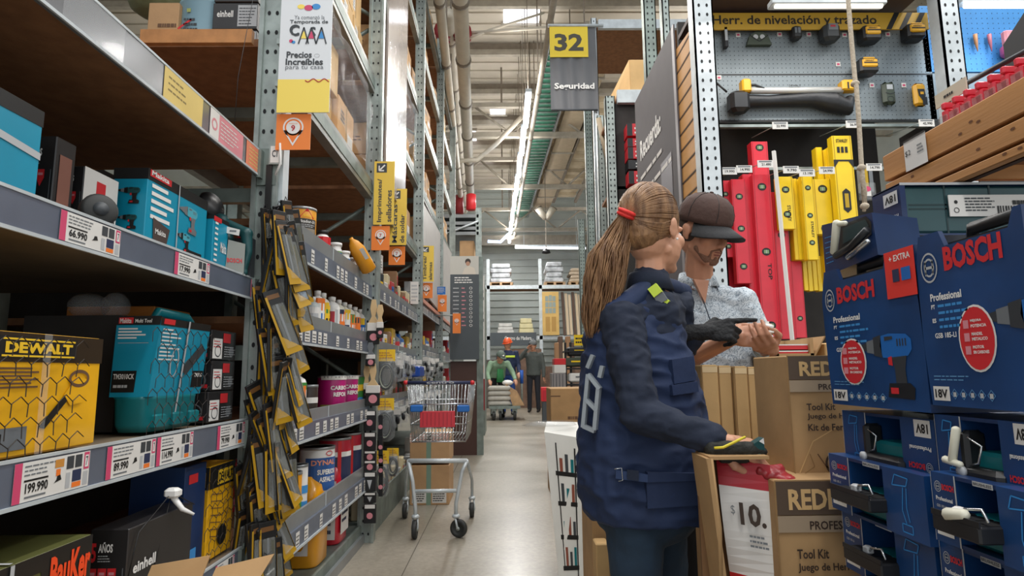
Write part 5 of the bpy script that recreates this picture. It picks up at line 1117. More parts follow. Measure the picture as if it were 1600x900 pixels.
# ================================================================= shopping trolley
def trolley():
    d0, d1 = 3.86, 4.32
    root = thing('shopping_trolley', 'wire supermarket trolley with red flap standing in the aisle', 'shopping trolley', (-.42, 4.0, 0))
    W3 = lambda px, py, d: P(px, py, d)
    q = MB()
    TL, TR = W3(634, 598, d0), W3(737, 598, d0); ML, MR = W3(639, 690, d0+.05), W3(731, 690, d0+.05); BL, BR = W3(638, 720, d0+.05), W3(730, 720, d0+.05)
    z1, z2, zb = TL.z, W3(640, 640, d0).z, ML.z
    def rectloop(xl, xr, ya, yb, z, r): q.tube([(xl, ya, z), (xr, ya, z), (xr, yb, z), (xl, yb, z), (xl, ya, z)], r, chrome, 6)
    yb1, yb2 = d0+.75, d0+.62
    xl, xr = TL.x+.01, TR.x-.01
    def lerp(t): # t 0 top,1 bottom
        return xl+(.03)*t, xr-.03*t, d0+.03*t, yb1+(yb2-yb1)*t, z1-.01+(zb-z1+.01)*t
    for t in (0, .35, .7, 1): a, b, c, e, z = lerp(t); q.tube([(a, c, z-(0)), (b, c, z), (b, e, z), (a, e, z), (a, c, z)], .0045, chrome, 6)
    n = 17
    for i in range(n):
        u = i/(n-1); A, B = lerp(0), lerp(1)
        q.tube([(A[0]+(A[1]-A[0])*u, A[2], A[4]), (B[0]+(B[1]-B[0])*u, B[2], B[4]), (B[0]+(B[1]-B[0])*u, B[3], B[4]), (A[0]+(A[1]-A[0])*u, A[3], A[4])], .0026, chrome, 4)
        for s in (0, 1): q.tube([(A[s], A[2]+(A[3]-A[2])*u, A[4]), (B[s], B[2]+(B[3]-B[2])*u, B[4])], .0024, chrome, 4)
    q.build('wire_basket', root)
    q = MB(); a = W3(634, 603, d0-.05); b = W3(738, 603, d0-.05); q.tube([a+Vector((0, 0, .02)), b+Vector((0, 0, .02))], .011, navyp, 10)
    q.txt(YF(a.x, d0-.063, a.z+.012), 'centro', .13, .0, .3, .014, lgrey, .02); q.build('handle', root)
    for s, p in ((0, a), (1, b)): q = MB(); q.cap(p+Vector((-.0, -.0, .02)), p+Vector((.0, .03, .02)), .016, .014, red, 10); q.tube([p+Vector((0, .02, .02)), (p.x, d0+.04, z1)], .008, chrome, 6); q.build('handle_end', root)
    for s in (0, 1):
        c = W3(651 if s == 0 else 724, 638, d0-.01); q = MB(); q.box(c.x-.038, c.x+.038, d0-.03, d0+.01, c.z-.022, c.z+.02, blueb, .006); q.build('blue_clamp', root)
    q = MB(); a = W3(656, 668, d0-.015); b = W3(711, 642, d0-.015); q.box(a.x, b.x, d0-.02, d0-.008, a.z, b.z, mat('red plastic flap', 'c8343f', .35), .003)
    for k in range(8): q.rect(YF(a.x, d0-.02, a.z), (b.x-a.x)*(.08+.115*k), .01, (b.x-a.x)*(.1+.115*k), b.z-a.z-.01, mat('dark red groove', '9c2833', .4))
    q.build('seat_flap', root)
    q = MB(); q.tube([BL+Vector((0, 0, .0)), BR], .014, whitesteel, 8); q.build('basket_rail', root)
    fl_, fr_ = W3(648, 803, d0+.02), W3(712, 803, d0+.02)
    q = MB(); zc_ = W3(650, 770, d0).z
    q.tube([BL, (BL.x+.03, d0+.04, zc_+.06), (fl_.x+.0, d0+.05, .17), (fl_.x, d0+.05, .125)], .012, whitesteel, 8)
    q.tube([BR, (BR.x-.03, d0+.04, zc_+.12), (fr_.x+.0, d0+.05, .2), (fr_.x, d0+.05, .125)], .012, whitesteel, 8)
    q.tube([(fl_.x, d0+.05, zc_), (fr_.x, d0+.05, zc_)], .012, whitesteel, 8)
    bl, br = W3(632, 780, 4.4), W3(737, 775, 4.4)
    q.tube([(BL.x, d0+.05, BL.z), (bl.x, 4.45, .25), (bl.x, 4.45, .13)], .01, whitesteel, 8); q.tube([(BR.x, d0+.05, BR.z), (br.x, 4.45, .25), (br.x, 4.45, .13)], .01, whitesteel, 8)
    q.build('frame', root)
    for (x, y, side) in ((fl_.x, d0+.05, 0), (fr_.x, d0+.05, 1), (bl.x, 4.45, 0), (br.x, 4.45, 0)):
        q = MB(); q.lathe([(.022, 0), (.026, .01), (.018, .02)], (x, y, .118), whitesteel, 12); R = .055 if y < 4.2 else .05
        ax = Vector((1, 0, 0)) if not side else Vector((.35, 1, 0)).normalized(); sd = ax.cross(Vector((0, 0, 1)))*.018
        for s in (-.018, .018): q.tube([Vector((x, y, .12))+ax*s*.7, Vector((x, y, R+.0))+ax*s+sd], .007, whitesteel, 6)
        cst = q.build('caster', root)
        q = MB(); q.lathe([(.001, -.013), (R*.6, -.013), (R*.62, -.016), (R-.003, -.014), (R, -.006), (R, .006), (R-.003, .014), (R*.62, .016), (R*.6, .013), (.001, .013)], Vector((x, y, R+.001))+sd, rubber, 22, ax); q.lathe([(.001, -.018), (.012, -.018), (.012, .018), (.001, .018)], Vector((x, y, R))+sd, galv, 10, ax); q.build('wheel', cst)
trolley()
# cartons beyond the trolley
for (x0, x1, y0, y1, d, lb) in ((640, 702, 676, 724, 4.85, 'upper brown carton with green tape seen through the trolley'), (640, 702, 726, 768, 4.85, 'lower brown carton with printed white labels behind the trolley wheels')):
    a, b = P(x0, y1, d), P(x1, y0, d); z0 = a.z if y1 < 760 else 0; zt = b.z if y1 > 760 else b.z
    root = thing('shipping_carton', lb, 'carton', ((a.x+b.x)/2, d+.2, z0))
    q = MB(); q.box(a.x, b.x, d, d+.4, z0, zt-.003, carton, .004); q.build('carton_body', root)
    F = YF(a.x, d, z0); W_, H = b.x-a.x, zt-z0
    q = MB(); q.rect(F, W_*.42, 0, W_*.54, H, mat('green tape', '7f9a88', .25), .001); q.build('tape', root)
    q = MB(); 
    if y1 > 760:
        for s in (.06, .57): q.rect(F, W_*s, H*.05, W_*(s+.36), H*.33, paper); q.lines(F, W_*(s+.02), H*.08, W_*(s+.34), H*.3, 4, black, .0014)
    else: q.rect(F, 0, H*.68, W_, H*.98, mat('pink wrapped top', 'd9a79a', .4), .001); q.lines(F, 0, H*.7, W_, H*.96, 3, paper, .0014)
    q.build('label_sheet', root)
# ================================================================= right side racks
def rpost(parent, px, py, d, hw, z0, z1, m=whitesteel, two=True, dep=.09, ho=.055):
    x = P(px, py, d).x; q = MB(); q.box(x-hw, x+hw, d, d+.012, z0, z1, m); q.box(x-hw, x-hw+.008, d, d+dep, z0, z1, m); q.box(x+hw-.008, x+hw, d, d+dep, z0, z1, m)
    F = YF(x-hw, d, z0); z = .03; k = 0
    while z < z1-z0:
        for s in ((.3, .7) if two else (.5,)): q.disc(F, 2*hw*s, z, .007, .011, hole, .001, 8)
        z += ho; k += 1
    return q.build('upright', parent), x
rb = thing('shelving_rack', 'right display bay with pegboard and levels under the black and yellow header', 'rack', (1.6, 3.4, 0))
_, xA = rpost(rb, 1106, 150, 3.1, .055, 0, 3.5)
_, xB = rpost(rb, 1492, 85, 3.1, .055, 0, 3.5)
zs = lambda py, d: P(1280, py, d).z
DP = 3.42
q = MB(); q.box(xA+.06, xB-.06, DP+.33, DP+.36, 0, 3.3, darkback); q.build('dark_backing', rb)
pegtopz, pegbotz = zs(44, DP), zs(190, DP)
xl, xr = P(1112, 100, DP).x, P(1455, 100, DP).x
q = MB(); q.box(xl, xr, DP, DP+.02, pegbotz, pegtopz, pegm); F = YF(xl, DP, pegbotz)
nx = 52; H = pegtopz-pegbotz; nz = 22
for i in range(nx):
    for j in range(nz): q.disc(F, (i+.5)*(xr-xl)/nx, (j+.5)*H/nz, .0028, .0028, hole, .001, 6)
q.rect(F, 0, H*.49, xr-xl, H*.505, black, .0012); q.rect(F, 0, 0, xr-xl, .012, black, .0012); q.build('pegboard', rb)
# header
z0, z1 = zs(46, DP-.05), zs(20, DP-.05); a = P(1113, 30, DP-.05).x; b = P(1450, 30, DP-.05).x
q = MB(); q.box(a, b, DP-.05, DP-.04, z0, z1, mat('ochre header', 'c39a2e', .5)); F = YF(a, DP-.0501, z0); W_, H_ = b-a, z1-z0
q.txt(F, 'Herr. de nivelación y trazado', W_*.0, H_*.15, W_*.76, H_*.85, mat('dark brown print', '2e261c', .5), .02, .001)
for k in range(3): s = W_*(.8+.06*k); q.pol(F, [(s, 0), (s+W_*.025, 0), (s+W_*.07, H_), (s+W_*.045, H_)], black, .001)
tag(q.build('header_sign'), 'ochre header sign reading Herr. de nivelación y trazado', 'sign')
# tube light over it
a, b = P(1205, 8, 3.05), P(1384, 12, 3.05); root = thing('tube_light', 'unlit looking white tube fixture over the black and yellow header', 'light', ((a.x+b.x)/2, 3.05, a.z))
q = MB(); q.box(a.x+.1, a.x+.12, 3.06, 3.08, a.z+.03, 3.5, galv); q.box(b.x-.12, b.x-.1, 3.06, 3.08, a.z+.03, 3.5, galv); q.build('hanger', root)
q = MB(); q.box(a.x, b.x, 3.03, 3.1, a.z, a.z+.035, whitesteel, .004); q.build('housing', root); q = MB(); q.tube([(a.x+.02, 3.05, a.z-.006), (b.x-.02, 3.05, a.z-.006)], .013, mat('warm tube', 'fff6e6', .5, emit=1.5), 8); q.build('tube', root)
q = MB(); zc_ = zs(18, DP-.05); q.box(xA+.05, xB-.05, 3.12, DP+.3, zc_+.02, zc_+.05, mat('dark brown canopy', '4a3a35', .6)); q.box(xA+.05, xB-.05, 3.1, 3.12, zc_+.04, zc_+.1, mat('maroon beam', '5a2a2a', .5)); q.build('canopy', rb)
for py in (195, 262): q = MB(); z = zs(py, DP); q.box(xl, xr-.05, DP+.0, DP+.03, z-.012, z+.005, galv); q.build('hook_bar', rb)
q = MB(); q.hexa([(P(1440, 150, 3.3).x, 3.25, 0), (P(1452, 150, 3.3).x, 3.25, 0), (P(1452, 150, 3.3).x, 3.3, 0), (P(1440, 150, 3.3).x, 3.3, 0), (P(1452, 60, 3.3).x+.05, 3.25, 3.2), (P(1466, 60, 3.3).x+.05, 3.25, 3.2), (P(1466, 60, 3.3).x+.05, 3.3, 3.2), (P(1452, 60, 3.3).x+.05, 3.3, 3.2)], mat('dark slate frame', '39414a', .5)); q.build('side_panel', rb)
# tools on the pegboard
def pt(px, py, d=DP-.02): return P(px, py, d)
def tool(name, label, px, py, build):
    c = pt(px, py); root = thing(name, label, 'tool', (c.x, DP-.03, c.z)); build(root, c); 
    q = MB(); q.tube([(c.x, DP+.005, c.z+.0), (c.x, DP-.03, c.z)], .003, galv, 5); q.build('peg_hook', root)
    return root
ydw = mat('yellow tool rubber', 'e3a81c', .4)
def t1(r, c):
    q = MB(); q.box(c.x-.012, c.x+.012, DP-.05, DP-.012, c.z-.07, c.z+.06, blackpl, .004); q.M = None; q.build('body', r); q = MB(); q.rect(YF(c.x-.008, DP-.0505, c.z-.05), 0, .02, .016, .09, lgrey); q.build('display', r)
tool('digital_angle_gauge', 'slim dark gauge hanging at the left edge of the pegboard', 1132, 60, t1)
def t2(r, c):
    q = MB(); F = YF(c.x-.075, DP-.03, c.z-.045); q.prism(F, [(0, 0), (.15, 0), (.13, .06), (.09, .085), (.06, .085), (.02, .06)], .03, mat('dark green grey tool', '3d4638', .5)); q.build('body', r)
    q = MB(); q.disc(F, .055, .05, .015, .015, lgrey); q.disc(F, .095, .05, .015, .015, lgrey); q.line(F, [(.02, .06), (.075, .02), (.13, .06)], .006, black); q.build('dial', r)
tool('angle_square', 'dark triangular square tool, second on the top row of the pegboard', 1185, 60, t2)
def t3(r, c):
    q = MB(); q.box(c.x-.03, c.x+.025, DP-.07, DP-.012, c.z-.04, c.z+.04, blackpl, .01); q.build('body', r); q = MB(); q.rect(YF(c.x-.02, DP-.0705, c.z-.01), 0, 0, .035, .035, greyp); q.rect(YF(c.x-.02, DP-.0705, c.z-.01), .014, 0, .019, .035, black, .002); q.build('display', r)
tool('distance_meter', 'small black box shaped meter with grey window on the pegboard top row', 1241, 56, t3)
def t4(r, c):
    q = MB(); q.box(c.x-.055, c.x+.045, DP-.1, DP-.012, c.z-.055, c.z+.05, mat('charcoal tool', '2c3033', .45), .018); q.build('body', r); q = MB(); q.rect(YF(c.x-.03, DP-.1005, c.z-.0), 0, 0, .055, .04, greyp, .001); q.rect(YF(c.x-.02, DP-.1005, c.z+.018), 0, 0, .03, .012, redd, .002); q.build('display', r)
tool('laser_level', 'charcoal laser level in the middle of the pegboard top row', 1292, 58, t4)
def ty(r, c, s=1):
    q = MB(); q.box(c.x-.055*s, c.x+.055*s, DP-.1, DP-.012, c.z-.05*s, c.z+.045*s, blackpl, .012); q.build('body', r)
    q = MB(); q.box(c.x-.045*s, c.x+.045*s, DP-.108, DP-.06, c.z-.02*s, c.z+.03*s, ydw, .006); q.box(c.x-.035*s, c.x+.035*s, DP-.1, DP-.06, c.z+.032*s, c.z+.044*s, ydw, .004); q.rect(YF(c.x-.04*s, DP-.1085, c.z), 0, 0, .08*s, .008, black); q.txt(YF(c.x-.03*s, DP-.109, c.z+.012*s), 'DEWALT', 0, 0, .05*s, .008*s, black, .03); q.build('rubber_guard', r)
tool('laser_level', 'yellow and black laser level left of the far one on the top pegboard row', 1352, 60, ty)
tool('laser_level', 'yellow and black laser level at the right end of the top pegboard row', 1420, 57, ty)
tool('laser_level', 'yellow and black laser level hanging alone by the rope, lower pegboard', 1347, 110, ty)
def t7(r, c):
    q = MB(); q.box(c.x-.038, c.x+.038, DP-.05, DP-.012, c.z-.07, c.z+.07, mat('dark green grey tool', '3d4638'), .016); q.build('body', r); q = MB(); F = YF(c.x-.038, DP-.0505, c.z-.07); q.rect(F, .02, .09, .056, .12, lgrey); q.line(F, [(.01, .07), (.038, .06), (.066, .07)], .004, black); q.ringo(F, .038, .03, .02, .018, .003, black); q.build('display', r)
tool('stud_finder', 'dark green detector with small screen on the lower pegboard', 1386, 148, t7)
def t8(r, c):
    q = MB(); q.box(c.x-.036, c.x+.036, DP-.05, DP-.012, c.z-.07, c.z+.07, ydw, .014); q.build('body', r); q = MB(); F = YF(c.x-.036, DP-.0505, c.z-.07); q.pol(F, [(.015, .1), (.057, .1), (.062, .06), (.045, .02), (.02, .06)], black); q.rect(F, .04, .0, .068, .05, blackpl, .001); q.rect(F, .03, .066, .05, .082, ydw, .002); q.build('display', r)
tool('stud_finder', 'yellow and black detector at the right of the lower pegboard', 1434, 150, t8)
# tripod pole with black case
root = thing('laser_tripod', 'folded silver tripod with yellow collars hung across the pegboard', 'tripod', (pt(1240, 142).x, DP-.06, pt(1240, 142).z))
q = MB(); q.tube([pt(1172, 142, DP-.07), pt(1316, 141, DP-.07)], .019, mat('silver tube', 'c9c8c4', .3, .3), 12); q.txt(YF(pt(1224, 143).x, DP-.0905, pt(1224, 143).z-.005), 'DEWALT', 0, 0, .07, .013, black, .03, .001); q.build('pole', root)
q = MB(); q.box(pt(1152, 140).x, pt(1166, 140).x, DP-.1, DP-.04, pt(1160, 152).z, pt(1160, 132).z, ydw, .008); q.box(pt(1305, 140).x, pt(1330, 140).x, DP-.1, DP-.04, pt(1160, 150).z, pt(1160, 134).z, ydw, .008); q.rect(YF(pt(1312, 140).x, DP-.101, pt(1300, 148).z), 0, 0, .01, .04, black); q.rect(YF(pt(1322, 140).x, DP-.101, pt(1300, 148).z), 0, 0, .008, .04, black); q.build('collar', root)
q = MB(); q.tube([pt(1158, 134, DP-.07), pt(1180, 133, DP-.08), pt(1196, 140, DP-.08)], .008, blackpl, 6); q.tube([pt(1120, 130, DP-.05), pt(1136, 144, DP-.05)], .006, blackpl, 6); q.build('lever', root)
q = MB(); q.box(pt(1133, 150).x, pt(1163, 150).x, DP-.11, DP-.02, pt(1145, 182).z, pt(1145, 150).z, blackpl, .02); q.build('head', root)
q = MB(); pts = [pt(1160, 158, DP-.04), pt(1200, 158, DP-.04), pt(1240, 156, DP-.04), pt(1270, 155, DP-.04), pt(1300, 160, DP-.04), pt(1325, 168, DP-.04), pt(1328, 152, DP-.04)]; q.tube(pts, [.04, .035, .04, .045, .06, .05, .03], blackpl, 12); tag(blob(q, 'carry_case', mat('black carry case', '202124', .5, bump=.2), .008, 3), 'long soft black carry case hanging behind the silver tripod', 'case')
# price cards
def pcard(px, py, d, price, lb, w_=.085, h_=.04):
    c = P(px, py, d); root = thing('price_card', lb, 'price tag', (c.x, d, c.z-h_/2)); q = MB(); q.box(c.x-w_/2, c.x+w_/2, d, d+.003, c.z-h_/2, c.z+h_/2, paper); F = YF(c.x-w_/2, d-.0002, c.z-h_/2)
    q.txt(F, price, w_*.25, h_*.25, w_*.85, h_*.6, black, .02, .001); q.rect(F, w_*.1, h_*.75, w_*.9, h_*.92, greyp); q.build('card', root)
    q = MB(); q.tube([(c.x, d+.003, c.z+.012), (c.x-.03, DP+.0, c.z+.05)], .0025, galv, 5); q.build('card_arm', root)
for px, py, pr, lb in ((1219, 196, '22.990', 'price card on the hook bar below the tripod middle'), (1334, 194, '36.990', 'price card on the hook bar beside the rope'), (1448, 192, '42.990', 'price card at the right end of the upper hook bar'), (1139, 267, '19.990', 'price card above the two short red levels, left one'), (1163, 264, '14.990', 'price card above the two short red levels, right one'), (1196, 256, '21.490', 'price card in front of the tall red levels'), (1236, 265, '9.790', 'price card above the short yellow level'), (1261, 270, '13.190', 'price card above the yellow level bundle'), (1292, 266, '24.990', 'price card left of the topmost yellow level'), (1366, 261, '14.790', 'price card right of the rope end')):
    pcard(px, py, 3.12, pr, lb)
for k, (px, py) in enumerate(((1155, 52), (1220, 51), (1266, 51), (1322, 52), (1390, 51), (1312, 98), (1365, 131), (1415, 131), (1125, 119))):
    c = pt(px, py); q = MB(); q.box(c.x-.014, c.x+.014, DP-.004, DP-.001, c.z-.014, c.z+.014, paper); q.rect(YF(c.x-.008, DP-.004, c.z-.007), 0, 0, .016, .012, pink, .001)
    tag(q.build('pegboard_tag'), 'tiny pink and white number tag on the grey pegboard', 'tag', 'number tags on the pegboard')
# spirit levels
def level(x0, x1, y0, y1, d, m, label, vials, side=.045, n=1, back=redd, word=None):
    a, b = P(x0, (y0+y1)/2, d), P(x1, (y0+y1)/2, d); zt, zb = P(x0, y0, d).z, P(x0, y1, d).z
    root = thing('spirit_level', label, 'level', ((a.x+b.x)/2, d+side/2, zb))
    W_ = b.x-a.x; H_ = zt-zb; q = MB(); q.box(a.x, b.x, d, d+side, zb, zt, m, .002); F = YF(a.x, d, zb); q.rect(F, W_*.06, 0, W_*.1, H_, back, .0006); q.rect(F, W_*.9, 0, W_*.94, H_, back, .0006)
    if word: V = Fr(F.p(W_*.62, H_*.45), -F.v, F.u); q.txt(V, word, 0, -W_*.1, .09, W_*.12, black, .02, .001)
    q.build('level_body', root)
    for v in vials:
        q = MB(); q.disc(F, W_*.5, H_*v, W_*.25, W_*.22, black, .001); q.rect(F, W_*.36, H_*v-W_*.1, W_*.64, H_*v+W_*.1, greenv, .0016); q.rect(F, W_*.48, H_*v-W_*.1, W_*.52, H_*v+W_*.1, lgrey, .002); q.build('vial', root)
    return root
level(1127, 1145, 282, 402, 3.28, redp, 'short red level at the far left of the level display', (.14, .82))
level(1147, 1170, 280, 443, 3.24, redp, 'second red level, slightly longer, left of the tall red ones', (.16, .52, .83))
level(1180, 1206, 221, 420, 3.34, redp, 'topmost red level standing behind the tall red pair', (.95,), .06)
level(1168, 1184, 272, 530, 3.26, redp, 'tall red level seen edge on left of the front red level', (), .06)
level(1184, 1212, 272, 530, 3.22, redp, 'tall front red level with three vials', (.08, .52, .92), .05, word='TOP')
level(1213, 1236, 300, 530, 3.27, redp, 'tall red level partly behind the white lath', (.7,), .05, word='TOP')
level(1239, 1257, 408, 528, 3.3, redp, 'red level low behind the yellow levels', (.25,), .05)
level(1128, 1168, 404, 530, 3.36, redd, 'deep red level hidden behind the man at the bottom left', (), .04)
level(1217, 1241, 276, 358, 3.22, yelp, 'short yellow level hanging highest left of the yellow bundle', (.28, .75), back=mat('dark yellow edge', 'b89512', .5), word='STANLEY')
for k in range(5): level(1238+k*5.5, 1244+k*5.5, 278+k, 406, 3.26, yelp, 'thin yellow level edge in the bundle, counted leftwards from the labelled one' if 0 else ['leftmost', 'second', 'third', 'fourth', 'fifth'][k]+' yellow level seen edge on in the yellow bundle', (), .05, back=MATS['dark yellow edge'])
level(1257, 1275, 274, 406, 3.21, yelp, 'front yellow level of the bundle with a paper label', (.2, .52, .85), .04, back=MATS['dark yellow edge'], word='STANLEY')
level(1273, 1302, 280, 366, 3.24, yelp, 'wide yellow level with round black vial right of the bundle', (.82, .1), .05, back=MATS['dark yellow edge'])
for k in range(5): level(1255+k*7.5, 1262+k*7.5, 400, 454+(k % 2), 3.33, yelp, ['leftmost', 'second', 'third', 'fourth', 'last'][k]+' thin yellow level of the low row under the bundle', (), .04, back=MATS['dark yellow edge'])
level(1283, 1293, 230, 440, 3.3, yelp, 'long yellow level edge beside the topmost yellow levels', (), .05, back=MATS['dark yellow edge'])
for k in range(3): level(1284+k*7, 1291+k*7, 238-k*4, 350, 3.32-.02*k, yelp, ['first', 'second', 'third'][k]+' yellow level edge behind the topmost yellow level', (), .05, back=MATS['dark yellow edge'])
rt = level(1305, 1336, 212, 348, 3.18, yelp, 'topmost broad yellow level with oval hand slot', (), .05, back=MATS['dark yellow edge'])
q = MB(); a = P(1305, 280, 3.179); W_ = P(1336, 280, 3.179).x-a.x; F = YF(a.x, 3.1795, P(1305, 348, 3.18).z); Ht = P(1305, 212, 3.18).z-P(1305, 348, 3.18).z
q.pol(F, [(W_*.3, Ht*.15), (W_*.5, Ht*.11), (W_*.7, Ht*.15), (W_*.7, Ht*.35), (W_*.5, Ht*.39), (W_*.3, Ht*.35)], black, .001); q.pol(F, [(W_*.4, Ht*.17), (W_*.6, Ht*.17), (W_*.6, Ht*.33), (W_*.4, Ht*.33)], MATS['dark yellow edge'], .0014); q.txt(F, 'STANLEY', W_*.2, Ht*.92, W_*.8, Ht*.96, black, .03); q.pol(F, [(0, Ht*.62), (W_*.25, Ht*.7), (W_*.75, Ht*.7), (W_, Ht*.62), (W_, Ht*.72), (0, Ht*.72)], black, .001)
for k in range(3): q.rect(F, W_*(.22+.2*k), Ht*.8, W_*(.36+.2*k), Ht*.87, black, .001)
plabel(q.build('hand_slot', rt), 'black hand slot and lettering')
q = MB(); q.tube([P(1209, 236, 3.15), P(1238, 532, 3.15)], .012, white, 4, smooth=False); tag(q.build('white_lath'), 'thin white lath leaning in front of the red levels', 'lath')
q = MB(); a, b = P(1345, 312, 3.2), P(1368, 285, 3.2); q.box(a.x, b.x, 3.2, 3.22, a.z, b.z, filmg, .003); q.rect(YF(a.x, 3.199, a.z), .01, .02, .06, .05, paper); q.disc(YF(a.x, 3.199, a.z), .04, .06, .02, .015, pink, .002); tag(q.build('hanging_package'), 'clear hanging package with pink dot right of the yellow levels', 'package')
for k, px in enumerate((1350, 1356, 1362)):
    q = MB(); a, b = P(px-4, 300, 3.3), P(px+1, 262, 3.3); q.box(a.x, b.x, 3.3, 3.33, a.z, b.z, (lgrey, MATS['dark yellow edge'], greyp)[k], .002); tag(q.build('level_package'), ['grey', 'ochre', 'dark grey'][k]+' narrow hanging pack beside the rope end', 'package')
# rope
ropem = mat('pale rope', 'b8ab98', .85, bump=.6, bscale=90)
q = MB(); pts = [P(1322, -60, 2.3), P(1326, 10, 2.3), P(1331, 70, 2.3), P(1336, 125, 2.3), P(1338, 135, 2.29), P(1342, 190, 2.3), P(1346, 258, 2.3), P(1347, 268, 2.3), P(1351, 318, 2.3)]
q.tube(pts, [.009]*9, ropem, 8)
for (px, py) in ((1336, 131), (1346, 262), (1351, 322)): q.ell(P(px, py, 2.3), .017, .017, .014, ropem, 10)
q.tube([P(1346, 265, 2.3), P(1352, 300, 2.31), P(1350, 330, 2.3)], .007, ropem, 6)
tag(q.build('hanging_rope'), 'pale knotted rope hanging in front of the level display', 'rope')
# next bay with blue lit pegboard
rb2 = thing('shelving_rack', 'rightmost rack bay with blue lit pegboard at the top right corner', 'rack', (3.2, 3.4, 0))
q = MB(); xb0 = xB+.07; z0 = P(1550, 112, DP).z; q.box(xb0, xb0+1.2, DP, DP+.02, z0, 3.2, pegb); F = YF(xb0, DP, z0)
for i in range(36):
    for j in range(16): q.disc(F, (i+.5)*.033, (j+.5)*.033, .0028, .0028, hole, .001, 6)
q.build('pegboard', rb2)
q = MB(); q.box(xb0, xb0+1.2, DP, DP+.3, 0, z0-.3, darkback); q.box(xb0, xb0+1.2, DP, DP+.02, z0-.3, z0-.01, pegm); q.build('lower_panel', rb2)
area('shelf_tube_lamp', (xb0+.5, 3.1, P(1550, 8, 3.1).z-.03), .8, .04, 5, (.6, .8, 1))
root = thing('tube_light', 'glowing white tube fixture over the blue pegboard at the top right', 'light', (xb0+.5, 3.1, P(1550, 8, 3.1).z))
q = MB(); a = P(1508, 8, 3.1); q.tube([(a.x, 3.1, a.z), (a.x+1.0, 3.1, a.z)], .018, mat('cool bright tube', 'f2f8ff', .5, emit=5), 8); q.build('tube', root); q = MB(); q.box(a.x-.02, a.x+1, 3.09, 3.15, a.z+.018, a.z+.05, whitesteel); q.build('housing', root)
for k, (px, lb) in enumerate(((1525, 'left'), (1547, 'right'))):
    c = P(px, 66, DP-.02); q = MB(); q.tube([c+Vector((0, 0, .05)), c+Vector((0, 0, .0)), c+Vector((.004, 0, -.06))], [.012, .01, .002], (mat('amber tool handle', 'c78a5a'), mat('rose tool handle', 'b86a78'))[k], 8); tag(q.build('marking_tool'), lb+' small pointed tool hanging on the blue pegboard', 'tool')
c = P(1582, 78, DP-.06); q = MB(); q.lathe([(.05, -.03), (.06, -.02), (.06, .02), (.05, .03), (.02, .03)], c, mat('pink reel plastic', 'd05a86', .4), 18, (0, 0, 1)); q.box(c.x-.05, c.x+.05, c.y-.02, c.y+.02, c.z+.02, c.z+.12, lpink, .01); tag(q.build('chalk_line_reel'), 'pink reel on the blue pegboard at the right edge', 'reel')
# slatwall at the aisle end
SX = P(1085, 160, 3.16).x+.02
y0, y1 = 3.16, P(1006, 220, 4.6).y+.05
root = thing('slatwall_panel', 'tan slatted wall panel running along the right rack end', 'slatwall', (SX, 3.9, .3))
q = MB(); ztop = P(1086, 38, 3.16).z; zt2 = ztop+.18
q.hexa([(SX, y0, .3), (SX+.03, y0, .3), (SX+.03, y1, .3), (SX, y1, .3), (SX, y0, ztop), (SX+.03, y0, ztop), (SX+.03, y1, zt2), (SX, y1, zt2)], slat); 
F = RF(SX, y1, 0)
z = .4
while z < ztop-.02: q.rect(F, 0, z, y1-y0, z+.012, mat('slat groove shade', '3a2413', .8), .001); q.rect(F, 0, z+.012, y1-y0, z+.018, mat('slat groove lip', 'b07f48', .6), .001); z += .1
q.box(SX-.002, SX+.03, y0-.006, y0, .3, ztop, mat('orange slat edge', 'd58b4c', .6)); q.build('slat_board', root)
yp0, yp1 = 3.5, y1-.03
q = MB(); zb_, zt_ = 1.55, P(1040, 100, 3.9).z+.05; q.box(SX-.012, SX-.004, yp0, yp1, zb_, zt_, poster); F = RF(SX-.0125, yp1, zb_); L = yp1-yp0; H_ = zt_-zb_
q.rect(F, L-.05, 0, L, H_, mat('poster border', '8c878a', .4)); q.txt(F, 'Recuerda:', L*.12, H_*.66, L*.66, H_*.76, white, .03, .002)
for k in range(6): q.lines(F, L*.1, H_*(.56-.085*k), L*.85, H_*(.59-.085*k), 1, paper, .002, .6, seed=k)
q.pol(F, [(L*.62, H_*.2), (L*.85, H_*.1), (L*.85, H_*.52), (L*.62, H_*.52)], mat('poster darker patch', '5a5560', .4), .0012)
tag(q.build('notice_poster'), 'grey framed notice poster on the tan slatwall', 'poster')
# rack row beyond
rr = thing('pallet_rack', 'right rack row beyond the slatwall under the number 32 banner', 'rack', (1.5, 6, 0))
def zpy(py, d): return P(940, py, d).z
for (px, py, d, hw, m, t) in ((1018, 80, 4.75, .05, galv2, zpy(-60, 4.75)), (1042, 50, 4.75, .03, galv, zpy(-60, 4.75)), (957, 270, 5.5, .045, galv, zpy(150, 5.5)), (930, 110, 7.1, .035, whitesteel, zpy(28, 7.1)), (921, 240, 7.9, .05, galv2, zpy(170, 7.9)), (940, 240, 6.6, .04, galv, zpy(180, 6.6)), (908, 330, 9.4, .05, galv2, 3.4)):
    rpost(rr, px, py, d, hw, 0, t, m, hw > .04)
for (x0, x1, py, d, th) in ((935, 1100, 37, 7.1, .12), (965, 1080, 150, 5.5, .13)):
    a = P(x0, py, d); b = P(x1, py, d); q = MB(); q.box(a.x, b.x, d, d+.05, a.z-th/2, a.z+th/2, whitesteel); q.box(a.x, b.x, d+.05, d+1.3, a.z, a.z+.03, board); q.build('shelf_beam', rr)
q = MB(); q.tube([P(935, 185, 6.5), P(952, 262, 6.5)], .03, mat('tan brace', '9b8c75', .6), 6); q.tube([P(1012, 60, 4.78), P(1035, 110, 4.78), P(1055, 140, 4.78)], .02, galv, 6); q.build('brace', rr)
a, b = P(967, 148, 5.52), P(1004, 93, 5.52); z0 = a.z+.12
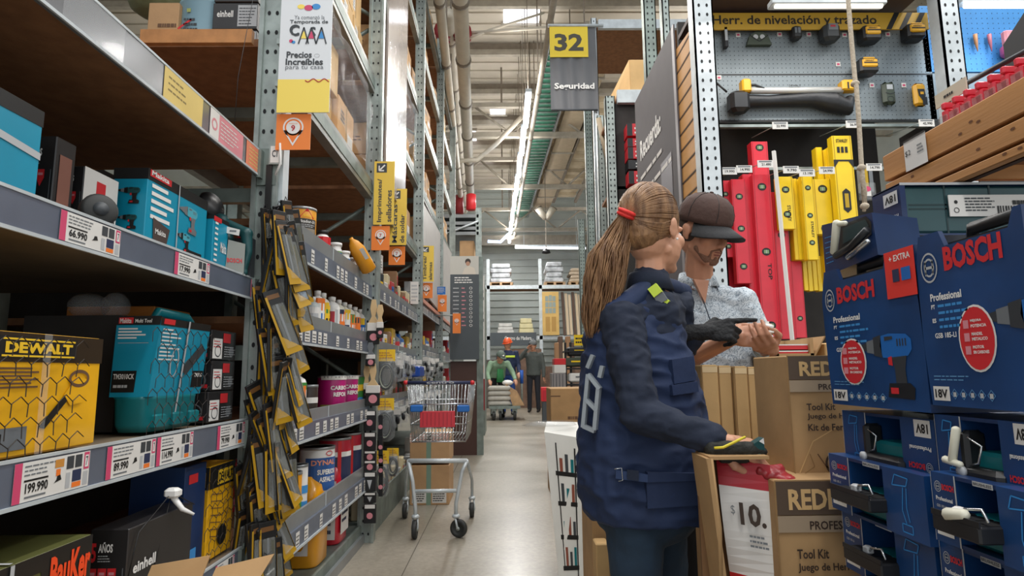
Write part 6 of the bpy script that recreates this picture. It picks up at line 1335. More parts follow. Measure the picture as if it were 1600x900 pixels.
q = MB(); q.box(P(984, 120, 5.52).x, b.x+.1, 5.52, 5.9, P(940, 143, 5.52).z, b.z, carton2, .006); q.hexa([(a.x, 6.2, P(940, 143, 5.52).z)]+[(P(984, 120, 5.52).x, 5.52, P(940, 143, 5.52).z), (P(984, 120, 5.52).x+.01, 5.55, P(940, 143, 5.52).z), (a.x+.1, 6.3, P(940, 143, 5.52).z), (a.x+.05, 6.2, b.z-.05), (P(984, 120, 5.52).x, 5.52, b.z), (P(984, 120, 5.52).x+.01, 5.55, b.z), (a.x+.1, 6.3, b.z-.05)], carton2)
tag(q.build('shipping_carton'), 'pale carton on the rack shelf right of the number 32 banner', 'carton')
rb_ = mat('red carton print', 'c82a34', .45, var=.1); xq0, xq1 = P(974, 240, 5.6).x, P(1006, 240, 5.6).x
q = MB(); q.box(xq0-.1, xq1+.6, 5.56, 5.6, P(940, 405, 5.6).z-.7, P(940, 165, 5.6).z, darkback); q.box(xq0-.12, xq1+.6, 5.56, 6.2, P(940, 290, 5.6).z-.05, P(940, 290, 5.6).z-.02, board); q.build('dark_backing', rr)
for k, (py0, py1) in enumerate(((193, 212), (216, 229), (230, 248), (250, 264), (267, 287))):
    zt_, zb_ = P(990, py0, 5.4).z, P(990, py1, 5.4).z
    q = MB(); q.box(xq0, xq1+.02, 5.4, 5.55, zb_, zt_, (rb_, rb_, rb_, blackpl, rb_)[k], .004); root = tag(q.build('red_carton'), ['topmost', 'second', 'third', 'dark fourth', 'lowest'][k]+' carton of the red stack beside the grey poster', 'box')
    q = MB(); F = YF(xq0, 5.399, zb_); q.rect(F, 0, 0, .05, zt_-zb_, blackpl); q.lines(F, .07, .01, .15, (zt_-zb_)*.8, 2, paper, .002, .4, seed=k); q.build('box_print', root)
# banner 32
d = 7.06; a, b = P(861, 172, d), P(930, 40, d)
def b32(q, F, W_, H):
    q.rect(F, 0, H*.62, W_*.83, H*.985, mat('bright yellow banner', 'f3d437', .5), .006); q.txt(F, '32', W_*.1, H*.69, W_*.73, H*.9, mat('dark taupe print', '4a453b', .5), .035, .0075); q.txt(F, 'Seguridad', W_*.08, H*.22, W_*.94, H*.31, white, .03, .016)
root = thing('aisle_banner', 'grey cloth banner with number 32 and Seguridad over the right racks', 'banner', ((a.x+b.x)/2, d, a.z))
q = MB(); vs = []; fs = []; nn = 24; nm_ = 20
for i in range(nn+1):
    for j in range(nm_+1):
        t = j/nm_; x = a.x+(b.x-a.x)*i/nn+.02*(1-t)*math.sin(i*.3); vs.append((x, d+.012+.012*math.sin(i*.9+t*2)*(1 if t < .62 else .1), a.z+(b.z-a.z)*t))
for i in range(nn):
    for j in range(nm_): k = i*(nm_+1)+j; fs.append((k, k+nm_+1, k+nm_+2, k+1))
q.add(vs, fs, mat('grey banner cloth', '66676a', .6, bump=.3, bscale=12), True); q.build('cloth', root)
q = MB(); b32(q, YF(a.x, d, a.z), b.x-a.x, b.z-a.z); q.build('banner_print', root)
q = MB(); q.tube([(a.x-.02, d, b.z), (b.x+.1, d, b.z)], .02, whitesteel, 6); q.tube([(a.x, d, a.z), (b.x, d, a.z)], .012, dgrey, 6); q.build('banner_rod', root)

# ================================================================= floor displays in mid distance
# white folded display with printed shelves
d = 3.02; a, b = P(862, 780, d), P(905, 780, d); zt = P(880, 668, d).z
root = thing('cardboard_display', 'white cardboard carton printed with pictures of black shelves, on the floor', 'display', (a.x+.12, d+.1, 0))
q = MB(); q.hexa([(a.x+.03, d, 0), (b.x, d+.02, 0), (b.x+.18, d+.25, 0), (a.x+.05, d+.25, 0), (a.x-.03, d, zt-.02), (b.x, d+.02, zt-.05), (b.x+.18, d+.25, zt), (a.x+.0, d+.25, zt+.01)], mat('glossy white carton', 'dddcd6', .35, var=.04)); q.build('display_body', root)
Q = QF((a.x+.03, d-.001, 0), (b.x, d+.019, 0), (b.x, d+.019, zt-.05), (a.x-.03, d-.001, zt-.02))
q = MB()
for k, y in enumerate((.72, .52, .3, .1)):
    q.rect(Q, .25, y, .95, y+.03, black); q.rect(Q, .3, y, .34, y+.22, black)
    for j in range(3): q.rect(Q, .4+.18*j, y+.03, .5+.18*j, y+.12+.03*((j+k) % 2), (mat('red brown print', '8a4a38', .5), dgrey, tealpl)[(j+k) % 3])
    q.rect(Q, .88, y-.1, .93, y+.2, black)
q.build('printed_picture', root)
q = MB(); Q2 = QF((b.x+.01, d+.03, 0), (b.x+.17, d+.23, 0), (b.x+.17, d+.23, zt-.02), (b.x+.01, d+.03, zt-.05)); 
for y in (.15, .3, .45): q.rect(Q2, .2, y, .7, y+.02, black); q.rect(Q2, .25, y, .3, y+.12, black); q.rect(Q2, .5, y+.02, .65, y+.09, dgrey)
q.build('printed_picture', root)
q = MB(); q.loft([((a.x+.0, d+.1, zt+.003), (.14, 0, 0), (0, .08, 0)), ((a.x+.03, d+.14, zt+.02), (.1, 0, 0), (0, .06, 0))], filmg, 10); q.build('plastic_cover', root)
# brown carton behind
d = 5.0; a, b = P(860, 607, d), P(925, 607, d)
q = MB(); q.box(a.x, b.x, d, d+.5, 0, a.z, kraft, .005); root = tag(q.build('shipping_carton'), 'brown carton standing behind the white display carton', 'carton'); q = MB(); q.lines(YF(a.x, d, 0), (b.x-a.x)*.4, .55, (b.x-a.x)*.75, .66, 2, mat('brown ink', '6a4c35', .6), .001); q.rect(YF(a.x, d, 0), 0, .8, .08, .81, MATS['brown ink'], .001); q.build('printed_text', root)
# small cartons at the woman's feet
for (x0, x1, y0, d, y1, lb, m) in ((924, 962, 788, 2.35, .42, 'tall brown carton behind the woman\'s trousers', kraft), (931, 952, 850, 2.25, .2, 'small pale carton at the floor beside the woman\'s legs', carton2)):
    a, b = P(x0, y0, d), P(x1, y0, d); q = MB(); q.box(a.x, b.x+(.1 if d > 2.3 else 0), d, d+(.3 if d > 2.3 else .08), 0, a.z, m, .004); tag(q.build('small_carton'), lb, 'carton')
# tool stand with yellow sign further away
d = 8.2; root = thing('tool_stand', 'dark tool display stand with yellow sign left of the woman', 'display stand', (P(900, 560, d).x, d, 0))
c0, c1 = P(882, 560, d), P(922, 560, d)
q = MB(); q.box(c0.x, c1.x, d, d+.4, 0, P(900, 605, d).z, darkback); 
for x in (c0.x, c0.x+.07, c1.x-.03): q.box(x, x+.03, d, d+.03, 0, P(900, 535, d).z, blackpl)
for py in (600, 575, 548): z = P(900, py, d).z; q.box(c0.x, c1.x, d-.05, d+.3, z-.02, z, blackpl)
q.build('stand_frame', root)
q = MB(); a, b = P(897, 540, d-.05), P(918, 523, d-.05); q.box(a.x, b.x, d-.06, d-.05, a.z, b.z, yelp); q.lines(YF(a.x, d-.0601, a.z), .02, .02, .16, .12, 2, black, .001); q.build('yellow_sign', root)
mb_ = [('black tool with yellow stripe on the top of the dark stand', 903, 549, blackpl), ('green and black tool on the middle tier of the dark stand', 898, 566, mat('dark green grey tool', '3d4638')), ('white round tool on the low tier of the dark stand', 905, 590, white)]
for lb, px, py, m in mb_:
    c = P(px, py, d-.02); q = MB(); q.box(c.x-.14, c.x+.12, d-.04, d+.2, c.z-.06, c.z+.06, m, .02); q.box(c.x-.05, c.x+.1, d-.045, d+.1, c.z+.0, c.z+.02, yelp if m is not white else greyp); tag(q.build('power_tool'), lb, 'tool')
for k, (x0, x1, y0, y1, m) in enumerate(((862, 884, 583, 606, mat('striped boxes', '8b8686', .5)), (866, 884, 570, 583, paper), (866, 884, 560, 570, red))):
    d = 8.0; a, b = P(x0, y1, d), P(x1, y0, d); q = MB(); q.box(a.x, b.x, d, d+.3, 0 if k == 0 else a.z, b.z, m, .004)
    if k == 0:
        for j in range(4): q.rect(YF(a.x, d, 0), (b.x-a.x)*(.1+.22*j), b.z-.18, (b.x-a.x)*(.14+.22*j), b.z-.01, dgrey, .002)
    tag(q.build('product_box'), ['grey upright boxes block beside the dark tool stand', 'white box on top of the grey boxes by the tool stand', 'red topped box on the white box by the tool stand'][k], 'box')
d = 12.5; a, b = P(846, 625, d), P(862, 605, d); q = MB(); q.box(a.x, b.x, d, d+.3, a.z-.03, b.z, red, .01); q.box(a.x+.02, b.x-.02, d-.004, d, a.z, b.z-.06, redd); q.box(a.x+.02, b.x-.02, d+.02, d+.28, 0, a.z-.03, dgrey); tag(q.build('plastic_crate'), 'red plastic crate on a dark stand right of the phoning man', 'crate')
for i in range(5):
    d = 15.5; a, b = P(869+i*6, 640, d), P(874+i*6, 560-(i % 2)*10, d); q = MB(); q.box(a.x, b.x, d, d+.3, 0, b.z+.4, (mat('wood display', '9a7350', .6), brownp, lightp)[i % 3], .01); tag(q.build('door_sample'), ['first', 'second', 'third', 'fourth', 'fifth'][i]+' upright board from the left in the far display behind the phoning man', 'board')
q = MB(); a, b = P(760, 640, 16), P(800, 560, 16); q.box(a.x-.6, a.x-.2, 16, 16.5, 0, b.z+1.2, mat('pale cabinet', 'c9cbc8', .5), .01); tag(q.build('pale_cabinet'), 'pale upright cabinet left of the men pushing the flatbed', 'cabinet')
q = MB(); d = 17.5; a, b = P(800, 560, d), P(846, 545, d); q.box(a.x, b.x, d, d+.5, 0, b.z, mat('brown far goods', '6e5546', .6, var=.3, scale=6)); q.box(a.x-1.2, a.x, d, d+.5, 0, b.z-.3, mat('dark far goods', '5b5650', .6, var=.3, scale=6)); q.box(b.x, b.x+1.5, d, d+.5, 0, b.z-.5, mat('brown far goods', '6e5546')); tag(q.build('goods_shelf'), 'dim brown goods shelving under the far header sign', 'shelving')
# ================================================================= right foreground pile
def kraftbox(x0, x1, y0, y1, z0, z1, label, art=None, name='shipping_carton', m=kraft, fold=True):
    root = thing(name, label, 'carton', ((x0+x1)/2, (y0+y1)/2, z0)); q = MB()
    nx, nz = 8, 8; vs = []; fs = []                     # slightly dented front face on a solid body
    q.box(x0, x1, y0+.004, y1, z0, z1, m, .003)
    for i in range(nx+1):
        for j in range(nz+1):
            x = x0+(x1-x0)*i/nx; z = z0+(z1-z0)*j/nz; e = min(i, nx-i, j, nz-j); vs.append((x, y0+.003+(.004*noise.noise(Vector((x*14, z*14, z0*9))) if e else 0), z))
    for i in range(nx):
        for j in range(nz): k = i*(nz+1)+j; fs.append((k, k+nz+1, k+nz+2, k+1))
    q.add(vs, fs, m, True); q.build('carton_body', root)
    if art: q = MB(); art(q, YF(x0, y0-.003, z0), x1-x0, z1-z0); q.build('carton_print', root)
    return root
taupe = mat('taupe print band', '574638', .6)
inkb = mat('dark brown carton ink', '3a2a20', .6)
def redline(x0t):
    def f(q, F, W_, H):
        s = x0t
        q.rect(F, s, H*.8, W_, H*.995, taupe, .001); q.txt(F, 'REDLINE', s+.028, H*.83, s+.225, H*.95, carton2, .035, .002)
        q.rect(F, s, H*.7, W_, H*.795, mat('grey taupe print', 'a08c74', .7), .0008); q.txt(F, 'PROFESSIONAL', s+.075, H*.715, s+.235, H*.765, inkb, .02, .002)
        for t, y, w_ in (('Tool Kit', .55, .075), ('Juego de Herramientas', .47, .2), ('Kit de Ferramentas', .385, .175)): q.txt(F, t, s+.04, H*y, s+.04+w_, H*(y+.055), inkb, .025, .002)
        q.rect(F, s-.003, 0, s, H, mat('carton crease', '94734a', .8), .0008)
        q.line(F, [(s+.01, H*.02), (s+.05, H*.1), (s+.04, H*.2)], .0025, mat('carton crease', '94734a'), .0012)
    return f
yR = 1.60; z2 = P(1237, 749, yR).z; x0 = P(1236, 650, yR).x
def rl_art(q, F, W_, H):
    redline(.0)(q, F, W_, H); q.ringo(F, .1, H*.12, .022, .026, .006, inkb, .001); q.disc(F, .1, H*.12, .012, .01, inkb); q.line(F, [(.06, H*.2), (.08, H*.1), (.12, H*.03)], .003, MATS['brown ink']); q.line(F, [(.01, H*.05), (.05, H*.3), (.12, H*.42)], .0025, carton2, .0014)
kraftbox(x0, x0+.27, yR, yR+.22, z2, P(1200, 556, yR).z, 'upper brown tool kit carton with torn front between the man and blue boxes', rl_art)
yL = 1.5; x0b = P(1215, 820, yL).x; z3 = P(1200, 751, yL).z
kraftbox(x0b, x0b+.3, yL, yL+.3, .34, z3, 'lower brown tool kit carton under the upper one, beside the price placard', redline(.0))
kraftbox(x0b-.01, x0b+.31, yL+.02, yL+.32, 0, .338, 'bottom brown carton carrying both tool kit cartons', None)
# row of upright slim cartons
dk = 2.0; zb_ = .74
kraftbox(P(1098, 700, dk).x, P(1205, 700, dk).x+.02, dk, dk+.12, 0, zb_-.002, 'brown base carton under the row of slim upright cartons', None)
for k, (xa, xb) in enumerate(((1098, 1125), (1126, 1148), (1149, 1171), (1172, 1196))):
    a, b = P(xa, 620, dk), P(xb, 620, dk); zt = P(xa, 570+k, dk).z; q = MB(); q.box(a.x, b.x-.002, dk+.01*(k % 2), dk+.12, zb_, zt, carton2, .004); root = tag(q.build('slim_carton'), ['first', 'second', 'third', 'fourth'][k]+' slim upright carton from the left behind the gloved hand', 'carton')
    q = MB(); q.rect(YF(a.x, dk+.01*(k % 2), zb_), .002, zt-zb_-.025, b.x-a.x-.004, zt-zb_-.006, mat('pale carton edge', 'e2c79a', .7), .001); q.rect(YF(a.x, dk+.01*(k % 2), zb_), 0, 0, .003, zt-zb_, MATS['carton crease'], .001); q.build('folded_edge', root)
# torn open carton with price placard
yo = 1.52; xo0, xo1 = P(1112, 780, yo).x, x0b-.004; zo = P(1120, 716, yo).z; zl = .46
root = thing('open_carton', 'torn open brown carton holding a curved price placard', 'carton', ((xo0+xo1)/2, yo+.12, zl))
q = MB(); q.hexa([(xo0+.02, yo, zl), (xo0+.03, yo, zl), (xo0+.03, yo+.11, zl), (xo0+.02, yo+.11, zl), (xo0-.01, yo-.01, zo), (xo0, yo-.01, zo), (xo0, yo+.11, zo), (xo0-.01, yo+.11, zo)], kraft); q.box(xo0, xo1, yo+.1, yo+.11, zl, zo-.01, kraftin); q.box(xo0+.02, xo1, yo, yo+.11, zl, zl+.008, kraft); q.box(xo0, xo1+.003, yo, yo+.11, zo-.004, zo+.004, kraft)
q.loft([((xo0+.01, yo-.004, zl+.02), (.004, 0, 0), (0, .002, 0)), ((xo0+.014, yo-.004, (zl+zo)/2), (.006, 0, 0), (0, .002, 0)), ((xo0-.002, yo-.006, zo), (.009, 0, 0), (0, .002, 0))], kraft, 8); q.build('carton_body', root)
q = MB(); vs = []; fs = []; n = 14; x_a, x_b = xo0+.03, xo1+.01
for i in range(n+1):
    t = i/n; z = zl+.02+(zo-zl-.03)*t; bx = .03*math.sin(t*PI)
    vs += [(x_a+.035-bx*.4+.02*(1-t)-.02, yo+.085-.03*math.sin(t*PI), z), (x_b, yo+.015, z-.01)]
    if i: fs.append((2*i-2, 2*i-1, 2*i+1, 2*i))
for k, f in enumerate(fs): q.add([vs[j] for j in f], [(0, 1, 2, 3)], (redd if k >= n-3 else (paper if k > 0 else red)))
pl = tag(q.build('price_placard'), 'curved white and red price placard slid inside the torn open carton', 'placard')
Q = QF(vs[2*3], vs[2*3+1], vs[2*11+1], vs[2*11]); q = MB(); q.M = Matrix.Translation((-.002, -.012, 0)); q.txt(Q, '10.', .35, .5, .85, .82, inkb, .03, .012); q.txt(Q, '$', .18, .62, .26, .76, greyp, .0, .012); q.lines(Q, .5, .2, .9, .4, 3, greyp, .012); q.build('placard_print', pl)
q = MB(); q.box(xo0+.03, xo1-.002, yo+.01, yo+.11, 0, zl-.12, kraft, .004); tag(q.build('shipping_carton'), 'plain brown carton low under the torn open carton', 'carton')
q = MB(); q.hexa([(xo0+.02, yo-.02, zl-.06), (xo1, yo-.06, zl-.11), (xo1, yo+.1, zl-.11), (xo0+.02, yo+.1, zl-.06), (xo0+.02, yo-.02, zl-.005), (xo1, yo-.06, zl-.055), (xo1, yo+.1, zl-.055), (xo0+.02, yo+.1, zl-.005)], blackbox); root = tag(q.build('flat_box'), 'flat black and red box under the torn open carton', 'box')
q = MB(); Q = QF((xo0+.02, yo-.021, zl-.06), (xo1, yo-.061, zl-.11), (xo1, yo-.061, zl-.055), (xo0+.02, yo-.021, zl-.005)); q.rect(Q, 0, .45, 1, .85, red); q.lines(Q, .05, .5, .9, .8, 1, white, .002); q.build('box_print', root)
rc = P(1222, 732, 1.54)
q = MB(); q.ell((rc.x, 1.54, z2+.012), .03, .03, .014, red); q.ell((rc.x-.02, 1.55, z2+.02), .03, .025, .016, red); q.cap((rc.x-.05, 1.55, z2+.03), (rc.x, 1.55, z2+.035), .012, .012, red)
tag(blob(q, 'red_bag', mat('crumpled red bag', '9c2a30', .35, var=.3, scale=20), .004, 2, None, .004, 40), 'crumpled dark red plastic bag on the torn cartons under the hand', 'bag')
# open carton with papers behind the cartons
a, b = P(1212, 557, 2.1), P(1270, 528, 2.1)
root = thing('open_carton', 'open brown carton with red and white packs behind the upper tool kit carton', 'carton', ((a.x+b.x)/2, 2.15, .74))
q = MB()
for (xx0, xx1, yy0, yy1) in ((a.x, a.x+.012, 2.1, 2.3), (b.x-.012, b.x, 2.1, 2.3), (a.x, b.x, 2.29, 2.3)): q.box(xx0, xx1, yy0, yy1, .74, b.z, kraft)
q.box(a.x, b.x, 2.1, 2.11, .74, a.z+.01, kraft); q.hexa([(b.x, 2.1, a.z), (b.x+.005, 2.1, a.z), (b.x+.005, 2.25, a.z), (b.x, 2.25, a.z), (b.x+.03, 2.08, b.z+.005), (b.x+.035, 2.08, b.z+.005), (b.x+.035, 2.25, b.z+.005), (b.x+.03, 2.25, b.z+.005)], kraft); q.build('carton_body', root)
for k in range(3):
    z = a.z-.02+.022*k; q = MB(); q.box(a.x+.015, b.x-.014, 2.112, 2.28, z, z+.014, red if k else redd); q.box(a.x+.015, b.x-.014, 2.111, 2.28, z+.014, z+.018, white); tag(q.build('flat_pack'), ['lowest', 'middle', 'top'][k]+' red and white flat pack in the open carton by the red levels', 'package')
q = MB(); q.box(b.x+.04, b.x+.22, 2.1, 2.3, .6, a.z+.045, carton2, .004); tag(q.build('shipping_carton'), 'pale carton just right of the open carton with red packs', 'carton')

# ---- blue drill boxes (face plane parallel to the aisle)
XB = .75
def bosch_logo(q, F, cx, cy, rx, ry, m=lgrey, l=.0012):
    q.ringo(F, cx, cy, rx, ry, rx*.13, m, l, ty=ry*.13); q.ringo(F, cx, cy, rx*.62, ry*.62, rx*.13, m, l, 24, ty=ry*.13)
    q.rect(F, cx-rx*.52, cy-ry*.5, cx-rx*.36, cy+ry*.5, m, l); q.rect(F, cx+rx*.36, cy-ry*.5, cx+rx*.52, cy+ry*.5, m, l); q.rect(F, cx-rx*.5, cy-ry*.09, cx+rx*.5, cy+ry*.09, m, l)
glow = mat('pale blue printed beam', '5f93bf', .5)
def bigbox(pxl, pxr, pytl, pybl, pytr, notch, label, sticker, XBx=XB):
    yl, yr = PXp(pxl, 500, XBx).y, PXp(pxr, 500, XBx).y
    zb_ = PXp(pxr, pybl, XBx).z; zt = (PXp(pxl, pytl, XBx).z+PXp(pxr, pytr, XBx).z)/2
    L, H = yl-yr, zt-zb_
    root = thing('drill_box', label, 'box', (XBx+.07, (yl+yr)/2, zb_))
    F = RF(XBx, yl, zb_); n0, n1 = notch; dz = .028
    out = [(-.012, H*.78), (-.006, H*.3), (0, 0), (L, 0), (L, H), (L*n1+.012, H), (L*n1, H-dz), (L*n0, H-dz), (L*n0-.012, H), (.006, H)]
    q = MB(); q.prism(F, out, .008, blue, ms=blue2); q.box(XBx+.008, XBx+.15, yr, yl, zb_, zt-.03, blue2); q.prism(RF(XBx+.15, yl, zb_), out, .006, blue2); q.build('carton_sleeve', root)
    q = MB(); q.box(XBx+.012, XBx+.14, yr+.01, yl-.01, zt-.03, zt-.022, blackpl); hy0, hy1 = yl-L*n0, yl-L*n1
    q.tube([(XBx+.05, hy0, zt-.03), (XBx+.045, hy0-.01, zt+.0), (XBx+.045, hy1+.01, zt+.0), (XBx+.05, hy1, zt-.03)], .011, blackpl, 8); q.build('case_handle', root)
    q = MB(); l = .001
    cxu, cyu, rxu, ryu = (.3, .31, .15, .165) if sticker else (.52, .37, .17, .18)
    if sticker: bosch_logo(q, F, L*.075, H*.775, L*.06, H*.085); q.txt(F, 'BOSCH', L*.17, H*.735, L*.6, H*.86, red, .045, l)
    else: bosch_logo(q, F, L*.12, H*.8, L*.09, H*.09); q.txt(F, 'BOSCH', L*.28, H*.76, L*.82, H*.9, red, .045, l)
    q.txt(F, 'Professional', L*.1, H*.6, L*.42, H*.645, white, .03, l)
    for k, t in enumerate(('PT', '', 'ES', '')):
        if t: q.txt(F, t, L*.1, H*(.555-.04*k), L*.14, H*(.58-.04*k), white, .03, l)
        q.lines(F, L*.17, H*(.555-.04*k), L*.5, H*(.58-.04*k), 1, bluel, l, .6, seed=k)
    q.txt(F, 'GSB 185-LI', L*.11, H*.385, L*.33, H*.415, white, .02, l)
    cx, cy = L*cxu, H*cyu; q.disc(F, cx, cy, L*rxu, H*ryu, white, l); q.disc(F, cx, cy, L*(rxu-.014), H*(ryu-.012), red, l+.0006)
    for k, t in enumerate(('MEJORA', 'MANDRIL', 'MOTOR')): q.rect(F, cx-L*.11, cy+H*(.055-.07*k), cx-L*.06, cy+H*(.1-.07*k), lpink, l+.001); q.txt(F, t, cx-L*.04, cy+H*(.085-.07*k), cx+L*.06, cy+H*(.102-.07*k), white, .03, l+.001); q.txt(F, ('POTENCIA', 'METALICO', 'SIN CARBONES')[k], cx-L*.04, cy+H*(.058-.07*k), cx+L*.1, cy+H*(.075-.07*k), white, .03, l+.001)
    drillart(q, F, L*(.66 if sticker else .98), H*(.1 if sticker else .17), L*(.36 if sticker else .5), mat('bright blue print', '1c66b4'), mat('printed grey black', '33363b', .5), blackpl, l*.8)
    if sticker:
        drillart(q, F, L*.24, H*.02, .0001, blackpl)
        q.rect(F, L*.73, H*.7, L*1.0, H*1.0, mat('bright red sticker', 'e2382f', .5), l+.001); q.rect(F, L*.8, H*.8, L*.86, H*.88, navyp, l+.002); q.rect(F, L*.88, H*.8, L*.96, H*.88, blueb, l+.002); q.txt(F, '+ EXTRA', L*.78, H*.93, L*.97, H*.97, white, .02, l+.002)
    q.rect(F, L*.03, H*.03, L*.2, H*.11, paper, l); q.txt(F, '18V', L*.05, H*.045, L*.18, H*.095, black, .03, l+.0006)
    for k in range(5): q.ringo(F, L*(.25+.085*k), H*.07, L*.036, H*.03, L*.006, glow, l, 4); q.rect(F, L*(.235+.085*k), H*.055, L*(.265+.085*k), H*.08, lgrey, l)
    q.lines(F, L*.05, H*.14, L*.4, H*.18, 2, glow, l, .3)
    q.build('box_print', root)
    return root, yl, yr, zb_, zt
A_, yAl, yAr, zAb, zAt = bigbox(1291, 1440, 433, 644, 368, (.22, .7), 'large blue drill box with red sticker, left one of the big pair', True)
B_, yBl, yBr, zBb, zBt = bigbox(1444, 1618, 372, 645, 306, (.3, .88), 'large blue drill box cut off by the right edge of the photo', False)
# smaller boxes with open windows
lineart = mat('glowing blue line art print', '2f86cc', .5)
def winbox(pxl, pxr, pyt, pyb, X, label, upside=False, clip='bar', cream=False, lit=1):
    yl, yr = PXp(pxl, (pyt+pyb)/2, X).y, PXp(pxr, (pyt+pyb)/2, X).y
    pm = (pxl+pxr)/2; z0, z1 = PXp(pm, pyb, X).z, PXp(pm, pyt, X).z; L, H = yl-yr, z1-z0; D = .17
    root = thing('drill_box', label, 'box', (X+D/2, (yl+yr)/2, z0)); F = RF(X, yl, z0)
    a, b = (.25, .62) if not upside else (.3, .68)
    q = MB(); q.box(X, X+D, yl-L*a, yl, z0, z1, blue); q.box(X, X+D, yr, yl-L*b, z0, z1, blue); q.box(X, X+D, yl-L*b, yl-L*a, z0, z0+.006, blue2); q.box(X, X+D, yl-L*b, yl-L*a, z1-.006, z1, blue2); q.box(X+.09, X+D, yl-L*b, yl-L*a, z0, z1, blueb if lit else blue2)  # window backing coloured brighter or darker to imitate light or shade inside
    q.rect(F, L*a-.002, 0, L*a+.001, H, lgrey, .0012); q.rect(F, 0, 0, .001, H, lgrey, .0012); q.build('carton_sleeve', root)
    q = MB(); q.box(X+.012, X+.09, yl-L*b+.002, yl-L*a-.002, z0+.008, z0+H*.5, tealpl, .006); q.build('inner_case', root)
    q = MB(); l = .001
    if not upside:
        bosch_logo(q, F, L*.07, H*.8, L*.035, H*.08); q.txt(F, 'BOSCH', L*.11, H*.76, L*.23, H*.85, red, .04, l); q.txt(F, 'Professional', L*.04, H*.6, L*.21, H*.66, white, .03, l); q.txt(F, 'GSB 185-LI', L*.04, H*.5, L*.14, H*.54, lgrey, .02, l)
        q.rect(F, L*.02, H*.1, L*.19, H*.38, paper, l); q.txt(F, '18V', L*.04, H*.16, L*.17, H*.32, black, .03, l+.0006)
        x = L*.8; sx = L*.1
        for pts in ([(-.9, .75), (.4, .78), (.6, .9), (-.6, .92), (-.9, .75)], [(.1, .75), (-.1, .4), (.2, .2)], [(.4, .75), (.3, .45), (.5, .25)], [(-.2, .2), (.7, .2), (.7, .08), (-.2, .08), (-.2, .2)]): q.line(F, [(x+u*sx, H*v) for u, v in pts], .0022, lineart, l)
        q.rect(F, L*.42, H*.93, L*.6, H*1.0, lgrey, l); q.txt(F, 'BRUSHLESS', L*.43, H*.945, L*.59, H*.985, dgrey, .02, l+.0006)
    else:
        G = Fr(F.p(L, H), -F.u, -F.v)               # printed upside down
        q.rect(G, L*.03, H*.02, L*.18, H*.3, paper, l); q.txt(G, '18V', L*.05, H*.08, L*.16, H*.24, black, .03, l+.0006); q.txt(G, 'Professional', L*.04, H*.45, L*.24, H*.52, white, .03, l); bosch_logo(G and q, G, L*.07, H*.78, L*.03, H*.08); q.txt(G, 'BOSCH', L*.11, H*.73, L*.26, H*.83, red, .04, l)
        x = L*.15; sx = L*.08
        for pts in ([(-.9, .75), (.4, .78), (.6, .9), (-.6, .92), (-.9, .75)], [(.1, .75), (-.1, .4), (.2, .2)], [(.4, .75), (.3, .45), (.5, .25)], [(-.2, .2), (.7, .2), (.7, .08), (-.2, .08), (-.2, .2)]): q.line(F, [(x+u*sx, H*v) for u, v in pts], .0022, lineart, l)
    q.build('box_print', root)
    # black tray or handle with buckle in the window
    xw0, xw1 = yl-L*(a-.06), yl-L*(b+.02)
    if not upside:
        q = MB(); zt_ = z0+H*.52; q.box(X-.035, X+.03, xw1, xw0, zt_-.03, zt_-.004, blackpl, .003); 
        for (u0, u1) in ((0, .33), (.33, .66), (.66, 1)): yy0 = xw0+(xw1-xw0)*u0-.003; yy1 = xw0+(xw1-xw0)*u1+.003; q.box(X-.032, X+.02, yy1, yy0, zt_-.005, zt_-.003, black)
        q.box(X-.035, X-.032, xw1, xw0, zt_-.006, zt_+.003, blackpl); q.build('black_tray', root)
        q = MB(); cy = xw0+(xw1-xw0)*.75; q.tube([(X-.02, cy-.025, zt_+.002), (X-.02, cy-.015, zt_+.018), (X-.02, cy+.02, zt_+.012), (X-.02, cy+.03, zt_)], .0025, chrome, 6); q.box(X-.025, X-.01, cy+.025, cy+.045, zt_-.003, zt_+.012, white if cream else lgrey, .003); q.build('buckle', root)
        if cream: q = MB(); c = Vector((X-.03, xw0+(xw1-xw0)*.35, zt_)); q.cap(c, c+Vector((0, -.03, .006)), .011, .009, mat('cream clip plastic', 'dad7c4', .4), 8); q.build('cream_clip', root)
    else:
        q = MB(); q.box(X-.01, X+.06, xw1, xw0, z0+.008, z0+H*.28, blackpl, .008); q.box(X-.006, X+.03, xw0-.028, xw0-.008, z0+H*.2, z0+H*.8, blackpl, .006); q.build('case_handle', root)
        q = MB(); q.tube([(X-.004, xw0-.03, z0+H*.7), (X-.006, xw0-.06, z0+H*.6), (X-.006, xw0-.05, z0+H*.35), (X-.004, xw0-.03, z0+H*.3)], .002, chrome, 6); c = Vector((X-.013, xw0-.02, z0+H*.2)); q.lathe([(.0, -.003), (.009, -.003), (.009, .003), (0, .003)], c, lgrey, 12, (1, 0, 0)); q.build('buckle', root)
        if cream: q = MB(); q.cap((X-.015, xw0-.005, z0+H*.35), (X-.015, xw0-.02, z0+H*.8), .007, .007, mat('cream clip plastic', 'dad7c4'), 8); q.cap((X-.015, xw0+.01, z0+H*.33), (X-.015, xw0-.02, z0+H*.3), .007, .006, mat('cream clip plastic', 'dad7c4'), 8); q.build('cream_clip', root)
    return root, z0, z1
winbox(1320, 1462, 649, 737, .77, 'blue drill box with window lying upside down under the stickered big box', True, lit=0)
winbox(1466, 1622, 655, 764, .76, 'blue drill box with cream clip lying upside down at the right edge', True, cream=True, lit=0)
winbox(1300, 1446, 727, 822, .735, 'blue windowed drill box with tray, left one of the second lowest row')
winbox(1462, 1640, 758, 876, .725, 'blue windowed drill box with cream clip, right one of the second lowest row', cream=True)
winbox(1322, 1462, 824, 925, .755, 'blue windowed drill box in shade, left one of the lowest visible row', lit=0)
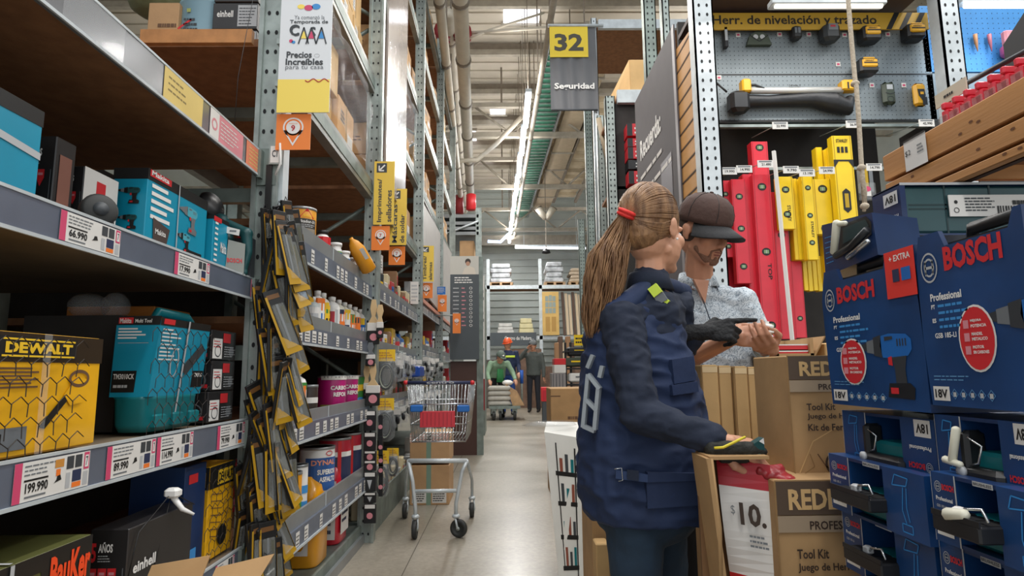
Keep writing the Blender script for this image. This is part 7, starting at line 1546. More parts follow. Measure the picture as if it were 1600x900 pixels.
winbox(1478, 1650, 880, 1010, .75, 'blue windowed drill box in shade at the bottom right corner', lit=0)
# support for the pile
pz = PXp(1400, 925, .75).z
q = MB(); q.box(.72, 1.2, .72, 1.45, .0, .13, pallet); q.box(.76, 1.15, .74, 1.42, .13, pz-.03, blue2, .005); tag(q.build('stacked_drill_boxes'), 'navy cartons on a pallet carrying the pile of drill boxes', 'boxes')
q = MB(); q.box(.96, 1.2, .78, 1.42, pz-.03, zAb-.005, blue2, .005); tag(q.build('stacked_drill_boxes'), 'navy carton block behind the windowed drill boxes', 'boxes')
# green case on top in its sleeve
X0 = .87; yF, yK = PXp(1409, 330, X0).y, PXp(1366, 330, X0).y; zT, zB = P(1409, 287, yF).z, P(1412, 367, yF).z
root = thing('tool_case', 'dark green tool case in a blue sleeve lying on top of the drill boxes', 'tool case', (X0+.15, (yF+yK)/2, zB))
q = MB(); q.box(X0+.01, X0+.42, yF+.006, yK, zB+.004, zT-.004, mat('grey green case plastic', '2e5054', .4, var=.1), .006); F = YF(X0, yF+.006, zB); H = zT-zB
for y in (.5, .58): q.rect(F, .02, H*y, .42, H*(y+.03), mat('case groove', '1d3639', .5), .001)
for x in (.1, .2): q.rect(F, x, 0, x+.004, H, MATS['case groove'], .001)
q.build('case_body', root)
q = MB(); q.box(X0, X0+.012, yF, yK+.004, zB, zT, blue2); q.box(X0, X0+.42, yF, yK, zT-.003, zT+.001, blue2); q.box(X0, X0+.42, yF, yK, zB-.001, zB+.003, blue2); q.rect(F, .0, H*.97, .42, H*1.02, lgrey, .007); q.build('blue_sleeve', root)
q = MB(); E = RF(X0-.0005, yK, zB); L = yK-yF; G = Fr(E.p(L, H), -E.u, -E.v)
q.rect(G, L*.08, H*.1, L*.6, H*.36, paper); q.txt(G, '18V', L*.14, H*.16, L*.54, H*.31, black, .03, .0016); q.txt(G, 'Professional', L*.1, H*.56, L*.6, H*.63, white, .03); q.txt(G, 'BOSCH', L*.25, H*.78, L*.8, H*.89, red, .04); bosch_logo(q, G, L*.14, H*.84, L*.07, H*.06); q.build('box_print', root)
q = MB(); F = YF(X0+.105, yF-.001, zB+H*.35); q.prism(F, [(0, 0), (.21, 0), (.21, H*.42), (0, H*.42)], .002, paper); q.lines(F, .035, .01, .1, H*.38, 5, dgrey, .001); q.lines(F, .14, .02, .18, H*.36, 1, black, .001)
for k in range(12): q.rect(F, .105+k*.006, .006, .107+k*.006+(.001 if k % 3 else .002), H*.2, black)
q.disc(F, .015, H*.28, .004, .004, black); q.ringo(F, .015, H*.12, .006, .006, .0015, black); q.build('barcode_label', root)
# tilted box with white clip left of the case
c4 = [PXp(1290, 432, .775), PXp(1372, 398, .775), PXp(1362, 332, .775), PXp(1284, 352, .775)]
off = Vector((.13, .05, .0)); root = thing('drill_box', 'tilted dark blue box with handle opening and white clip atop the stickered box', 'box', c4[0]+Vector((.06, 0, 0)))
q = MB(); q.hexa([c4[0], c4[1], c4[1]+off, c4[0]+off, c4[3], c4[2], c4[2]+off, c4[3]+off], blue2); q.build('carton_sleeve', root)
Q = QF(*c4); q = MB(); q.pol(Q, [(.3, .3), (.55, .3), (.95, .5), (.98, .78), (.9, .95), (.42, .9), (.36, .6)], black, .001); q.pol(Q, [(.42, .5), (.9, .62), (.93, .72), (.88, .88), (.45, .82)], MATS['case groove'], .0015); q.lines(Q, .05, .2, .25, .8, 6, bluel, .001, .15); q.build('handle_opening', root)
q = MB(); q.tube([Q.p(.35, .28, .012), Q.p(.7, .34, .016), Q.p(.98, .6, .012)], .008, blackpl, 8); q.build('case_handle', root)
wc = mat('cream clip plastic', 'dad7c4'); q = MB(); q.cap(Q.p(.35, .38, .015), Q.p(.5, .9, .02), .009, .01, wc, 8); q.cap(Q.p(.5, .9, .02), Q.p(.62, .88, .015), .007, .006, wc, 8); q.build('white_clip', root)
q = MB(); q.cap(Q.p(.6, .16, .012), Q.p(.95, .33, .012), .008, .007, chrome, 8); q.build('metal_latch', root)
# ---- pine slatted stand with red tools at the upper right
XW = 1.0; y0w, y1w = .95, PXp(1380, 262, XW).y
root = thing('wooden_crate', 'knotty pine slatted crate at the upper right above the blue boxes', 'crate', (XW+.15, 1.3, 1.4))
ztw = (PXp(1380, 241, XW).z+PXp(1600, 124, XW).z)/2; gz = PXp(1500, 228, XW).z; g2 = PXp(1560, 255, XW).z
g2 = zT+.006
for k, (z0, z1) in enumerate(((gz+.004, ztw), ((gz+g2)/2-.01, gz-.004), (g2, (gz+g2)/2-.017))):
    q = MB(); q.box(XW, XW+.02, y0w, y1w, z0, z1, wood, .002); F = RF(XW, y1w, z0); rr_ = random.Random(k)
    for j in range(5): q.disc(F, rr_.uniform(.03, .6), rr_.uniform(.01, (z1-z0)*.8), .006, .003, mat('dark knot', '6a3f1e', .7), .0006)
    q.box(XW+.02, XW+.4, y1w-.02, y1w, z0, z1, wood, .002); q.build('plank', root)
q = MB(); q.box(XW+.02, XW+.05, y1w-.07, y1w-.03, g2, ztw, wood); q.box(XW+.021, XW+.4, y0w, y1w-.02, ztw-.03, ztw-.01, board); q.box(XW+.025, XW+.04, y0w, y1w-.03, g2, ztw-.03, mat('dark crate inside', '3a2012', .8)); q.build('crate_frame', root)
q = MB(); F = RF(XW-.0005, PXp(1415, 245, XW).y, PXp(1432, 262, XW).z); w_ = PXp(1415, 245, XW).y-PXp(1450, 235, XW).y; q.rect(F, 0, 0, w_, .075, paper, .002); q.txt(F, '$2', w_*.05, .035, w_*.3, .05, black, .0, .003); q.lines(F, w_*.6, .03, w_*.9, .055, 3, greyp, .003); q.rect(F, 0, .073, w_, .078, blackpl, .003); q.build('price_label', root)
redt = mat('red comb plastic', 'd3283c', .4)
yy = y1w-.18; k = 0
while yy > y0w+.02:
    q = MB(); z0 = ztw+.0; q.box(XW+.03, XW+.12, yy-.02, yy, z0-.008, z0+.045, redt, .004); q.box(XW+.025, XW+.03, yy-.022, yy+.002, z0-.008, z0+.03, filmg)
    q.box(XW+.028, XW+.11, yy-.016, yy-.004, z0+.045, z0+.062, redt, .003); tag(q.build('red_pack'), 'small red pack standing in the row on top of the pine crate', 'package', 'red packs on the pine crate'); yy -= .034; k += 1
q = MB(); q.tube([PXp(1488, 142, XW+.08), PXp(1640, 60, XW+.08)], .006, dgrey, 6); q.tube([PXp(1488, 142, XW+.08), PXp(1488, 142, XW+.08)+Vector((0, 0, -.09))], .005, dgrey, 6); rt = tag(q.build('sign_arm'), 'dark metal rod with price tag slanting over the red packs', 'rod')
q = MB(); c = PXp(1482, 147, XW+.06); q.box(c.x, c.x+.003, c.y-.055, c.y+.045, c.z-.018, c.z+.016, mat('aged tag paper', 'cfc6b0', .5)); q.lines(RF(c.x, c.y+.045, c.z-.018), .03, .01, .07, .024, 1, black, .001); q.build('price_tag', rt)
q = MB(); c = PXp(1590, 62, XW+.2); q.hexa([(c.x, c.y-.1, c.z-.03), (c.x+.02, c.y-.1, c.z-.03), (c.x+.02, c.y+.04, c.z-.06), (c.x, c.y+.04, c.z-.06), (c.x, c.y-.1, c.z+.1), (c.x+.02, c.y-.1, c.z+.1), (c.x+.02, c.y+.04, c.z+.01), (c.x, c.y+.04, c.z+.01)], dgrey); tag(q.build('metal_plate'), 'dark grey plate at the right edge above the red packs', 'plate')
# ================================================================= people
def MX(o, y, z):                                     # local frame: +Y forward, +Z up
    y = Vector(y).normalized(); z = Vector(z); x = y.cross(z).normalized(); z = x.cross(y).normalized()
    m = Matrix((x, y, z)).transposed().to_4x4(); m.translation = Vector(o); return m
def head_prims(q, m, fem=False, s=1.0):
    q.M = m @ Matrix.Scale(s, 4); K = None; e = q.ell
    e((0, -.012, .028), .074, .094, .096, K); e((0, .03, -.03), .058, .066, .082, K); e((0, .045, -.082), .042, .045, .036, K)
    e((0, -.02, -.03), .06, .07, .07, K); e((0, .036, -.045), .0625, .06, .07, K)
    q.cap((0, .088, .005), (0, .106, -.03), .008, .0125, K); 
    for sx in (-1, 1):
        e((sx*.011, .098, -.036), .008, .009, .008, K); e((sx*.042, .062, -.024), .021, .022, .022, K); q.cap((sx*.012, .083, .017), (sx*.045, .07, .016), .009, .008, K)
        e((sx*.076, -.008, -.006), .008, .018, .03, K); e((sx*.082, -.014, .004), .005, .014, .018, K); e((sx*.073, -.002, -.03), .006, .008, .009, K)
        q.cap((sx*.044, .01, -.062), (sx*.018, .07, -.098), .017, .017, K)
    e((0, .089, -.06), .022, .009, .0055, K); e((0, .087, -.071), .019, .009, .006, K); e((0, .078, -.096), .018, .017, .015, K)
    q.M = None
def hand_prims(q, m, side=1, curls=((.3, .4, .3),)*4, s=1.0, thumb=.6, r=1.0, spread=.0):
    q.M = m @ Matrix.Scale(s, 4); K = None; V = Vector
    xs = (-.031, -.011, .010, .029); ln = (.042, .047, .043, .034)
    q.ell((0, .048, .0), .04, .05, .015, K, 12)
    q.cap((0, -.02, 0), (0, .02, 0), .026, .026, K)
    for i in range(4):
        x = xs[i]*side; b = V((x, .088-.006*abs(i-1), 0)); q.cap((x*.6, .02, 0), b, .014, .0115*r, K, 8)
        a = 0; p = b; d0 = V((side*spread*(i-1.5), 1, 0)).normalized()
        for k, c in enumerate(curls[i % len(curls)]):
            a += c; L = ln[i]*(1, .62, .5)[k]; d = V((d0.x, d0.y*math.cos(a), -math.sin(a))); p2 = p+d*L; q.cap(p, p2, (.0098, .0088, .0078)[k]*r, (.0088, .008, .0068)[k]*r, K, 8); p = p2
    t0 = V((-.02*side, .012, -.006)); t1 = V((-.05*side, .045, -.012-.012*thumb)); t2 = V((-.056*side+.012*side*thumb, .074, -.018-.02*thumb)); t3 = V((-.05*side+.02*side*thumb, .098, -.022-.03*thumb))
    q.cap(t0, t1, .017, .0125*r, K, 8); q.cap(t1, t2, .0118*r, .0105*r, K, 8); q.cap(t2, t3, .0102*r, .0082*r, K, 8)
    q.M = None
skinw = mat('warm skin', 'd09a7c', .5, var=.06, scale=20, bump=.03); skinm = mat('tan skin', 'bb866a', .5, var=.07, scale=20, bump=.03)
navyc = mat('navy vest cloth', '1b2c4e', .78, var=.12, scale=7, bump=.35, bscale=18)
navys = mat('dark navy sleeve knit', '1a2336', .85, var=.1, scale=12, bump=.25, bscale=30)
denim = mat('dark denim', '1f3346', .85, var=.15, scale=12, bump=.25, bscale=40)
blackc = mat('black trouser cloth', '18181b', .85, bump=.2)
shoe = mat('dark shoe leather', '1c1a1a', .5)
hairw = mat('light brown hair', 'a27a54', .42, col2='6b4a30', scale=9, stretch=(6, 6, 1.2), bump=.3, bscale=40)
glovem = mat('black knit glove', '17181b', .8, bump=.5, bscale=120)
def floral():
    m = mat('grey floral shirt cloth', 'b9c4cb', .8, bump=.15); nt = m.node_tree; N = nt.nodes.new; L = nt.links.new; b = nt.nodes['Principled BSDF']
    tc = N('ShaderNodeTexCoord'); n = N('ShaderNodeTexNoise'); n.inputs['Scale'].default_value = 38; n.inputs['Detail'].default_value = 2; n.inputs['Distortion'].default_value = 2.5; L(tc.outputs['Object'], n.inputs['Vector'])
    r = N('ShaderNodeValToRGB'); E = r.color_ramp.elements; E[0].position = .44; E[0].color = C('c6cfd6'); E[1].position = .56; E[1].color = C('cdd5db'); e = E.new(.5); e.color = C('5f6f7e'); e = E.new(.475); e.color = C('a9b4bd'); e = E.new(.53); e.color = C('94a1ac')
    L(n.outputs['Fac'], r.inputs['Fac']); L(r.outputs[0], b.inputs['Base Color']); return m
floralm = floral()
def shoes(root, pts, f, m=shoe):
    for p in pts:
        q = MB(); f_ = Vector(f).normalized(); p = Vector(p); q.cap(p+Vector((0, 0, .045))-f_*.05, p+Vector((0, 0, .036))+f_*.14, .044, .034, m); q.cap(p+Vector((0, 0, .08))-f_*.04, p+Vector((0, 0, .05))+f_*.05, .045, .04, m)
        for v in q.v: v.z = max(v.z, .001)
        q.build('shoe', root)
# ---------------- woman with ponytail
def woman():
    D = 1.88
    root = thing('person', 'person with blond ponytail, red hair tie and navy vest, standing with back to the camera', 'person', P(1010, 900, D).xy.to_3d())
    f = Vector((.77, .64, 0)).normalized(); hc = P(1020, 361, D); hm = MX(hc, f+Vector((0, 0, -.12)), (0, 0, 1)) @ Matrix.Scale(1.09, 4)
    S1, E1, W1 = P(972, 505, 1.80), P(1000, 648, 1.70), P(1118, 688, 1.60)
    S2, E2, W2 = P(1058, 480, 2.03), P(1050, 560, 2.12), P(1090, 520, 2.0)
    hipc = P(1010, 790, D+.02); nk = P(1015, 440, D); ft = Vector((0, 0, 0))
    lh, rh = hipc+Vector((.055, .08, .02)), hipc+Vector((-.05, -.05, .02)); 
    la, ra = Vector((lh.x-.0, lh.y+.02, .09)), Vector((rh.x-.02, rh.y-.0, .09))
    # body (skin): head, neck, trunk core, arms, legs and bare right hand as one surface
    q = MB(); head_prims(q, hm, True); q.cap(hc+Vector((-.012, -.006, -.06)), nk+Vector((0, 0, -.05)), .047, .055, None)
    q.cap(nk+Vector((0, 0, -.1)), hipc, .09, .11, None)
    q.cap(S1, nk+Vector((0, 0, -.09)), .035, .06, None); q.cap(S2, nk+Vector((0, 0, -.09)), .035, .06, None)
    for a, b, c in ((S1, E1, W1), (S2, E2, W2)): q.cap(a, b, .04, .034, None); q.cap(b, c, .033, .026, None)
    for h, a in ((lh, la), (rh, ra)): k = h.lerp(a, .48)+f*.02; q.cap(h, k, .075, .05, None); q.cap(k, a, .048, .034, None); q.cap(a, a+f*.1-Vector((0, 0, .05)), .034, .025, None)
    hd = (P(1180, 702, 1.58)-W1).normalized()
    hand_prims(q, MX(W1+hd*.01, hd+Vector((0, 0, -.05)), (-.1, -.55, .8)), -1, ((.55, .7, .5), (.65, .8, .5), (.7, .8, .6), (.8, .9, .6)), 1.0, .9)
    body = blob(q, 'body', skinw, .0042, 3, root)
    # left hand inside the knit glove
    q = MB(); gd = (P(1166, 513, 1.97)-W2).normalized(); q.cap(W2-gd*.03, W2+gd*.02, .034, .03, None)
    hand_prims(q, MX(W2+gd*.02, gd, (-.1, -.9, .4)), 1, ((.05, .08, .05), (.9, 1.0, .5), (1.0, 1.1, .6), (1.0, 1.2, .6)), 1.0, .9, 1.15)
    blob(q, 'knit_glove', glovem, .0036, 2, root, .0015, 60)
    # hair
    R_ = hm.to_3x3(); q = MB(); q.M = hm; q.ell((0, -.022, .036), .081, .098, .1, None, 24); q.ell((0, -.05, -.01), .066, .065, .07, None, 18); q.M = None
    tie = hm @ Vector((0, -.124, .012)); q.cap(hm @ Vector((0, -.09, .012)), hm @ Vector((0, -.112, .012)), .03, .018, None)
    hair = blob(q, 'hair', hairw, .005, 3, root, .0015, 30)
    q = MB(); rg = random.Random(2); c0 = Vector((0, -.022, .036)); td = (Vector((0, -.118, .014))-c0)
    for k in range(430):
        az = rg.uniform(-PI, PI); start = Vector((math.sin(az)*.9, .25+.5*math.cos(az)*.6, max(-.74, math.cos(az)*.95))).normalized()
        e = td.normalized(); ang = start.angle(e); pts = []
        for j in range(8):
            t = j/7; d = (start*math.sin((1-t)*ang)+e*math.sin(t*ang))/max(.01, math.sin(ang)); r_ = 1.015+rg.uniform(0, .02)*math.sin(t*PI)
            pts.append(hm @ (c0+Vector((d.x*.081*r_, d.y*.098*r_, d.z*.1*r_-(.012 if d.z < -.3 else 0)*math.sin(t*PI)))))
        q.tube(pts, [.0012]+[.002]*6+[.0016], hairw, 4, False)
    sp = [tie, P(966, 366, D-.06), P(951, 396, D-.07), P(945, 430, D-.07), P(940, 465, D-.06), P(932, 500, D-.06), P(926, 530, D-.06)]; wd = [.018, .04, .058, .064, .058, .042, .014]
    for k in range(330):
        a = rg.uniform(0, 2*PI); rr = math.sqrt(rg.random()); en = rg.uniform(.72, 1); pts = []; sw = rg.uniform(-.2, .5); ph = rg.uniform(0, 6)
        for j in range(12):
            t = j/11*en*(len(sp)-1); i = min(int(t), len(sp)-2); u = t-i; c = sp[i].lerp(sp[i+1], u); w_ = wd[i]*(1-u)+wd[i+1]*u
            aa = a+sw*j/11; pts.append(c+Vector((math.cos(aa)*rr*w_, math.sin(aa)*rr*w_*.7, 0))+Vector((.005*math.sin(j*.9+ph), 0, .002)))
        q.tube(pts, [.0022]*11+[.0008], hairw, 4, False)
    q.build('hair_strands', root)
    q = MB(); tdir = (P(962, 372, D-.06)-tie).normalized(); q.lathe([(.017, -.012), (.028, -.01), (.03, -.003), (.025, 0), (.03, .004), (.028, .011), (.017, .012)], tie-tdir*.006, mat('red hair tie cloth', 'e0322c', .7, bump=.5, bscale=60), 20, tdir); plabel(q.build('hair_tie', root), 'red fabric hair tie')
    q = MB(); q.ell(hm @ Vector((.083, .002, -.038)), .004, .004, .004, white, 8); plabel(q.build('earring', root), 'white stud earring')
    for sx in (-1, 1): q = MB(); q.M = hm; q.ell((sx*.031, .078, -.001), .0115, .0115, .0115, white, 12); q.ell((sx*.031, .087, -.001), .0045, .004, .0045, black, 8); q.M = None; q.build('eye', root)
    # sleeves (jumper)
    q = MB()
    for a, b, c, r0 in ((S1, E1, W1, .072), (S2, E2, W2, .064)):
        q.cap(a, b, r0, .057, None, 14); q.cap(b, c-(c-b).normalized()*.035, .057, .042, None, 14)
        if a is S1: q.cap(b.lerp(c, .82), b.lerp(c, .93), .045, .044, None, 14)
    q.cap(S1, nk+Vector((0, 0, -.07)), .06, .06, None); q.cap(S2, nk+Vector((0, 0, -.07)), .05, .06, None); q.cap(nk+Vector((0, 0, -.12)), hipc+Vector((0, 0, .1)), .11, .12, None)
    q.cap(nk+Vector((0, 0, .0)), nk+Vector((-.0, 0, -.06)), .062, .075, None)
    blob(q, 'jumper', navys, .006, 2, root, .01, 13, (1, 1, 1.6))
    # vest
    q = MB(); rings = []
    for py, cx, hw, hd_ in ((468, 1000, 50, .09), (490, 992, 68, .115), (530, 990, 80, .135), (590, 998, 90, .15), (650, 1002, 97, .158), (710, 1006, 103, .165), (760, 1010, 106, .17), (792, 1014, 102, .165), (806, 1018, 94, .155)):
        c = P(cx, py, D+.02); rings.append((c, (hw*D/950, 0, 0), (0, hd_, 0), .85))
    q.loft(rings, None, 28); blob(q, 'vest', navyc, .006, 2, root, .016, 9, (1, 1, 1.7))
    q = MB()
    for a, b in ((S1, P(972, 440, 1.84)), (S2, P(1048, 446, 1.98))):
        q.cap(a+Vector((.03, .02, .055)), nk+Vector((-.02 if a is S1 else .02, 0, .0)), .03, .03, None)
    q.cap(P(962, 500, 1.80)+Vector((0, 0, .02)), P(1010, 452, 1.84), .042, .035, None)
    blob(q, 'vest_yoke', navyc, .006, 4, root, .004, 9)
    # collar ring
    q = MB(); q.loft([(nk+Vector((0, 0, -.03)), (.075, 0, 0), (0, .075, 0)), (nk+Vector((-.004, 0, .02)), (.062, 0, 0), (0, .062, 0)), (nk+Vector((-.006, 0, .028)), (.056, 0, 0), (0, .056, 0))], navys, 24); q.build('collar', root)
    # back lettering strip, pockets, straps: patches wrapped outside the vest
    rim = lambda px, py, d, l=0: P(px, py, d)+Vector((-.0, -l, 0))
    grey = mat('grey reflective letters', '9aa1a6', .4)
    def bar(px0, py0, px1, py1, w_, m, d0, d1, name, t=.004):
        a, b = P(px0, py0, d0), P(px1, py1, d1); dr = (b-a).normalized(); nrm = Vector((-.45, -.9, 0)).normalized(); sd = dr.cross(nrm).normalized()*w_/2
        qq.hexa([a-sd, b-sd, b-sd-nrm*.02, a-sd-nrm*.02, a+sd, b+sd, b+sd-nrm*.02, a+sd-nrm*.02], m)
    qq = MB()
    for (a0, a1, b0, b1) in ((918, 585, 910, 668), (934, 606, 928, 672), (918, 585, 936, 608), (915, 625, 932, 642), (910, 666, 928, 674), (925, 555, 917, 575), (940, 572, 936, 590)): bar(a0, a1, b0, b1, .011, grey, 1.80-(a0-905)*.0016, 1.80-(b0-905)*.0016, 'x')
    plabel(qq.build('back_lettering', root), 'grey reflective lettering')
    # yellow green shoulder tab
    for k, (ax, ay, bx, by, m) in enumerate(((1018, 447, 1028, 460, 0), (1028, 460, 1036, 472, 1), (1036, 472, 1041, 476, 0))):
        qq = MB(); bar(ax, ay, bx, by, .03, mat('lime reflective', 'd2e84a', .4) if m == 0 else greyp, 1.79, 1.785, 'x'); qq.build('shoulder_tab', root)
    # cargo pockets and straps on the near side
    qq = MB()
    def patch(pts, d, t, m):
        c = [P(x, y, dd) for (x, y), dd in zip(pts, d)]; n = (c[1]-c[0]).cross(c[3]-c[0]).normalized()*t
        qq.hexa([c[0], c[1], c[1]-n*4, c[0]-n*4, c[3], c[2], c[2]-n*4, c[3]-n*4], m)
    patch([(1012, 795), (1092, 790), (1100, 748), (1010, 752)], (1.722, 1.735, 1.735, 1.722), .006, navyc); plabel(qq.build('side_pocket', root), 'lower cargo pocket')
    qq = MB(); patch([(1012, 754), (1100, 751), (1100, 740), (1012, 738)], (1.715, 1.73, 1.73, 1.715), .006, navyc); patch([(1052, 618), (1092, 612), (1090, 596), (1050, 602)], (1.735, 1.765, 1.765, 1.735), .006, navyc); plabel(qq.build('pocket_flap', root), 'pocket flaps')
    qq = MB(); patch([(1054, 600), (1088, 594), (1084, 556), (1050, 562)], (1.745, 1.775, 1.775, 1.745), .005, navyc); qq.build('chest_pocket', root)
    qq = MB(); patch([(962, 748), (1012, 754), (1012, 742), (962, 735)], (1.722, 1.712, 1.712, 1.722), .004, mat('navy webbing', '22365c', .7)); patch([(980, 749), (998, 752), (998, 737), (980, 735)], (1.712, 1.706, 1.706, 1.712), .004, navys); qq.build('waist_strap', root)
    q = MB(); a = P(960, 733, 1.718); q.tube([a, a+Vector((.02, 0, .003)), a+Vector((.022, 0, -.03)), a+Vector((.01, 0, -.032))], .0014, chrome, 5); plabel(q.build('buckle', root), 'metal strap buckle')
    # seams
    q = MB()
    # trousers
    t = MB(); t.ell(hipc+Vector((0, 0, .0)), .165, .13, .12, None)
    for h, a in ((lh, la), (rh, ra)): k = h.lerp(a, .48)+f*.02; t.cap(h, k, .1, .075, None, 14); t.cap(k, a+Vector((0, 0, -.02)), .074, .062, None, 14)
    blob(t, 'trousers', denim, .008, 3, root, .006, 9)
    shoes(root, [(la.x, la.y, 0), (ra.x, ra.y, 0)], f)
    # the glove she holds in the bare hand
    q = MB(); a, b = P(1116, 702, 1.575), P(1172, 703, 1.565); q.cap(a, b, .026, .022, None); q.cap(b, P(1192, 706, 1.56), .018, .012, None); q.cap(P(1130, 716, 1.57), P(1165, 716, 1.565), .014, .014, None)
    tag(blob(q, 'work_glove', mat('dark work glove', '23241f', .75, bump=.5, bscale=60), .004, 2, None, .002, 40), 'dark work glove with yellow edge held in the bare hand above the cartons', 'glove')
    q = MB(); q.tube([P(1116, 700, 1.545), P(1130, 699, 1.54), P(1145, 692, 1.54), P(1157, 686, 1.54), P(1164, 683, 1.55)], .0035, mat('yellow cuff trim', 'e4d23a', .6), 6); g = bpy.data.objects['work_glove']; plabel(q.build('cuff_trim', g), 'yellow cuff trim')
    q = MB(); a = P(1186, 697, 1.55); q.hexa([a+Vector(v) for v in ((-.012, 0, -.022), (.014, 0, -.018), (.014, .03, -.018), (-.012, .03, -.022), (-.012, 0, .006), (.013, 0, .02), (.013, .03, .02), (-.012, .03, .006))], dteal); q.pol(Fr(a+Vector((0, -.001, 0)), (1, 0, 0), (0, 0, 1)), [(.0, .012), (.013, .004), (.012, .02)], white, .001); tag(q.build('green_card'), 'small dark green and white packet at the fingertips of the bare hand', 'packet')
woman()
# ---------------- man in brown cap
def man():
    D = 2.36
    root = thing('person', 'person in brown cap and grey floral shirt looking down at a small white part', 'person', P(1108, 800, D).xy.to_3d())
    f = Vector((.50, -.82, 0)).normalized(); hc = P(1098, 362, 2.26); hm = MX(hc, f+Vector((0, 0, -.42)), (0, 0, 1))
    nk = P(1090, 438, 2.34)
    S1, E1, W1 = P(1040, 478, 2.42), P(1052, 575, 2.26), P(1140, 530, 2.05)
    S2, E2, W2 = P(1158, 476, 2.34), P(1192, 548, 2.34), P(1203, 545, 2.09)
    hipc = P(1112, 650, 2.42); lh, rh = hipc+Vector((.08, 0, -.02)), hipc+Vector((-.08, 0, -.02))
    la, ra = Vector((lh.x+.02, lh.y, .09)), Vector((rh.x-.02, rh.y, .09))
    q = MB(); head_prims(q, hm, s=1.02); q.cap(hc+Vector((-.01, .02, -.07)), nk+Vector((0, 0, -.04)), .054, .06, None)
    q.cap(nk+Vector((0, .03, -.12)), hipc+Vector((0, .03, 0)), .06, .07, None); q.cap(S1, nk+Vector((0, 0.03, -.1)), .035, .05, None); q.cap(S2, nk+Vector((0, 0.03, -.1)), .035, .05, None)
    for a, b, c in ((S1, E1, W1), (S2, E2, W2)): q.cap(a, b, .04, .04, None); q.cap(b, c, .04, .028, None)
    for h, a in ((lh, la), (rh, ra)): k = h.lerp(a, .48); q.cap(h, k, .08, .052, None); q.cap(k, a, .05, .036, None); q.cap(a, a+f*.11-Vector((0, 0, .05)), .036, .026, None)
    obj = P(1199, 519, 2.02)
    d1 = Vector((.97, -.08, .16)); hand_prims(q, MX(W1+d1*.01, d1, (.05, -.95, .3)), 1, ((.25, .5, .4), (.35, .6, .4), (.45, .7, .4), (.55, .8, .4)), 1.02, .9)
    d2 = Vector((-.45, -.6, .1)); hand_prims(q, MX(W2, d2, (.15, -.35, -.9)), -1, ((.5, .8, .5), (.55, .8, .5), (.6, .9, .5), (.6, .9, .6)), 1.02, .7)
    blob(q, 'body', skinm, .0042, 2, root)
    # face details
    for sx in (-1, 1):
        q = MB(); q.M = hm; q.ell((sx*.031, .079, -.002), .0115, .0105, .0095, white, 12); q.ell((sx*.031, .087, -.006), .005, .004, .005, black, 8); q.M = None; q.build('eye', root)
        q = MB(); q.M = hm; q.ell((sx*.031, .0815, .002), .0135, .0105, .008, skinm, 12); q.M = None; q.build('eyelid', root)
        q = MB(); q.M = hm; q.cap((sx*.014, .0935, .019), (sx*.046, .082, .02), .0035, .0025, mat('dark brow hair', '2a1f1a', .8), 6); q.M = None; q.build('eyebrow', root)
    beard = mat('short dark beard', '7a5846', .9, bump=.6, bscale=150)
    q = MB(); q.M = hm
    for sx in (-1, 1): q.cap((sx*.05, .04, -.06), (sx*.022, .072, -.094), .0155, .0175, None); q.cap((sx*.002, .101, -.049), (sx*.026, .091, -.058), .004, .0035, None); q.cap((sx*.027, .088, -.06), (sx*.024, .084, -.085), .005, .006, None)
    q.ell((0, .083, -.1), .022, .016, .0145, None); q.ell((0, .092, -.083), .008, .005, .006, None); q.M = None
    blob(q, 'beard', beard, .003, 2, root)
    q = MB(); q.M = hm; q.ell((0, .0955, -.061), .019, .006, .0028, mat('lips', '8c4f44', .5), 10); q.ell((0, .0935, -.071), .016, .007, .0045, MATS['lips'], 10); q.M = None; q.build('lips', root)
    q = MB(); q.M = hm; q.ell((0, -.03, .0), .0795, .085, .072, None, 20); q.ell((0, -.02, .04), .078, .085, .06, None, 20); q.M = None; blob(q, 'hair', mat('dark brown hair', '33261e', .6), .005, 2, root)
    # cap: crown + visor
    capm = mat('brown cap cloth', '4a342d', .8, var=.1, scale=10, bump=.25, bscale=60); visor = mat('charcoal visor', '2b2c2e', .75, bump=.2, bscale=80)
    q = MB(); q.M = hm; rg = []
    for z, rx, ry, y in ((.03, .09, .11, -.006), (.05, .091, .112, -.006), (.085, .088, .108, -.006), (.115, .075, .094, -.006), (.135, .052, .068, -.006), (.146, .02, .03, -.006), (.148, .004, .004, -.006)): rg.append(((0, y, z), (rx, 0, 0), (0, ry, 0)))
    q.loft(rg, capm, 32)
    for k in range(6):
        a = 2*PI*k/6; q.tube([(.0915*math.cos(a)*s, -.006+.1125*math.sin(a)*s, z) for s, z in ((1, .045), (.985, .08), (.84, .114), (.58, .136), (.2, .148))], .0012, black, 4, False)
    q.ell((0, -.006, .15), .008, .008, .004, capm, 8); q.M = None; q.build('cap_crown', root)
    q = MB(); q.M = hm; vs = []; fs = []; n = 20
    for i in range(n+1):
        t = -1+2*i/n; a = t*1.25; xi, yi = .088*math.sin(a), -.006+.108*math.cos(a); ex = .082*math.sqrt(max(0, 1-t*t)); xo, yo_ = xi*1.06, yi+ex
        zz = .038-.012*abs(t)**2; vs += [(xi*.97, yi-.01, zz+.004), (xo, yo_, zz-.022-.022*abs(t)), (xi*.97, yi-.01, zz-.001), (xo, yo_, zz-.027-.022*abs(t))]
        if i: b = 4*i; fs += [(b-4, b, b+1, b-3), (b-2, b-1, b+3, b+2), (b-3, b+1, b+3, b-1), (b-4, b-2, b+2, b)]
    q.add(vs, fs, visor, True); q.M = None; q.build('cap_visor', root)
    # shirt
    q = MB(); rings = []
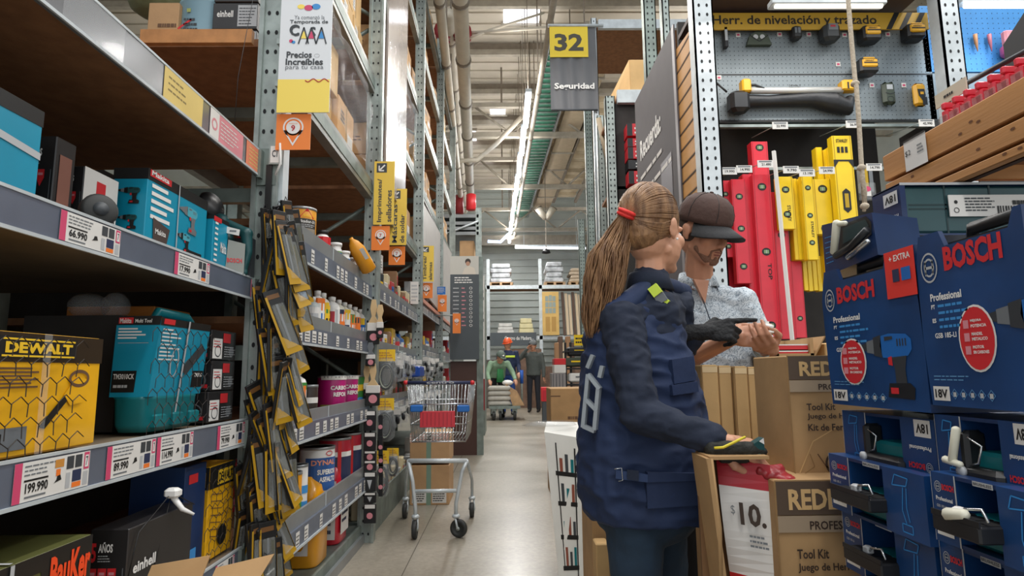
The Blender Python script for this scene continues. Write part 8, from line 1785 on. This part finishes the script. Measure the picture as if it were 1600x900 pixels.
    for py, cx, hw, hd_ in ((452, 1096, 38, .075), (468, 1098, 60, .1), (500, 1102, 74, .12), (545, 1108, 76, .125), (600, 1110, 76, .125), (660, 1112, 78, .13), (690, 1112, 78, .13)):
        rings.append((P(cx, py, D+.03), (hw*D/950, 0, 0), (0, hd_, 0), .9))
    q.loft(rings, None, 28); q.cap(S1, nk+Vector((0, 0, -.06)), .066, .06, None); q.cap(S2, nk+Vector((0, 0, -.06)), .066, .06, None)
    q.cap(S1, E1, .07, .058, None, 14); q.cap(S2, E2, .07, .056, None, 14); q.cap(E2, E2.lerp(W2, .55), .055, .046, None, 14)
    blob(q, 'shirt', floralm, .006, 2, root, .009, 10, (1, 1, 1.4))
    q = MB(); fr = f
    for sx, pts in ((-1, ((-.05, .02, .0), (-.075, .035, -.05), (-.03, .085, -.085), (-.012, .075, -.03))), (1, ((.05, .02, .0), (.075, .035, -.05), (.04, .085, -.085), (.012, .075, -.03)))):
        m2 = MX(nk+Vector((0, 0, .01)), f, (0, 0, 1)); p4 = [m2 @ Vector(p) for p in pts]; p4 = p4 if sx < 0 else p4; q.hexa([p4[0], p4[1], p4[2], p4[3]]+[p+Vector((0, 0, .004)) for p in p4], floralm)
    q.loft([(nk+Vector((0, .0, -.03)), (.082, 0, 0), (0, .078, 0)), (nk+Vector((0, .01, .03)), (.066, 0, 0), (0, .064, 0))], floralm, 24); q.build('shirt_collar', root)
    q = MB(); vv = [nk+f*.079+Vector((0, 0, -.03)), nk+Vector((.012, -.11, -.16)), nk+Vector((.02, -.108, -.3))]; m3 = mat('dark placket', '3e4650', .8)
    q.tube([P(1094, 455, 2.245), P(1106, 490, 2.235), P(1116, 520, 2.235), P(1120, 556, 2.235)], .0022, m3, 6); q.build('placket', root)
    q = MB(); a, b, c = P(1084, 436, 2.238), P(1108, 438, 2.235), P(1102, 474, 2.236); off = Vector((0, .02, 0)); q.add([a, c, b, a+off, c+off, b+off], [(0, 1, 2), (5, 4, 3), (0, 3, 4, 1), (1, 4, 5, 2), (2, 5, 3, 0)], skinm); plabel(q.build('open_neck', root), 'bare skin at the open shirt neck')
    t = MB(); t.ell(hipc, .17, .13, .12, None)
    for h, a in ((lh, la), (rh, ra)): k = h.lerp(a, .48); t.cap(h, k, .1, .076, None, 14); t.cap(k, a+Vector((0, 0, -.02)), .075, .064, None, 14)
    blob(t, 'trousers', blackc, .009, 3, root, .006, 9)
    shoes(root, [(la.x, la.y, 0), (ra.x, ra.y, 0)], f)
    q = MB(); q.lathe([(.0, -.024), (.013, -.022), (.015, -.005), (.011, .005), (.011, .014), (.016, .016), (.016, .026), (.0, .028)], obj, mat('white plastic fitting', 'e9e9e4', .3), 16, (.15, -.3, 1)); q.lathe([(.012, .0), (.021, .002), (.021, .008), (.012, .01)], obj, MATS['white plastic fitting'], 8, (.15, -.3, 1))
    q.box(obj.x-.006, obj.x+.006, obj.y-.004, obj.y+.004, obj.z+.026, obj.z+.036, MATS['white plastic fitting']); tag(q.build('plastic_fitting'), 'small white plastic fitting held in the fingers of the man in the cap', 'fitting')
    q = MB(); q.tube([W2+Vector((-.028, 0, .0))+Vector((.03*math.cos(a), .01*math.sin(a), .03*math.sin(a))) for a in [k*2*PI/12 for k in range(13)]], .004, galv, 6, False); q.build('wristwatch', root)
man()
# ---------------- distant people
def figure(label, x, y, yaw, H, top, trous, skin, J={}, hat=None, extra=None, vox=.014):
    s = H/1.75; M_ = Matrix.Translation((x, y, 0)) @ Matrix.Rotation(yaw, 4, 'Z') @ Matrix.Scale(s, 4)
    j = dict(hd=(0, .02, 1.62), nk=(0, 0, 1.46), ch=(0, 0, 1.28), hp=(0, 0, .95), ls=(-.19, 0, 1.4), rs=(.19, 0, 1.4), le=(-.25, .02, 1.12), re=(.25, .02, 1.12), lw=(-.27, .1, .86), rw=(.27, .1, .86), lk=(-.1, .03, .5), rk=(.1, .03, .5), la=(-.11, 0, .09), ra=(.11, 0, .09), look=(0, 1, -.1)); j.update(J)
    V = {k: Vector(v) for k, v in j.items()}; root = thing('person', label, 'person', (x, y, 0))
    hm = M_ @ MX(V['hd'], V['look'], (0, 0, 1))
    def prim(q, fn): q.M = M_; fn(q); q.M = None
    q = MB(); head_prims(q, hm)
    def b(q):
        q.cap(V['hd'], V['nk'], .05, .06, None); q.cap(V['nk'], V['hp'], .08, .1, None)
        for s_ in 'lr': q.cap(V[s_+'s'], V[s_+'e'], .045, .038, None); q.cap(V[s_+'e'], V[s_+'w'], .037, .028, None); hpt = V['hp']+Vector((-.09 if s_ == 'l' else .09, 0, 0)); q.cap(hpt, V[s_+'k'], .075, .05, None); q.cap(V[s_+'k'], V[s_+'a'], .048, .036, None)
    prim(q, b)
    for s_ in 'lr': d = (V[s_+'w']-V[s_+'e']); hand_prims(q, M_ @ MX(V[s_+'w'], d, (0, -.3, 1) if abs(d.normalized().z) < .8 else (1 if s_ == 'l' else -1, 0, 0)), -1 if s_ == 'l' else 1, ((.4, .5, .4),)*4)
    blob(q, 'body', skin, .009, 1, root)
    q = MB()
    def t(q):
        q.loft([((V['nk']+Vector((0, 0, .02))), (.08, 0, 0), (0, .08, 0)), (V['ch']+Vector((0, 0, .1)), (.19, 0, 0), (0, .125, 0)), (V['ch'], (.19, 0, 0), (0, .135, 0)), (V['ch'].lerp(V['hp'], .6), (.18, 0, 0), (0, .13, 0)), (V['hp']+Vector((0, 0, -.06)), (.19, 0, 0), (0, .14, 0))], None, 18)
        for s_ in 'lr': q.cap(V[s_+'s'], V[s_+'e'], .072, .06, None); q.cap(V[s_+'e'], V[s_+'e'].lerp(V[s_+'w'], .92), .06, .046, None)
    prim(q, t); blob(q, 'jacket', top, vox, 2, root, .008, 7)
    q = MB()
    def l(q):
        q.ell(V['hp']+Vector((0, 0, -.03)), .17, .13, .13, None)
        for s_ in 'lr': hpt = V['hp']+Vector((-.09 if s_ == 'l' else .09, 0, 0)); q.cap(hpt, V[s_+'k'], .095, .07, None); q.cap(V[s_+'k'], V[s_+'a'], .068, .058, None)
    prim(q, l); blob(q, 'trousers', trous, vox, 2, root)
    f = (M_.to_3x3() @ Vector((0, 1, 0))); shoes(root, [(M_ @ V['la']).xy.to_3d(), (M_ @ V['ra']).xy.to_3d()], f)
    q = MB(); q.M = hm; q.ell((0, -.02, .04), .08, .098, .085, mat('black hair', '1e1a18', .7), 14); q.M = None; q.build('hair', root)
    if hat:
        q = MB(); q.M = hm; kind, m = hat
        q.loft([((0, -.005, .03), (.1, 0, 0), (0, .118, 0)), ((0, -.005, .06), (.1, 0, 0), (0, .118, 0)), ((0, -.005, .11), (.085, 0, 0), (0, .1, 0)), ((0, -.005, .145), (.045, 0, 0), (0, .06, 0)), ((0, -.005, .155), (.01, 0, 0), (0, .015, 0))], m, 18)
        if kind == 'helmet': q.loft([((0, .0, .03), (.125, 0, 0), (0, .15, 0)), ((0, .0, .042), (.105, 0, 0), (0, .125, 0))], m, 18)
        if kind == 'cap': q.loft([((0, .1, .03), (.075, 0, 0), (0, .09, 0)), ((0, .1, .045), (.07, 0, 0), (0, .085, 0))], m, 14); q.ell((0, .1, .08), .03, .02, .02, white, 8)
        if kind == 'beanie': q.ell((0, -.01, .15), .03, .03, .03, m, 8)
        q.M = None; q.build({'helmet': 'hard_hat', 'cap': 'cap', 'beanie': 'beanie'}[kind], root)
    if extra: extra(root, M_, V)
    return root
def wx(px, py, d): return P(px, py, d).x
figure('person in green jacket and cap bending over the flatbed handles', wx(777, 620, 13.9), 13.95, PI+.25, 1.72, mat('sage green jacket', '7f9a80', .8, bump=.2), blackc, skinm, dict(hd=(0, .34, 1.36), nk=(0, .22, 1.27), ch=(0, .14, 1.16), ls=(-.2, .2, 1.22), rs=(.2, .2, 1.22), le=(-.3, .28, 1.0), re=(.3, .28, 1.0), lw=(-.3, .48, .86), rw=(.3, .48, .86), look=(-.3, 1, -.5)), ('cap', mat('grey green cap', '5d6a62', .7)), lambda r, M_, V: (lambda q: (setattr(q, 'M', M_), q.loft([((0, .3, 1.1), (.07, 0, 0), (0, .02, 0)), ((0, .29, .8), (.09, 0, 0), (0, .02, 0))], mat('bright green shirt', '2f7a45', .8), 10), q.build('shirt_front', r)))(MB()))
figure('person in orange hard hat and navy work vest behind the green jacket', wx(794, 600, 14.9), 14.9, PI*.95, 1.82, mat('navy work jacket', '1d2a48', .8), mat('royal blue trousers', '1c3f80', .8), skinm, dict(lw=(-.3, .3, .95), rw=(.3, .3, .95), look=(.5, 1, -.3)), ('helmet', mat('orange helmet', 'e85a2a', .35)), lambda r, M_, V: (lambda q: (setattr(q, 'M', M_), q.loft([((0, 0, 1.3), (.2, 0, 0), (0, .145, 0)), ((0, 0, 1.35), (.2, 0, 0), (0, .145, 0))], mat('lime reflective', 'd2e84a'), 20), q.build('reflective_stripe', r)))(MB()))
figure('person in grey jacket and beanie talking on a phone in the aisle', wx(834, 600, 15.6), 15.6, PI-.2, 1.8, mat('dark grey jacket', '4b504d', .8, bump=.2), mat('near black jeans', '20222a', .85), skinm, dict(rs=(.2, 0, 1.42), re=(.34, .12, 1.3), rw=(.13, .14, 1.55), lw=(-.26, .08, .85)), ('beanie', mat('grey beanie', '6b6f70', .8)), lambda r, M_, V: (lambda q: (setattr(q, 'M', M_), q.box(.085, .1, .05, .12, 1.54, 1.68, black), q.build('phone', r)))(MB()))
# flatbed with bags
d = 13.0; a, b = P(764, 655, d), P(806, 655, d)
root = thing('flatbed_trolley', 'flatbed trolley with blue handles pushed along the far aisle', 'trolley', ((a.x+b.x)/2, d+.5, 0))
q = MB(); q.box(a.x, b.x+.1, d, d+1.0, .24, .3, galv2); q.build('platform', root)
for (x, y) in ((a.x+.1, d+.08), (a.x+.24, d+.12), (b.x-.02, d+.1), (a.x+.1, d+.9), (b.x, d+.9)): q = MB(); q.lathe([(0, -.03), (.09, -.03), (.1, 0), (.09, .03), (0, .03)], (x, y, .1), rubber, 16, (1, 0, 0)); q.box(x-.05, x+.05, y-.03, y+.03, .14, .24, galv); q.build('caster', root)
for x, dy in ((a.x+.05, .95), (b.x+.16, .95)):
    q = MB(); q.tube([(x, d+dy, .3), (x, d+dy, 1.05)], .025, galv, 8); q.tube([(x, d+dy, .75), (x, d+dy, 1.05)], .04, mat('blue grip', '1d56b0', .5), 8); q.build('handle', root)
bagm = mat('grey cement bag', 'a9a59c', .7, var=.12, bump=.3, bscale=12)
for k in range(4):
    q = MB(); q.box(a.x-.02, a.x+.46, d+.05, d+.75, .302+k*.105, .4+k*.105, bagm, .03); tag(q.build('cement_bag'), ['lowest', 'second', 'third', 'topmost'][k]+' grey bag of the stack on the flatbed trolley', 'bag')
q = MB(); q.ell((a.x+.4, d+.3, .78), .12, .12, .06, white, 12); tag(q.build('white_sack'), 'white rounded sack on top of the grey bags on the flatbed', 'sack')
q = MB(); q.hexa([(a.x+.5, d+.1, .302), (a.x+.75, d+.1, .302), (a.x+.75, d+.5, .302), (a.x+.5, d+.5, .302), (a.x+.35, d+.1, .75), (a.x+.6, d+.1, .6), (a.x+.6, d+.5, .6), (a.x+.35, d+.5, .75)], mat('tan wrapped bundle', 'b08d66', .6, var=.2)); tag(q.build('tan_bundle'), 'tan bundle leaning on the grey bags on the flatbed', 'bundle')
